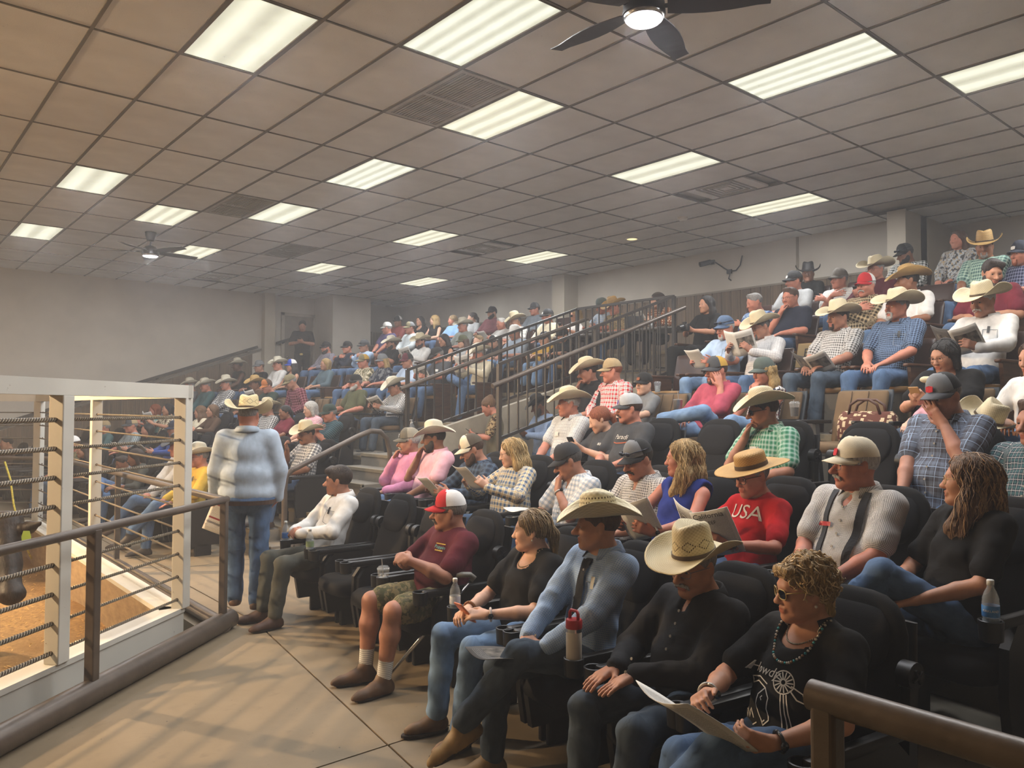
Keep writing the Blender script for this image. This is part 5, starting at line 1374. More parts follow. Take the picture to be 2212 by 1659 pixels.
            kind = {'C': 'cow', 'F': 'flat', 'W': 'wide', 'T': 'tall'}[hp[0]]; hme, bme = get_hat(kind, hp[1]); o = place('hat', hme, root); o.matrix_local = Mx; place('hat_band', bme, o)
    if stand or near:
        bel = MB(); n = 26; r0 = []
        c = Pc+sd*.015
    info = dict(root=root, N=N, Hc=Hc, Rh=Rh, AR=AR, Pc=Pc, sd=sd, T=T, TR=TR, shirt=so, LG=LG, nk=nk, hscale=hscale, b=b, desc=desc, dcam=dcam, row=row, sh=sh)
    PERSONS[key] = info
    # ---- the seat (placed once the whole row is known)
    if not stand and not noseat: SEATS.append([row, y_seat, key, seat or seat_kind(row), desc])
    return info
def to_world(info, p): return info['root'].matrix_basis @ Vector(p)

SEATNAME = {'b': 'black cinema seat', 't': 'brown upholstered seat', 'w': 'dark wooden-armed seat'}
BLOCKS = {0: ((1.0, 6.7), (9.2, 18.0)), 1: ((.9, 7.1), (9.05, 18.0)), 2: ((1.0, 6.1), (9.9, 18.0)), 3: ((1.2, 6.1), (9.9, 18.0)), 4: ((1.6, 6.1), (9.0, 18.0)), 5: ((1.9, 6.1), (8.8, 16.6)), 6: ((2.4, 6.6), (9.9, 16.6)), 7: ((2.6, 6.3), (10.9, 16.6))}
def seat_rows():
    for row, bl in BLOCKS.items():
        for y0, y1 in bl:
            it = sorted([s for s in SEATS if s[0] == row and y0-.4 <= s[1] <= y1+.4], key=lambda s: s[1]); ys = [s[1] for s in it]
            mn = .525
            for _ in range(200):
                for i in range(len(ys)-1):
                    g = mn-(ys[i+1]-ys[i])
                    if g > 0: ys[i] -= g*.5; ys[i+1] += g*.5
                if 2 <= row <= 5 and y1 < 8 and ys and ys[-1] > 6.3: ys[-1] = 6.3
            out = [(y, s) for y, s in zip(ys, it)]
            # empty seats fill the gaps
            pts = [(y0-.3, None)]+out+[(y1+.3, None)]
            for (a, sa), (b, sb) in zip(pts[:-1], pts[1:]):
                n = int((b-a)/.56)-1
                if n < 1: continue
                for q in range(n):
                    y = a+(b-a)*(q+1)/(n+1); who = sa or sb
                    if who is None: continue
                    nth = (q+1) if sa else (n-q); word = ['', 'first', 'second', 'third', 'fourth', 'fifth', 'sixth', 'seventh', 'eighth', 'ninth', 'tenth'][min(nth, 10)]
                    p = project((row_x(row, y), y, FL[row]+.8))
                    if p is None or not (-60 < p[0] < 2290): continue
                    out.append((y, [row, y, None, it[0][3] if it else seat_kind(row), '%s empty %s %s person in %s' % (word, SEATNAME[seat_kind(row)].split()[0], 'seat past' if sa else 'seat before', who[4])]))
            for y, s in out:
                an = -row_angle(y); x = row_x(row, y)-.075
                lab = s[4] if s[2] is None else SEATNAME[s[3]]+' holding the person in '+s[4]
                c = put_chair(s[3], (x, y, FL[row]), an, lab)
                if s[2]: CHAIRS[s[2]] = c
                else: CHAIRS['empty%d_%.1f' % (row, y)] = c

# ------------------------------------------------------------------ the animal being sold
def build_cow():
    h = .021; V3 = lambda *p: A3(*p); o = A3(.9, 6.88, -.28)
    poll, muz = A3(.90, 6.83, .86), A3(.905, 6.50, .44); wi, ru = A3(.50, 7.62, .80), A3(-.62, 9.45, .82)
    P = [RC(wi, ru, .33, .33, .1), RC(wi+A3(0, 0, -.1), ru+A3(0, 0, -.06), .30, .30, .1), RC(wi+A3(.06, -.12, .06), poll+A3(-.03, .06, -.03), .25, .13, .12),
         RC(poll, (poll*.45+muz*.55), .115, .085, .05), RC((poll*.45+muz*.55), muz, .085, .075, .05), EL(muz+A3(.01, -.02, -.0), (.085, .07, .06), k=.04), RC(poll+A3(-.06, .02, .05), poll+A3(.06, -.02, .06), .06, .06, .06)]
    for s, tip in ((1, A3(1.10, 6.60, .91)), (-1, A3(.70, 7.02, .90))):
        b = poll+A3(.07*s, -.06*s, -.0); m = (b+tip)/2+A3(0, 0, -.015); P += [RC(b, m, .028, .045, .03), RC(m, tip, .045, .016, .03)]
    side = A3(.86, .51, 0)
    for base, zz in ((wi+A3(.0, -.1, 0), .0), (ru+A3(.0, .0, 0), .0)):
        for s in (1, -1):
            k = base+side*s*.17; kn = A3(k[0]+.02, k[1]-.02, .12); P += [RC(A3(k[0], k[1], .6), kn, .13, .062, .08), RC(kn, A3(kn[0], kn[1]+.01, -.16), .058, .046, .03), RC(A3(kn[0], kn[1], -.16), A3(kn[0]+.01, kn[1]-.03, -.25), .055, .062, .03)]
    for s in (1, -1): P.append(EL(muz+A3(.035*s, -.07-.02*s, .0), (.014, .014, .012), k=.012, op=-1))
    V, Q = solid([('c', p[1]-o, p[2]-o)+p[3:] if p[0] == 'c' else ('e', p[1]-o)+p[2:] for p in P], h)
    t = NT('cow_hide'); co = t.coords(); f = t.noise(t.scale(co, (30, 30, 12)), 2, 4); t.col(t.mix(t.ramp(f, .3, .7), srgb('#120d0b'), srgb('#2c1f19'))); t.b.inputs['Roughness'].default_value = .5; t.bump(f, .4, .01)
    r = place('cow', np_mesh('cow', V, Q, [t.m])); r.location = o; tag(r, 'dark brown cow with ear tag standing in the sawdust ring', 'cow')
    for s in (1, -1):
        d = side*s; MB().ball(tuple(poll*.72+muz*.28+d*.092+A3(.03, -.06, 0)*0-o), .022, 8).build('eye', mat('cow_eye', '#0a0807', .1, var=0), r, True)
    tg = A3(1.04, 6.63, .85)-o; rg = [(-.022, .012), (.022, .012), (.035, -.03), (.03, -.075), (-.03, -.075), (-.035, -.03)]; u = np.array([.76, -.65, 0])
    MB().loft([[tuple(tg+u*x+A3(0, 0, z)+A3(-.65, -.76, 0)*.05+A3(-.65, -.76, 0)*q) for x, z in rg] for q in (0, .003)]).build('ear_tag', mat('tag_green', '#8fae4a', .5), r)
build_cow()
# ------------------------------------------------------------------ the spectators: row, place along the row, head height
person('bltee', 'black graphic tee, sunglasses and blond curls', 0, 1.54, 1.10, sex='F',sk='t',shirt='S:black',sl='S',pants='J:denim',hair='curly:blond',face='sun:gold,ear',yaw=30,pitch=6,arms='paper',legs='knee',build=1.22,extra='tee capri scoop',hands={-1:((-.33,-.17,.66),(-.7,.5,.15),(.2,.9,.4),.7),1:((-.36,.10,.74),(-.75,-.35,.2),(.1,-.6,-.7),.8)})
person('darksh', 'dark button shirt and diamond-weave straw hat', 0, 2.10, 1.09, sk='t',shirt='S:charcoal',sl='L',pants='J:dkdenim',hat='T:d',hair='short:grey',face='mous:white,gl:steel',yaw=-4,pitch=9,arms='thigh',build=1.2,hands={1:((-.29,.12,.66),(-.9,.1,-.3),(-.2,0,-1),.15),-1:((-.30,-.02,.67),(-.85,.25,-.3),(-.2,0,-1),.12)})
person('ltblue', 'light blue dotted shirt, dark tie, open-weave hat', 0, 2.76, 1.18, sk='t',shirt='D:ltblue,#6f8fc4,1.0',sl='L',pants='J:dkdenim',hat='W:o',hair='short:brown',yaw=38,pitch=2,arms='clasp',legs='knee',shoe='#8a6f45',lean=12,hands={1:((-.32,.06,.66),(-.7,-.6,-.2),(.3,0,-1),.5),-1:((-.30,-.07,.64),(-.6,.75,-.1),(.3,0,-1),.55)})
person('blktop', 'black puff-sleeve top and blond tied hair', 0, 3.34, 1.08, sex='F',sk='p',shirt='S:black',sl='B',pants='J:ltdenim',hair='pony:ash',face='ear',yaw=42,pitch=3,arms='phone',build=1.12,extra='scoop',shoe='#6b5238',hands={1:((-.33,.06,.66),(-.8,-.4,-.1),(.3,-.3,-.9),.55),-1:((-.31,-.10,.66),(-.7,.6,.0),(.2,.5,-.8),.5)})
person('maroon', 'maroon t-shirt, camouflage shorts and red-white cap', 0, 4.28, 1.08, sk='o',shirt='S:maroon',hat='cap:red,white,red:patch=black',hair='short:grey',face='mous:salt,gl',yaw=36,pitch=2,arms='clasp',build=1.38,pants='!F:khaki,olive,#5f5a47,22',extra='tee',shoe='#5b4129')
person('whitesh', 'white dress shirt with dark swept hair', 0, 6.09, 1.15, sk='o',shirt='S:white',sl='L',pants='S:greyolive',hair='swept:dkbrown',yaw=40,pitch=3,arms='clasp',build=1.08,lean=18,shoe='#4a3020')
person('yellow', 'yellow shirt and white hat behind the fence', 0, 9.72, 1.17, sk='r',shirt='S:yellow',sl='L',pants='J:denim',hat='C:w',hair='short:grey',face='sun',yaw=10,arms='thigh',legs='knee',build=1.1,shoe='#231a16')
person('blkhat', 'white shirt and black hat behind the fence', 0, 10.43, 1.31, sk='r',shirt='S:white',sl='L',pants='J:denim',hat='C:k',hair='short:dkbrown',yaw=0,arms='lap',legs='knee')
person('graytop', 'grey top leaning over a child', 0, 12.02, 1.06, sex='F',sk='b',shirt='S:greyolive',sl='Q',pants='J:denim',hair='bob:dkbrown',yaw=15,pitch=18,arms='lap',legs='cross')
person('childgr', 'grey child shirt beside the grey top', 0, 12.53, 0.93, sk='b',shirt='S:grey',child=.72,hair='short:dkbrown',yaw=-10,pitch=20,arms='lap')
person('blackw', 'plain black tee and long dark hair behind posts', 0, 14.17, 0.96, sex='F',sk='t',shirt='S:black',pants='J:dkdenim',hair='long:dkbrown',face='gl',yaw=5,arms='lap',extra='tee')
person('camo', 'camouflage cap and shirt behind the posts', 0, 14.64, 1.15, sk='r',shirt='F:khaki,olive,tan,14',sl='L',hat='cap:tan,white,tan',hair='short:brown',yaw=20,pitch=10,arms='lap')
person('edgepaper', 'brown jacket with papers at the picture edge', 0, 17.75, 0.79, sk='t',shirt='S:brown',sl='L',pants='J:denim',hair='short:dkbrown',yaw=10,arms='paper',legs='cross')
person('pink1', 'pink shirt, grey cap and grey moustache', 1, 6.77, 1.43, sk='o',shirt='S:pink',sl='L',pants='J:denim',hat='cap:#5f5b4f,#8d8676,#5f5b4f:patch=white',hair='short:white',face='mous:white,goatee:white,gl',yaw=34,arms='chinR',build=1.15)
person('pink2', 'pink shirt, black beard and pale cowboy hat', 1, 6.30, 1.48, sk='b',shirt='S:ltpink',sl='S',pants='J:denim',hat='C:w',hair='short:black',face='beard:black,gl',yaw=36,arms='chinR',build=1.2)
person('denim', 'dark plaid jacket and tan trucker cap', 1, 5.64, 1.41, sk='o',shirt='P:dkdenim,navy,denim,7',sl='L',pants='S:khaki',hat='cap:cream,#4a4033,cream:patch=rust',hair='short:brown',face='beard:brown',yaw=30,pitch=22,arms='paper')
person('plaidw', 'yellow-blue plaid shirt and straight blond hair', 1, 5.04, 1.41, sex='F',sk='p',shirt='P:cream,denim,gold,6',sl='L',pants='J:denim',hair='long:blond',face='gl:tort',yaw=30,pitch=14,arms='read',build=1.22)
person('blkcap', 'pale plaid shirt, black cap, chin on hand', 1, 4.29, 1.38, sk='o',shirt='P:ltgrey,white,sky,5',sl='S',pants='J:denim',hat='cap:charcoal,charcoal,charcoal',hair='short:salt',face='gl',yaw=36,pitch=22,arms='chinL',build=1.05)
person('chk', 'grey checked shirt and black-grey cap with shades', 1, 3.53, 1.43, sk='o',shirt='P:white,dkgrey,grey,2.2',sl='S',pants='J:denim',hat='cap:grey,black,charcoal:shades',hair='short:dkbrown',face='mous:dkbrown',yaw=8,pitch=16,arms='lap',build=1.05)
person('bluetop', 'royal blue sleeveless top and wavy blond hair', 1, 3.12, 1.46, sex='F',sk='r',shirt='S:royal',sl='N',pants='J:dkdenim',hair='wavy:blond',face='gl:gold',yaw=45,pitch=3,arms='paper',build=1.12,extra='scoop')
person('usa', 'red tee with white letters and flat straw hat', 1, 2.57, 1.39, sex='F',sk='r',shirt='S:red',sl='S',pants='J:denim',hat='F:g',hair='short:grey',face='rnd',yaw=14,pitch=12,arms='paper',extra='tee')
person('susp', 'fine checked shirt, suspenders and cream cap', 1, 1.91, 1.49, sk='r',shirt='G:white,#3a3d42,1.1',sl='S',pants='J:denim',hat='cap:cream,cream,cream:patch=red',hair='short:white',face='mous:white,gl:steel',yaw=36,pitch=0,arms='lap',build=1.25)
person('longh', 'black top and very long wavy brown hair', 1, 1.35, 1.46, sex='F',sk='t',shirt='S:black',sl='S',pants='J:denim',hair='wavy:ltbrown',face='gl:gold',yaw=40,pitch=0,arms='lap',legs='knee',build=1.05,extra='scoop',turn=22,feet={-1:((-.58,.14,.42),(-.85,.2,-.45),(-.2,-.1,1))})
person('thumb', 'dark plaid shirt and straw hat raising a finger', 1, 9.18, 1.44, sk='b',shirt='P:navy,white,ltgrey,5',sl='S',hat='C:s',hair='short:dkbrown',face='gl,mous:dkbrown',yaw=-5,pitch=8,arms='raiseR',build=1.2)
person('denj', 'blue denim shirt and dark cap behind the fence', 1, 13.50, 1.41, sk='o',shirt='J:blue',sl='L',hat='cap:navy,black,navy',hair='short:grey',yaw=0,arms='paper')
person('bhw', 'black jacket and black bob hair, folded paper', 1, 14.58, 1.36, sex='F',sk='o',shirt='S:black',sl='L',hair='bob:black',yaw=0,pitch=5,arms='paper')
person('strcap', 'grey striped shirt and two-tone trucker cap', 1, 15.24, 1.43, sk='r',shirt='V:ltgrey,teal,2.5',sl='S',hat='cap:dkgrey,tan,dkgrey',hair='short:grey',yaw=5,arms='thigh')
person('teal', 'teal work shirt and mesh cap by the fence', 1, 16.38, 1.38, sk='r',shirt='S:teal',sl='L',hat='cap:tan,tan,tan',hair='short:grey',yaw=30,arms='lap')
person('oldhat', 'white-green plaid shirt and big pale hat', 2, 5.48, 1.82, sk='r',shirt='P:white,ltgrey,teal,4',sl='S',pants='J:denim',hat='W:s',hair='short:white',face='gl:steel',yaw=30,pitch=3,arms='lap',build=1.05)
person('redh', 'dark tee with red ponytail looking at phone', 2, 5.04, 1.66, sex='F',sk='p',shirt='S:dkgrey',sl='S',pants='J:denim',hair='pony:red',yaw=38,pitch=24,arms='phone',extra='tee')
person('kg', 'charcoal printed tee and pale grey cap', 2, 4.64, 1.77, sk='r',shirt='S:dkgrey',sl='S',pants='J:denim',hat='cap:ltgrey,ltgrey,dkgrey:patch=brtblue',hair='short:brown',face='mous:brown,gl',yaw=38,pitch=3,arms='lap',build=1.15,extra='tee')
person('green', 'green plaid shirt and straw hat, fist at mouth', 2, 3.21, 1.77, sk='o',shirt='P:mint,green,white,4.5',sl='S',pants='J:denim',hat='W:s',hair='short:dkbrown',face='sun',yaw=40,pitch=10,arms='chinR',lean=8)
person('grey', 'dark windowpane shirt, black cap, hand over face', 2, 1.89, 1.86, sk='o',shirt='W:#4a4a52,ltblue,6',sl='S',pants='J:denim',hat='cap:grey,black,#55565a:patch=red',hair='short:salt',yaw=12,pitch=14,arms='faceL',build=1.35)
person('redge', 'blue-white plaid shirt at the picture edge', 2, 1.39, 1.71, sk='o',shirt='P:navy,teal,white,4',sl='S',pants='J:denim',hair='short:brown',yaw=15,arms='lap',build=1.1)
person('pinkst', 'pink striped tee and short white hair', 2, 11.16, 1.76, sex='F',sk='p',shirt='T:stripepink,white,2.4,.5',sl='S',hair='bob:white',face='gl:steel',yaw=15,pitch=14,arms='lap',build=1.15,extra='tee')
person('polo', 'striped blue polo and dark cap', 2, 10.58, 1.67, sk='r',shirt='T:teal,navy,2.6,.5',sl='S',hat='cap:dkgreen,dkgreen,dkgreen',hair='short:grey',face='gl:steel',yaw=15,pitch=10,arms='fold',build=1.15)
person('girlg', 'maroon top, glasses and pulled-back dark hair', 2, 11.95, 1.69, sex='F',sk='b',shirt='S:wine',sl='S',hair='pony:black',face='gl',yaw=5,pitch=10,arms='lap',child=.85)
person('mouhat', 'grey plaid shirt, moustache and tan hat', 2, 12.52, 1.76, sk='o',shirt='P:dkgrey,white,black,4',sl='S',hat='C:s',hair='short:dkbrown',face='mous:dkbrown,gl',yaw=10,arms='lap')
person('aqua', 'aqua top and short reddish hair, reading', 2, 16.76, 1.72, sex='F',sk='r',shirt='S:aqua',sl='S',hair='bob:red',face='gl',yaw=20,arms='read',build=1.2)
person('aquadark', 'patterned blouse and dark bob, holding paper up', 2, 16.23, 1.73, sex='F',sk='t',shirt='F:cream,brown,tan,20',sl='S',hair='bob:black',yaw=5,arms='read')
person('thirdw', 'tan blouse and long brown hair near the post', 2, 15.75, 1.70, sex='F',sk='t',shirt='F:tan,brown,cream,20',sl='S',hair='long:brown',yaw=0,arms='lap')
person('brnw', 'cream cardigan and wavy brown hair', 2, 14.95, 1.69, sex='F',sk='t',shirt='S:cream',sl='L',hair='long:ltbrown',yaw=45,arms='paper')
person('brnw2', 'brown blouse, glasses and reddish hair', 2, 14.49, 1.71, sex='F',sk='t',shirt='S:brown',sl='L',hair='bob:ltbrown',face='gl',yaw=10,arms='paper')
person('blks', 'rolled black shirt, pale hat, hand on temple', 3, 6.28, 2.20, sk='o',shirt='S:charcoal',sl='Q',pants='J:denim',hat='W:s',hair='short:dkbrown',face='mous:dkbrown',yaw=30,pitch=12,arms='chinR',lean=4)
person('redpl', 'red-white plaid shirt and tan cap', 3, 5.89, 2.19, sk='r',shirt='P:white,red,black,6',sl='L',pants='J:denim',hat='cap:tan,tan,tan',hair='short:red',yaw=40,pitch=5,arms='lap',build=1.15,lean=6)
person('boy', 'grey child tee and large black cap', 3, 5.40, 2.01, sk='p',shirt='S:grey',child=.74,hat='cap:black,black,black:patch=rust',hair='short:brown',yaw=0,pitch=0,arms='lap',extra='tee')
person('mar4', 'rose red shirt, cheek on hand, grey cap', 3, 4.44, 2.14, sk='r',shirt='S:rose',sl='Q',pants='J:ltdenim',hat='cap:dkgrey,gold,dkgrey:patch=rust',hair='short:brown',face='goatee:brown',yaw=15,pitch=6,arms='templeL',legs='crossL',build=1.1,lean=20)
person('gcapw', 'patterned sleeveless top, grey-green cap and blond hair', 3, 3.90, 2.11, sex='F',sk='r',shirt='F:white,navy,wine,30',sl='N',pants='J:ltdenim',hat='cap:#4c5650,#4c5650,#4c5650',hair='long:blond',face='ear',yaw=15,pitch=8,arms='chinL',legs='knee')
person('bhg', 'loose black top, dark bob and gold earrings', 3, 2.30, 2.18, sex='F',sk='t',shirt='S:black',sl='B',pants='J:dkdenim',hair='bob:black',face='gl:tort,ear',yaw=10,pitch=18,arms='phone',build=1.4,extra='scoop')
person('wtee', 'white tee leaning with a straw hat in hand', 3, 1.70, 2.06, sex='F',sk='t',shirt='S:white',sl='S',pants='J:ltdenim',hair='long:brown',yaw=20,pitch=10,arms='lap',lean=2)
person('olive', 'olive tee, grey beard and dark cap', 3, 11.59, 2.19, sk='r',shirt='S:olive',sl='S',hat='cap:black,black,black',hair='short:grey',face='beard:white',yaw=15,arms='rest',build=1.15,extra='tee')
person('strh', 'black-white striped shirt and cream hat, reading', 3, 10.48, 2.11, sk='o',shirt='V:white,#20242c,2.0,.5',sl='L',pants='J:dkdenim',hat='W:w',hair='short:black',face='gl',yaw=18,pitch=22,arms='paper',shoe='#8a6a3c')
person('marpl', 'maroon plaid shirt bending forward under a tan cap', 3, 13.68, 2.26, sk='o',shirt='P:wine,maroon,ltpink,6',sl='L',hat='cap:khaki,khaki,khaki',hair='short:grey',yaw=20,pitch=25,arms='lap',lean=-18,build=1.15)
person('orcap', 'dark green tee with tag and orange cap', 3, 14.51, 2.19, sk='r',shirt='S:dkgreen',sl='S',hat='cap:orange,brown,orange',hair='short:brown',yaw=5,pitch=20,arms='read',extra='tee')
person('mous', 'dark shirt, black goatee and straw hat', 3, 14.95, 2.23, sk='b',shirt='S:brown',sl='L',hat='C:n',hair='short:black',face='goatee:black,mous:black',yaw=5,arms='lap')
person('crh', 'navy plaid shirt and tall cream hat', 3, 16.04, 2.25, sk='r',shirt='P:navy,white,grey,5',sl='L',hat='T:w',hair='short:grey',face='mous:grey',yaw=10,arms='lap')
person('crh2', 'grey-green shirt and wide cream hat', 3, 16.84, 2.23, sk='r',shirt='S:teal',sl='L',hat='W:w',hair='short:grey',yaw=15,pitch=12,arms='lap')
person('crh3', 'pale grey shirt and cream hat beside the wall', 3, 17.47, 2.24, sk='r',shirt='S:grey',sl='L',hat='C:w',hair='short:grey',yaw=20,arms='lap')
person('lb5', 'pale blue pocket shirt, blue cap and white goatee', 4, 5.09, 2.68, sk='r',shirt='S:ltblue',sl='S',pants='J:ltdenim',hat='cap:denim,denim,denim:shades',hair='short:white',face='goatee:white,gl',yaw=8,pitch=10,arms='paper',build=1.2)
person('hp5', 'purple-white check shirt and straw hat, reading booklet', 4, 4.63, 2.66, sk='o',shirt='W:white,purple,2.4',sl='L',pants='J:denim',hat='C:s',hair='short:salt',face='goatee:salt,gl',yaw=20,pitch=16,arms='read',build=1.05)
person('bw5', 'black-white plaid short sleeves and cream hat', 4, 3.72, 2.67, sk='o',shirt='P:white,black,dkgrey,3.4',sl='S',pants='J:dkdenim',hat='C:s',hair='short:dkbrown',face='goatee:dkbrown',yaw=15,pitch=3,arms='lap',build=1.05,lean=20)
person('bp5', 'blue checked short sleeves, grey moustache, pale hat', 4, 3.13, 2.71, sk='r',shirt='P:denim,navy,ltblue,2.6',sl='S',pants='J:denim',hat='W:s',hair='short:grey',face='mous:white,goatee:white',yaw=15,pitch=0,arms='lap',build=1.1)
person('wh5', 'white snap shirt, grey moustache and straw hat', 4, 2.39, 2.68, sk='o',shirt='S:white',sl='L',pants='J:denim',hat='W:s',hair='short:white',face='mous:white,cig',yaw=8,pitch=10,arms='paper',build=1.15)
person('h515', 'black vest over white shirt and cream hat', 4, 17.48, 2.72, sk='d',shirt='S:black',sl='N',hat='C:w',hair='short:black',yaw=30,arms='lap')
person('c560', 'black shirt and grey cap by the rail', 4, 16.64, 2.67, sk='o',shirt='S:black',sl='L',hat='cap:grey,grey,grey',hair='short:brown',yaw=5,arms='lap')
person('h600', 'white striped shirt and cream hat, upper left', 4, 15.94, 2.69, sk='r',shirt='S:white',sl='L',hat='C:w',hair='short:dkbrown',yaw=5,arms='lap')
person('bcapw', 'black tank top and blue-white cap', 4, 15.43, 2.65, sex='F',sk='t',shirt='S:black',sl='N',hat='cap:brtblue,white,brtblue',hair='long:black',yaw=25,arms='lap',build=1.15,extra='scoop')
person('gw5', 'slate shirt and blond bangs', 4, 14.24, 2.64, sex='F',sk='t',shirt='S:#4d5f68',sl='Q',hair='bob:blond',face='gl',yaw=10,arms='lap')
person('camo5', 'camouflage shirt and camouflage cap', 4, 12.98, 2.64, sk='r',shirt='F:cream,khaki,olive,18',sl='S',hat='cap:khaki,gold,khaki',hair='short:brown',yaw=15,arms='lap',build=1.1)
person('cw825', 'navy graphic tee, grey cap and long blond hair', 4, 12.39, 2.63, sex='F',sk='r',shirt='F:navy,grey,navy,10',sl='S',hat='cap:grey,grey,grey',hair='long:blond',yaw=5,pitch=8,arms='thigh',build=1.15)
person('r880', 'pale blue check shirt and dark red cap', 4, 11.64, 2.58, sk='o',shirt='W:ltblue,white,2.5',sl='S',hat='cap:maroon,black,maroon',hair='short:salt',yaw=15,pitch=8,arms='lap')
person('b945', 'grey tee with name tag, dark cap', 4, 10.79, 2.67, sk='r',shirt='S:dkgrey',sl='S',pants='J:denim',hat='cap:black,black,black',hair='short:grey',yaw=30,pitch=24,arms='paper',build=1.2)
person('hr5', 'cream work shirt and pale hat, reading paper', 4, 9.71, 2.63, sk='r',shirt='S:cream',sl='L',pants='J:denim',hat='C:w',hair='short:grey',yaw=25,pitch=16,arms='read',legs='cross',shoe='#a07d4a')
person('bhw6', 'black polo and long black hair holding a camera', 5, 6.18, 3.16, sex='F',sk='t',shirt='S:black',sl='S',pants='S:black',hair='long:black',yaw=15,pitch=3,arms='phone')
person('bl6', 'blue tie-dye tee and short grey hair', 5, 5.43, 3.11, sex='F',sk='r',shirt='F:blue,sky,ltblue,8',sl='S',pants='S:navy',hair='short:grey',yaw=30,pitch=16,arms='fold',build=1.2,extra='tee')
person('bp6', 'navy polo and glasses, hand at mouth', 5, 4.92, 3.11, sk='r',shirt='S:navy',sl='S',pants='J:denim',hair='short:brown',face='gl',yaw=5,pitch=8,arms='chinR',build=1.25)
person('rc6', 'olive-black plaid shirt, white moustache, red cap', 5, 3.97, 3.13, sk='r',shirt='P:tan,black,cream,5',sl='L',pants='J:denim',hat='cap:red,white,red',hair='short:white',face='mous:white',yaw=5,arms='fold',build=1.35)
person('sh6', 'white short-sleeve shirt and big tan straw hat', 5, 3.51, 3.12, sk='b',shirt='S:white',sl='S',pants='J:denim',hat='W:n',hair='short:black',yaw=45,pitch=4,arms='lap',build=1.1)
person('mb6', 'wine red shirt, full dark beard, leaning over', 5, 2.68, 3.10, sk='t',shirt='S:wine',sl='S',pants='J:denim',hair='swept:dkbrown',face='beard:dkbrown',yaw=-45,pitch=20,arms='lap',build=1.25,lean=4)
person('jcap', 'blue plaid shirt and navy cap at the edge', 6, 2.75, 3.39, sk='r',shirt='P:blue,navy,white,5',sl='S',pants='J:denim',hat='cap:navy,navy,navy:patch=white',hair='short:brown',face='goatee:red',yaw=20,arms='lap',build=1.1)
person('pp6', 'purple plaid shirt and full black beard', 5, 15.90, 3.10, sk='r',shirt='P:ltgrey,purple,wine,4',sl='L',hat='cap:black,black,black:shades',hair='short:black',face='beard:black',yaw=10,arms='lap',build=1.15)
person('nv6', 'navy sweatshirt and black cap', 5, 15.15, 3.07, sk='r',shirt='S:navy',sl='L',hat='cap:black,black,black',hair='short:brown',yaw=12,pitch=3,arms='fold',build=1.1,extra='tee')
person('lb6', 'light blue long sleeves, arms crossed, dark cap', 5, 14.56, 3.07, sk='o',shirt='S:ltblue',sl='L',hat='cap:dkgrey,dkgrey,dkgrey:shades',hair='short:salt',yaw=15,arms='fold',build=1.1)
person('bh6', 'black tee, black beard and cream hat', 5, 13.67, 3.07, sk='o',shirt='S:black',sl='S',hat='C:w',hair='short:black',face='beard:black',yaw=15,arms='phone',build=1.3,extra='tee')
person('hw6', 'white shirt, dark beard and flat pale hat', 5, 12.75, 3.05, sk='o',shirt='S:white',sl='L',hat='C:s',hair='short:dkbrown',face='beard:dkbrown',yaw=0,pitch=8,arms='paper')
person('g958', 'black sleeveless top and very long black hair', 5, 12.06, 3.04, sex='F',sk='t',shirt='S:black',sl='N',hair='long:black',face='gl',yaw=5,pitch=16,arms='lap')
person('g1000', 'grey tank top and green cap, child', 5, 11.50, 2.98, sex='F',sk='p',shirt='S:ltgrey',sl='N',child=.8,hat='cap:olive,olive,olive',hair='long:brown',yaw=20,pitch=8,arms='lap')
person('kid33', 'white child shirt and sandy hair', 5, 11.07, 2.96, sk='p',shirt='S:white',child=.7,hair='short:ash',yaw=10,arms='lap')
person('kidg', 'black child tee and white-brimmed cap', 5, 10.66, 2.85, sk='p',shirt='S:black',child=.74,hat='cap:charcoal,white,charcoal',hair='short:brown',yaw=5,pitch=5,arms='lap')
person('wc6', 'grey-blue shirt and white cap behind the bars', 5, 10.11, 3.04, sk='o',shirt='S:#8793a0',sl='S',pants='J:ltdenim',hat='cap:white,white,white',hair='short:grey',face='mous:grey',yaw=10,pitch=12,arms='lap',build=1.15)
person('yb6', 'yellow child tee and navy cap', 5, 9.38, 2.75, sk='p',shirt='S:gold',child=.7,hat='cap:navy,navy,navy',hair='short:brown',yaw=20,pitch=8,arms='lap',pants='J:ltdenim')
person('bb6', 'black child tee and black cap', 5, 8.96, 2.70, sk='t',shirt='S:black',child=.74,hat='cap:black,black,black',hair='short:black',yaw=5,pitch=5,arms='lap')
person('gs7', 'pale grey shirt and black logo cap', 6, 5.49, 3.49, sk='r',shirt='S:ltgrey',sl='S',hat='cap:black,black,black:patch=white',hair='short:brown',yaw=30,arms='lap',build=1.15)
person('wp7', 'white-tan plaid shirt, grey cap, crossed arms', 6, 4.84, 3.43, sk='r',shirt='P:white,ltgrey,tan,5',sl='S',hat='cap:#5d574f,#5d574f,#5d574f',hair='short:grey',face='gl',yaw=18,pitch=2,arms='fold',build=1.15)
person('mh7', 'maroon shirt, glasses and pale hat in shade', 6, 4.36, 3.49, sk='r',shirt='S:maroon',sl='L',hat='W:s',hair='short:grey',face='gl',yaw=10,arms='phone',build=1.1)
person('gc7', 'white shirt and camouflage cap, upper rows', 6, 14.45, 3.52, sk='r',shirt='S:#c5cdd0',sl='L',hat='cap:khaki,grey,khaki',hair='short:brown',yaw=25,arms='lap')
person('hat1000', 'grey-green shirt and cream hat, upper rows', 6, 12.77, 3.45, sk='r',shirt='S:#8a8f88',sl='S',hat='C:w',hair='short:grey',face='gl',yaw=12,arms='lap',build=1.1)
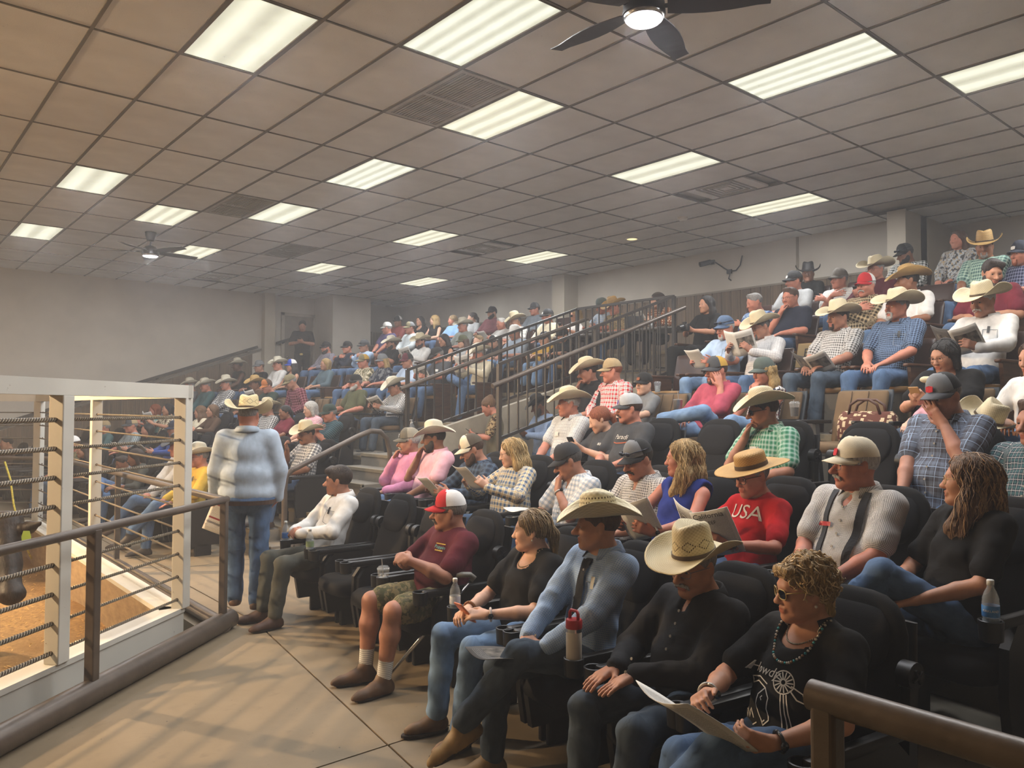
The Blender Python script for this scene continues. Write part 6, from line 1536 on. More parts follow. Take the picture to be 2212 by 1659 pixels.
person('so7', 'striped white tee and short white hair', 6, 11.65, 3.42, sex='F',sk='r',shirt='T:white,grey,2.2,.25',sl='S',hair='short:white',face='gl',yaw=15,pitch=10,arms='paper',build=1.25,extra='tee')
person('ht7', 'white patterned shirt and tall straw hat', 6, 11.26, 3.44, sk='t',shirt='F:white,ltgrey,cream,20',sl='S',hat='T:s',hair='short:grey',yaw=25,pitch=14,arms='lap')
person('cs7', 'cream shirt and black trucker cap', 6, 10.40, 3.45, sk='r',shirt='S:cream',sl='L',pants='J:denim',hat='cap:black,dkgrey,black:patch=white',hair='short:white',yaw=25,arms='lap')
person('bs7', 'white top, sunglasses on blond hair', 6, 9.71, 3.33, sex='F',sk='t',shirt='S:white',sl='S',pants='J:denim',hair='long:blond',face='sun',yaw=20,pitch=10,arms='phone')
person('wcap7', 'purple shirt and white cap turned away', 6, 15.23, 3.57, sk='r',shirt='S:purple',sl='S',hat='cap:white,white,white',hair='short:grey',yaw=60,arms='lap',build=1.2)
person('rd8', 'coral red shirt and black cap, top row', 7, 16.20, 3.87, sk='b',shirt='S:coral',sl='S',hat='cap:black,white,black',hair='short:black',yaw=0,arms='lap',build=1.2)
person('dh8', 'black top and dark shoulder hair, top row', 7, 15.43, 3.83, sex='F',sk='t',shirt='S:black',sl='S',hair='long:black',yaw=0,arms='lap',extra='scoop')
person('bl8', 'black sleeveless top and platinum hair', 7, 14.94, 3.82, sex='F',sk='p',shirt='S:black',sl='N',hair='long:blond',yaw=55,arms='lap')
person('bt8', 'light blue blouse and tied blond hair', 7, 14.33, 3.77, sex='F',sk='r',shirt='S:sky',sl='S',hair='pony:ash',yaw=50,arms='lap',build=1.1)
person('db8', 'pale grey top and dark ponytail', 7, 13.70, 3.78, sex='F',sk='p',shirt='S:ltgrey',sl='S',hair='pony:dkbrown',yaw=40,arms='lap')
person('mm8', 'dusty maroon shirt, dark beard and black cap', 7, 13.08, 3.83, sk='t',shirt='S:#6f3f44',sl='L',hat='cap:black,black,black',hair='short:black',face='beard:black',yaw=12,arms='thigh',build=1.4)
person('gs8', 'blue-grey shirt and charcoal cap near the column', 7, 11.83, 3.80, sk='r',shirt='S:#737b83',sl='L',hat='cap:dkgrey,grey,dkgrey',hair='short:brown',yaw=15,pitch=5,arms='lap',build=1.1)
person('t8', 'black shirt and black cowboy hat, top row', 7, 5.88, 3.71, sk='o',shirt='S:black',sl='L',hat='W:k',hair='short:black',yaw=-30,arms='lap')
person('t8b', 'dark green plaid shirt and black cap, top row', 7, 4.45, 3.84, sk='b',shirt='P:dkgreen,white,black,5',sl='L',hat='cap:black,dkgrey,black:shades',hair='short:black',face='beard:black',yaw=30,pitch=18,arms='lap',build=1.15)
person('t8c', 'grey patterned blouse and long brown hair, top row', 7, 3.78, 3.91, sex='F',sk='r',shirt='F:ltgrey,dkgrey,tan,16',sl='L',hair='long:brown',yaw=15,arms='lap',build=1.1)
person('t8d', 'mint plaid shirt and tan straw hat, upper right', 6, 3.11, 3.56, sk='b',shirt='P:mint,teal,white,5',sl='S',hat='C:n',hair='short:black',face='goatee:grey',yaw=-20,pitch=10,arms='lap',build=1.15)
# ------------------------------------------------------------------ people on their feet and at the table
person('ringman', 'blue oxford shirt and straw hat facing away', 0, 6.50, 1.72, x=2.60, stand=True, sk='r', shirt='S:#aebccb', sl='L', pants='J:denim', hat='W:d', hair='buzz:grey', yaw=8, pitch=3, arms='hips/hang', build=1.42, lean=2, turn=118, shoe='#5a3f2a', extra='belt', torso=1.02,
       hands={1: ((-.06, .24, .98), (-.5, -.6, -.6), (0, -1, 0), .5, (.5, 1, 0)), -1: ((-.10, -.30, .88), (-.3, .1, -.9), (0, 1, .1), .7, (.6, -.8, 0))})
person('phonew', 'olive top with leopard sleeves, standing with phone', 2, 8.24, 1.83, x=6.6, floor=.26, stand=True, sex='F', sk='r', shirt='S:#6b6450', sl='S', pants='J:denim', hair='bun:ltbrown', yaw=10, pitch=28, arms='phone', turn=38, lean=0)
person('bhat', 'blue check shirt and black hat in passage', 3, 8.05, 1.83, x=7.35, floor=.26, stand=True, sk='d', shirt='G:ltblue,blue,1.5', sl='L', pants='J:denim', hat='C:k', hair='short:black', face='beard:black', yaw=25, pitch=22, arms='phone', turn=10, lean=4)
person('gcap', 'bright blue shirt and green cap in the passage', 3, 8.10, 1.82, x=8.0, floor=.26, stand=True, sk='r', shirt='S:brtblue', sl='L', pants='J:denim', hat='cap:dkgreen,white,dkgreen', hair='short:grey', face='goatee:grey,gl', yaw=25, pitch=12, arms='lap', turn=10, lean=0)
person('doorman', 'black tee and gold buckle by the door', 5, 17.22, 3.72, x=8.15, floor=2.0, stand=True, sk='o', shirt='S:black', sl='S', pants='S:black', hair='swept:black', yaw=-10, pitch=16, arms='phone', turn=-45, lean=0, build=1.15, extra='tee')
person('off1', 'pale plaid shirt and grey cap at the table', 6, 8.95, 3.50, x=9.6, floor=2.35, sk='r', shirt='P:ltgrey,sky,white,5', sl='S', hat='cap:#55605e,#55605e,#55605e', hair='short:grey', yaw=20, pitch=20, arms='paper', lean=6, noseat=True)
person('off2', 'camouflage shirt and straw hat at the table', 6, 8.60, 3.44, x=9.5, floor=2.35, sk='r', shirt='F:tan,khaki,brown,16', sl='S', hat='C:n', hair='short:brown', yaw=10, pitch=20, arms='lap', lean=6, noseat=True)
person('off3', 'brown polka-dot blouse and dark hair at the table', 6, 7.66, 3.45, x=9.45, floor=2.35, sex='F', sk='p', shirt='D:rust,cream,4', sl='L', pants='S:black', hair='long:dkbrown', yaw=40, pitch=12, arms='paper', lean=6, noseat=True, build=1.1)
person('bowchild', 'cream hair bow on a small child lap-sitting', 3, 2.22, 1.90, x=5.80, sk='p', sex='F', shirt='S:ltpink', child=.6, hair='bald:ash', yaw=10, pitch=10, arms='lap', noseat=True)
seat_rows()
# ------------------------------------------------------------------ things held, worn and set down
def page_mat(name, paper, ink, rows=70., photo=False, head=None):
    t = NT(name); co = t.coords('fab'); s = t.n('ShaderNodeSeparateXYZ'); t.link(co, s.inputs[0]); u, v = s.outputs[0], s.outputs[1]
    ln = t.math('LESS_THAN', t.math('FRACT', t.math('MULTIPLY', v, rows)), .45); gap = t.math('GREATER_THAN', t.noise(t.scale(co, (30, rows*.5, 1)), 2.2, 1), .42)
    mar = t.math('MULTIPLY', t.math('MULTIPLY', t.math('GREATER_THAN', u, .09), t.math('LESS_THAN', u, .91)), t.math('MULTIPLY', t.math('GREATER_THAN', v, .08), t.math('LESS_THAN', v, .92)))
    col = t.mix(t.math('MULTIPLY', t.math('MULTIPLY', ln, gap), t.math('MULTIPLY', mar, .55)), srgb(paper), srgb(ink))
    if photo:
        ph = t.math('MULTIPLY', t.math('MULTIPLY', t.math('GREATER_THAN', v, .30), t.math('LESS_THAN', v, .74)), mar); col = t.mix(ph, col, t.mix(t.ramp(t.noise(co, 5, 4), .3, .7), srgb('#2d2b29'), srgb('#8a8378')))
    if head:
        hb = t.math('MULTIPLY', mar, t.math('GREATER_THAN', v, .84)); col = t.mix(hb, col, srgb(head))
        hb = t.math('MULTIPLY', mar, t.math('MULTIPLY', t.math('GREATER_THAN', v, .40), t.math('LESS_THAN', v, .46))); col = t.mix(hb, col, srgb(head))
    t.col(col); t.b.inputs['Roughness'].default_value = .8; return t.m
PG = {'white': page_mat('page_text', '#d6d3cb', '#5c5a57'), 'photo': page_mat('page_photo', '#c9c6bf', '#444444', 60, True), 'red': page_mat('page_redhead', '#dcd8d0', '#555555', 40, False, '#8d2f33'), 'dark': page_mat('page_dark', '#4b4947', '#8f8c86', 30, True)}
def sheet(o, ux, uy, w, h, curl=.0, thick=.003, nx=8, ny=6, bend=0.):
    """curved sheet: corner origin o, axes ux (width) and uy (height); returns MB and coordinates"""
    ux, uy = Vector(ux).normalized(), Vector(uy).normalized(); n = ux.cross(uy); m = MB(); fb = []; vs = []; fs = []
    for sd_ in (0, 1):
        for j in range(ny+1):
            for i in range(nx+1):
                a, b = i/nx, j/ny; z = curl*math.sin(a*math.pi)+bend*(b*b)+thick*(sd_*2-1)*.5
                vs.append(Vector(o)+ux*(a*w)+uy*(b*h)+n*z); fb += [a if sd_ else 1-a, b, 0]
    S = (nx+1)*(ny+1)
    for j in range(ny):
        for i in range(nx):
            p = j*(nx+1)+i; q = [p, p+1, p+nx+2, p+nx+1]; fs.append(tuple(q[::-1])); fs.append(tuple(x+S for x in q))
    edge = [i for i in range(nx+1)]+[(j+1)*(nx+1)-1 for j in range(1, ny+1)]+[ny*(nx+1)+i for i in range(nx-1, -1, -1)]+[j*(nx+1) for j in range(ny-1, 0, -1)]
    for a, b in zip(edge, edge[1:]+edge[:1]): fs.append((a, b, b+S, a+S))
    m.add(vs, fs); return m, fb
def sheet_obj(name, parent, matk, *a, **k):
    m, fb = sheet(*a, **k); o = m.build(name, PG[matk], parent, True); at_ = o.data.attributes.new('fab', 'FLOAT_VECTOR', 'POINT'); at_.data.foreach_set('vector', fb); return o
def text2d(body, size, shear=0.):
    cu = bpy.data.curves.new('t', 'FONT'); cu.body = body; cu.size = size; cu.align_x = 'CENTER'; cu.shear = shear; cu.resolution_u = 3; to = bpy.data.objects.new('t', cu); COL.objects.link(to)
    me = bpy.data.meshes.new_from_object(to); bpy.data.objects.remove(to)
    return [(v.co.x, v.co.y) for v in me.vertices], [tuple(p.vertices) for p in me.polygons]
def hands_mid(info):
    a, b = info['AR'][1], info['AR'][-1]
    pa = a[1]+a[2]/np.linalg.norm(a[2])*.085; pb = b[1]+b[2]/np.linalg.norm(b[2])*.085; return pa, pb
def booklet(key, page='photo', back='dark', open_=.5, size=(.20, .27), label=None, tilt=None, lift=.0, text=None):
    info = PERSONS[key]; r = info['root']; pa, pb = hands_mid(info); c = (pa+pb)/2
    e = bpy.data.objects.new('sale_catalog', None); COL.objects.link(e); e.empty_display_size = .05
    e.matrix_world = r.matrix_basis @ Matrix.Translation(Vector(c)); tag(e, label or ('sale catalog held by the person in '+info['desc']), 'catalog', 'sale catalogs held by spectators')
    look = info['Hc']-c; look = look/np.linalg.norm(look); up = (A3(-.35, 0, 1) if key not in ('bw5', 'wh5', 'strh') else A3(-.8, 0, .6)) if tilt is None else A3(*tilt); up = up-look*(up@look)*.6; up = up/np.linalg.norm(up)
    side = np.cross(look, up); side = side/np.linalg.norm(side); w, h = size; o = -up*h*.42+A3(0, 0, lift)
    th = open_
    for s, pg in ((1, page), (-1, back)):
        d = side*s*math.cos(th)+look*math.sin(th)
        po = sheet_obj('page', e, pg, o if s > 0 else o+d*w, d if s > 0 else -d, up, w, h, curl=.012, bend=.01*s)
        if text:
            n_ = np.cross(side, up); m = MB()
            for q, (tx, sz) in enumerate(text):
                vs, fs = text2d(tx, sz); m.add([tuple(o+d*(w*.5+x*(1 if s > 0 else -1)*(1 if s > 0 else -1)*s)+up*(h*(.86-.14*q)+y_)-look*.024) for x, y_ in vs], fs)
            m.build('lettering', mat('cover_ink', '#1d1b1a', .8, var=0), po)
    return e
def loose_sheet(key, page='white', size=(.2, .26), label=None, up=(-.6, 0, .8), normal=None, off=(0, 0, 0), curl=.02):
    info = PERSONS[key]; r = info['root']; pa, pb = hands_mid(info); c = (pa+pb)/2+A3(*off)
    e = bpy.data.objects.new('sale_sheet', None); COL.objects.link(e); e.matrix_world = r.matrix_basis @ Matrix.Translation(Vector(c))
    tag(e, label or ('printed sheet held by the person in '+info['desc']), 'paper', 'printed sheets held by spectators'); up = Vector(up).normalized(); side = Vector((0, -1, 0)); w, h = size
    sheet_obj('page', e, page, -side*w/2-up*h*.35, side, up, w, h, curl=curl, bend=.03); return e
def phone(key, col='#1b1b1d', label=None, off=(0, 0, .01)):
    info = PERSONS[key]; r = info['root']; pa, pb = hands_mid(info); c = (pa+pb)/2+A3(*off)
    e = bpy.data.objects.new('mobile_phone', None); COL.objects.link(e); look = info['Hc']-c; look = look/np.linalg.norm(look)
    z = Vector(look); x = Vector((0, 1, 0)); y = z.cross(x).normalized(); x = y.cross(z).normalized()
    M4 = Matrix((x, y, z)).transposed().to_4x4(); M4.translation = Vector(c); e.matrix_world = r.matrix_basis @ M4
    tag(e, label or ('mobile phone held by the person in '+info['desc']), 'phone', 'phones held by spectators')
    autosmooth(MB().rbox((-.037, -.075, -.005), (.037, .075, .004), .008).build('case', mat('phone_case_'+col, col, .4, var=0), e)); MB().box((-.033, -.07, .004), (.033, .07, .0048)).build('screen', mat('phone_glass', '#20262f', .1, var=0), e); return e
AUTO = dict(pink1=None)
def auto_props():
    done = set()
    for key, col in (('redh', None), ('bhg', '#b98f5a'), ('phonew', None), ('bhat', None), ('bh6', None), ('mh7', None), ('bs7', None), ('doorman', None), ('blktop', '#c96d3f')): phone(key, col or '#1b1b1d')
    booklet('usa', 'white', 'photo', .4, (.22, .29), text=[('California', .045), ('BEEF', .03)])
    for key in ('hp5', 'strh', 'hr5', 'wh5', 'bw5', 'aquadark', 'b945', 'hw6', 'brnw', 'orcap'): booklet(key, 'photo', 'dark' if key in ('bw5', 'wh5', 'strh') else 'white', open_=.45)
    for key in ('plaidw', 'denim', 'lb5', 'bhw', 'denj', 'aqua', 'so7', 'edgepaper', 'brnw2', 'off1', 'off3'): loose_sheet(key)
    booklet('bluetop', 'white', 'red', .5)
auto_props()
# --- front row reader's large sheet, catalog on a knee, the ring man's clipboard
loose_sheet('bltee', 'white', (.25, .33), 'large curled white sheet read by the blond person in sunglasses', up=(-.72, .15, .62), off=(-.04, .03, -.01), curl=.035)
loose_sheet('ltblue', 'dark', (.22, .28), 'grey catalog on the knee of the person wearing a tie', up=(-.9, .1, .25), off=(-.05, .05, -.035), curl=.02)
loose_sheet('blkcap', 'white', (.21, .26), 'white sheet on the lap of the person in the black cap', up=(-.9, 0, .2), off=(-.10, .05, -.06))
def clip():
    info = PERSONS['ringman']; r = info['root']; w = info['AR'][-1][1]
    e = bpy.data.objects.new('sale_clipboard', None); COL.objects.link(e); e.matrix_world = r.matrix_basis @ Matrix.Translation(Vector(w+A3(-.03, -.0, -.06)))
    tag(e, 'red-lined sale sheets held low by the person in blue oxford shirt', 'paper')
    sheet_obj('page', e, 'red', (.03, -.05, -.16), (.12, .85, -.5), (-.05, .5, .86), .20, .27, curl=.01); sheet_obj('page', e, 'red', (.045, -.09, -.18), (.12, .93, -.35), (-.05, .35, .93), .20, .26, curl=.012)
clip()
# --- drinks
M_CLEAR = mat('clear_plastic', '#cfd6da', .08, var=0, alpha=.22); M_WATER = mat('bottle_water', '#9fb0b8', .05, var=0, alpha=.28)
def holder(key, s):
    c = CHAIRS[key]; return c.matrix_basis @ Vector((-.285, s*.258, .575))
def bottle(loc, label, lab='#3d6fb0', text=None, level=.6):
    e = empty('water_bottle', loc); tag(e, label, 'bottle', 'plastic water bottles')
    p = [(.026, 0), (.031, .004), (.031, .03), (.029, .035), (.031, .04), (.031, .055), (.029, .06), (.031, .066), (.031, .125), (.029, .13), (.030, .14), (.022, .165), (.013, .182), (.012, .196)]
    autosmooth(MB().lathe(p, 20).build('bottle_body', M_CLEAR, e), 50); autosmooth(MB().lathe([(r-.002, z+.001) for r, z in p if z < .2*level], 18).build('water', M_WATER, e), 50)
    lb = MB().lathe([(.0315, .07), (.0318, .072), (.0318, .112), (.0315, .114)], 24, cap=False).build('paper_label', mat('bottle_label_'+lab, lab, .4, var=.3, vscale=40), e, True)
    MB().lathe([(.0135, .192), (.0138, .21), (.012, .213), (.001, .213)], 16).build('cap', mat('white_cap', '#cfcdc8', .5, var=0), e, True)
    if text:
        cu = bpy.data.curves.new('t', 'FONT'); cu.body = text; cu.size = .013; cu.align_x = 'CENTER'; to = bpy.data.objects.new('t', cu); COL.objects.link(to)
        me = bpy.data.meshes.new_from_object(to); bpy.data.objects.remove(to); a0 = math.atan2(-loc[1], -loc[0])
        for v in me.vertices:
            x, y = v.co.x, v.co.y; a = a0+x/.0325; v.co = (.0326*math.cos(a), .0326*math.sin(a), .09+y)
        me.materials.append(mat('label_ink', '#e8e6e0', .6, var=0)); place('lettering', me, lb)
    return e
def cup(loc, label, ice=True, tint='#cfd6da', straw=True):
    e = empty('plastic_cup', loc); tag(e, label, 'cup', 'clear plastic cups')
    autosmooth(MB().lathe([(.028, 0), (.030, .004), (.041, .105), (.042, .108)], 20, cap=False).build('cup_wall', M_CLEAR, e), 50)
    MB().lathe([(.028, .003), (.033, .05 if ice else .075), (.001, .05 if ice else .075)], 16).build('drink', mat('drink_'+tint, tint, .2, var=.4, vscale=60, alpha=.8), e)
    autosmooth(MB().lathe([(.043, .104), (.044, .112), (.036, .118), (.034, .124), (.001, .125)], 20).build('lid', M_CLEAR, e), 40)
    if straw: MB().tube([(.005, 0, .02), (-.01, .005, .17)], .0035, 8).build('straw', mat('straw_plastic', '#8e8a85', .5, var=0), e)
    if ice:
        for k in range(5): MB().rbox((-.01, -.01, 0), (.01, .01, .018), .004, m=Matrix.Translation((.014*math.cos(k*1.3), .014*math.sin(k*1.3), .03+.008*k)) @ Matrix.Rotation(k, 4, 'X')).build('ice_cube', mat('ice', '#dfe5e8', .1, var=0, alpha=.6), e)
    return e
bottle(holder('whitesh', 1)+Vector((0, 0, 0)), 'water bottle on the far arm of the white-shirted front seat')
bottle(holder('whitesh', -1), 'water bottle by the clasped hands of the white-shirted person', '#7d8f6a')
bottle(holder('blktop', 1), 'water bottle between the cane and the person in puff sleeves', '#c9cdd2')
bottle(holder('longh', -1)+Vector((.0, .0, .0)), 'half-empty water bottle beside the long-haired person in black', '#3f78b5', 'KIRKLAND')
cup(holder('maroon', 1), 'iced drink cup with straw by the maroon t-shirt')
cup(holder('usa', 1), 'clear pink-tinted cup in front of the red tee', False, '#b98a86', False)
cup(Vector((row_x(3, 3.35)-.38, 3.35, FL[3]+.66)), 'dark cola cup on the arm of an empty brown seat', False, '#2a1a14')
cup(Vector((row_x(4, 5.75)-.42, 5.75, FL[4]+.42)), 'clear cup beside the pale blue shirted person', False, '#c8c8c4', False)
def misc_drinks():
    l = holder('ltblue', -1); e = empty('insulated_flask', l); tag(e, 'white insulated flask with red loop lid in a cup holder', 'flask')
    autosmooth(MB().lathe([(.033, 0), (.036, .004), (.036, .165), (.034, .172)], 24).build('flask_body', mat('white_enamel', '#cbc4b6', .4), e), 50)
    autosmooth(MB().lathe([(.035, .172), (.0355, .188), (.033, .19)], 24).build('steel_collar', M_CHROME, e), 50)
    lid = autosmooth(MB().lathe([(.037, .188), (.038, .192), (.038, .222), (.034, .228), (.001, .229)], 24).build('lid', mat('red_plastic', '#a81c22', .4, var=.05), e), 50)
    MB().tube([(0, -.026, .222), (0, -.026, .255), (0, -.018, .266), (0, .018, .266), (0, .026, .255), (0, .026, .222)], .0075, 8).build('loop_handle', MATS['red_plastic'], lid, True)
    e = empty('insulated_flask', (3.33, 1.36, 0)); tag(e, 'red-lidded flask on the floor at the bottom edge', 'flask')
    autosmooth(MB().lathe([(.038, 0), (.04, .004), (.04, .2), (.036, .21)], 24).build('flask_body', MATS['white_enamel'], e), 50)
    lid = autosmooth(MB().lathe([(.04, .208), (.041, .215), (.041, .24), (.001, .246)], 24).build('lid', MATS['red_plastic'], e), 50)
    MB().tube([(0, -.032, .236), (0, -.032, .272), (0, -.02, .288), (0, .02, .288), (0, .032, .272), (0, .032, .236)], .009, 8).build('loop_handle', MATS['red_plastic'], lid, True)
    l = holder('whitesh', 1)+Vector((.10, -.005, .055)); e = empty('soda_can', l); tag(e, 'green soda can on the seat arm beside the white shirt', 'can')
    autosmooth(MB().lathe([(.025, 0), (.032, .01), (.032, .105), (.027, .118), (.026, .12)], 20).build('can_body', mat('green_can', '#1d6b3a', .3, .4, var=.2, vscale=30), e), 50); MB().lathe([(.0265, .119), (.024, .117), (.001, .117)], 16).build('can_top', M_CHROME, e)
    c = CHAIRS['mar4']; l = c.matrix_basis @ Vector((-.2, .25, .632)); e = empty('steel_tumbler', l); tag(e, 'brushed steel tumbler with straw beside the rose shirt', 'cup')
    autosmooth(MB().lathe([(.034, 0), (.036, .003), (.045, .17), (.046, .175)], 22).build('tumbler_body', mat('brushed_steel', '#9b9a97', .3, .9, .1), e), 50); autosmooth(MB().lathe([(.046, .172), (.046, .182), (.001, .186)], 22).build('lid', M_CLEAR, e), 50); MB().tube([(.01, 0, .17), (-.002, 0, .26)], .004, 8).build('straw', mat('straw_plastic', '#8e8a85', .5), e)
    e = empty('sanitizer_bottle', (5.3, 8.62, 1.37)); tag(e, 'clear pump sanitizer bottle at the foot of the guard rail', 'bottle'); e.location = (5.62, 8.62, 1.40)
    autosmooth(MB().lathe([(.038, 0), (.04, .004), (.04, .13), (.02, .15), (.014, .165)], 18).build('bottle_body', M_CLEAR, e), 50); MB().lathe([(.016, .16), (.016, .18), (.005, .18), (.005, .2)], 12).build('pump', mat('white_cap', '#cfcdc8', .5), e); MB().bar((.008, 0, .203), (-.04, 0, .2), .016, .01).build('nozzle', mat('white_cap', '#cfcdc8', .5), e)
misc_drinks()
def cane():
    e = empty('walking_cane', (2.4, 4.2, 0)); tag(e, 'adjustable aluminium walking cane leaning beside the maroon t-shirt', 'cane'); o = Vector((2.4, 4.2, 0))
    tip = Vector((2.55, 4.26, .03)); top = Vector((3.05, 3.98, .66)); d = (top-tip).normalized()
    MB().tube([tip-o, top-o], .011, 12).build('shaft', M_CHROME, e, True); MB().tube([tip-d*.03-o, tip+d*.04-o], [.022, .014], 12).build('rubber_tip', M_BLACKPL, e, True)
    h = top+d*.03; MB().tube([top-o, h-o, h+Vector((-.03, 0, .02))-o, h+Vector((-.13, .02, .03))-o], .017, 12).build('handle', mat('pale_grip', '#8d8c84', .5), e, True)
cane()
def bag():
    x = row_x(3, 2.95)-.12; e = empty('tote_bag', (x, 2.85, FL[3]+.455)); tag(e, 'brown and cream geometric woven tote bag on a brown seat', 'bag')
    t = NT('woven_tote'); co = t.coords(); v = t.n('ShaderNodeTexVoronoi'); v.inputs['Scale'].default_value = 26; v.distance = 'CHEBYCHEV'; t.link(co, v.inputs['Vector'])
    t.col(t.mix(t.math('GREATER_THAN', v.outputs['Distance'], .33), srgb('#c9b491'), srgb('#5a2f22'))); t.b.inputs['Roughness'].default_value = .9
    rg = [[(d*sx, y*sy, z) for d, y in slab_ring(.23, .12, p=3)] for z, sx, sy in ((0, .8, .9), (.03, 1, 1), (.14, .95, 1.02), (.22, .6, .95), (.25, .25, .85))]
    autosmooth(MB().loft(rg).build('bag_body', t.m, e), 60)
    for s in (-1, 1): MB().tube([(s*.05, -.12, .22), (s*.06, -.10, .30), (s*.06, -.04, .34), (s*.06, .05, .34), (s*.06, .11, .30), (s*.05, .13, .22)], .011, 8).build('strap', mat('bag_leather', '#4a2a1c', .5), e, True)
bag()
def table():
    e = empty('folding_table', (9.0, 8.0, 2.15)); tag(e, 'long grey folding table behind the guard rail', 'table')
    e.location = (9.02, 8.05, 2.15); top = .77
    MB().rbox((-.33, -1.15, top-.035), (.33, 1.15, top), .03).build('tabletop', mat('grey_laminate', '#6d6a64', .5), e)
    for y in (-.9, .9):
        for x in (-.24, .24): MB().tube([(x, y, 0), (x, y, top-.03)], .014, 8).build('leg', M_DARKMETAL, e)
        MB().tube([(-.24, y, .2), (.24, y, .2)], .01, 8).build('stretcher', M_DARKMETAL, e)
    z = 2.15+top
    l = empty('laptop', (9.12, 7.75, z)); tag(l, 'open black laptop on the long table', 'laptop'); MB().rbox((-.12, -.17, 0), (.12, .17, .018), .008).build('base', M_BLACKPL, l)
    MB().rbox((-.13, -.17, .018), (-.12, .17, .24), .004).build('screen_lid', M_BLACKPL, l)
    b = empty('sale_catalog', (8.85, 7.25, z)); tag(b, 'open catalog lying at the near end of the long table', 'catalog', 'sale catalogs held by spectators')
    for s in (-1, 1): sheet_obj('page', b, 'photo', (-.13, 0 if s > 0 else -.2, .006), (0, 1, 0), (1, 0, .02), .2, .27, curl=.008)
    b = bottle(Vector((9.05, 7.45, z)), 'small water bottle on the long table', '#cfd2d4')
    c = empty('photo_camera', (0, 0, 0)); info = PERSONS['bhw6']; pa, pb = hands_mid(info); c.matrix_world = info['root'].matrix_basis @ Matrix.Translation(Vector((pa+pb)/2+A3(-.02, 0, 0))); tag(c, 'black camera held by the person with long black hair', 'camera')
    autosmooth(MB().rbox((-.03, -.065, -.045), (.03, .065, .045), .012).build('camera_body', M_BLACKPL, c)); autosmooth(MB().tube([(-.03, 0, 0), (-.12, 0, -.02)], .036, 16).build('lens_barrel', M_BLACKPL, c), 40); MB().rbox((-.02, -.025, .045), (.02, .025, .07), .006).build('flash_hump', M_BLACKPL, c)
table()
def held_hat():
    info = PERSONS['wtee']; a = info['AR'][1]; me, b = get_hat('cow', 's'); e = place('straw_hat', me); e.matrix_world = info['root'].matrix_basis @ Matrix.Translation(Vector(a[1]+A3(-.14, .05, .02))) @ Matrix.Rotation(.6, 4, 'X')
    tag(e, 'pale straw cowboy hat held by the person in white tee', 'hat'); place('hat_band', b, e)
held_hat()

# --- flat prints on shirts, draped onto the cloth
def drape(info, name, verts2, faces, v0, y0, m, parent=None, lift=.004):
    so = info['shirt']; me = so.data; V = [v.co.copy() for v in me.vertices]; bv = BVHTree.FromPolygons(V, [tuple(p.vertices) for p in me.polygons])
    TR, Pc, sd, T = info['TR'], info['Pc'], info['sd'], info['T']; out = []; d = Vector(TR@A3(1, 0, 0)); last = None
    for x, z in verts2:
        o = Vector(Pc+sd*(v0*T+z)+A3(0, y0-x, 0)); h = bv.ray_cast(o-d*.6, d)
        if h[0] is None: p = last or o
        else: p = h[0]-d*lift; last = p
        out.append(tuple(p))
    return MB().add(out, faces).build(name, m, so)
def ribbons(lines, w):
    vs, fs = [], []
    for L in lines:
        L = [Vector(p) for p in L]; q = []
        for a, b in zip(L[:-1], L[1:]):
            n = max(1, int((b-a).length/.012)); q += [a+(b-a)*i/n for i in range(n)]
        q.append(L[-1]); s = len(vs)
        for i, p in enumerate(q):
            t = (q[min(i+1, len(q)-1)]-q[max(i-1, 0)]).normalized(); nrm = Vector((-t.y, t.x)); na = max(1, int(w/.009)); vs += [tuple(p+nrm*w*(.5-k/na)) for k in range(na+1)]
            if i: fs += [(s+(na+1)*(i-1)+k, s+(na+1)*(i-1)+k+1, s+(na+1)*i+k+1, s+(na+1)*i+k) for k in range(na)]
    return vs, fs
M_PRINT = mat('print_white', '#cfccc4', .8, var=.1, vscale=60)
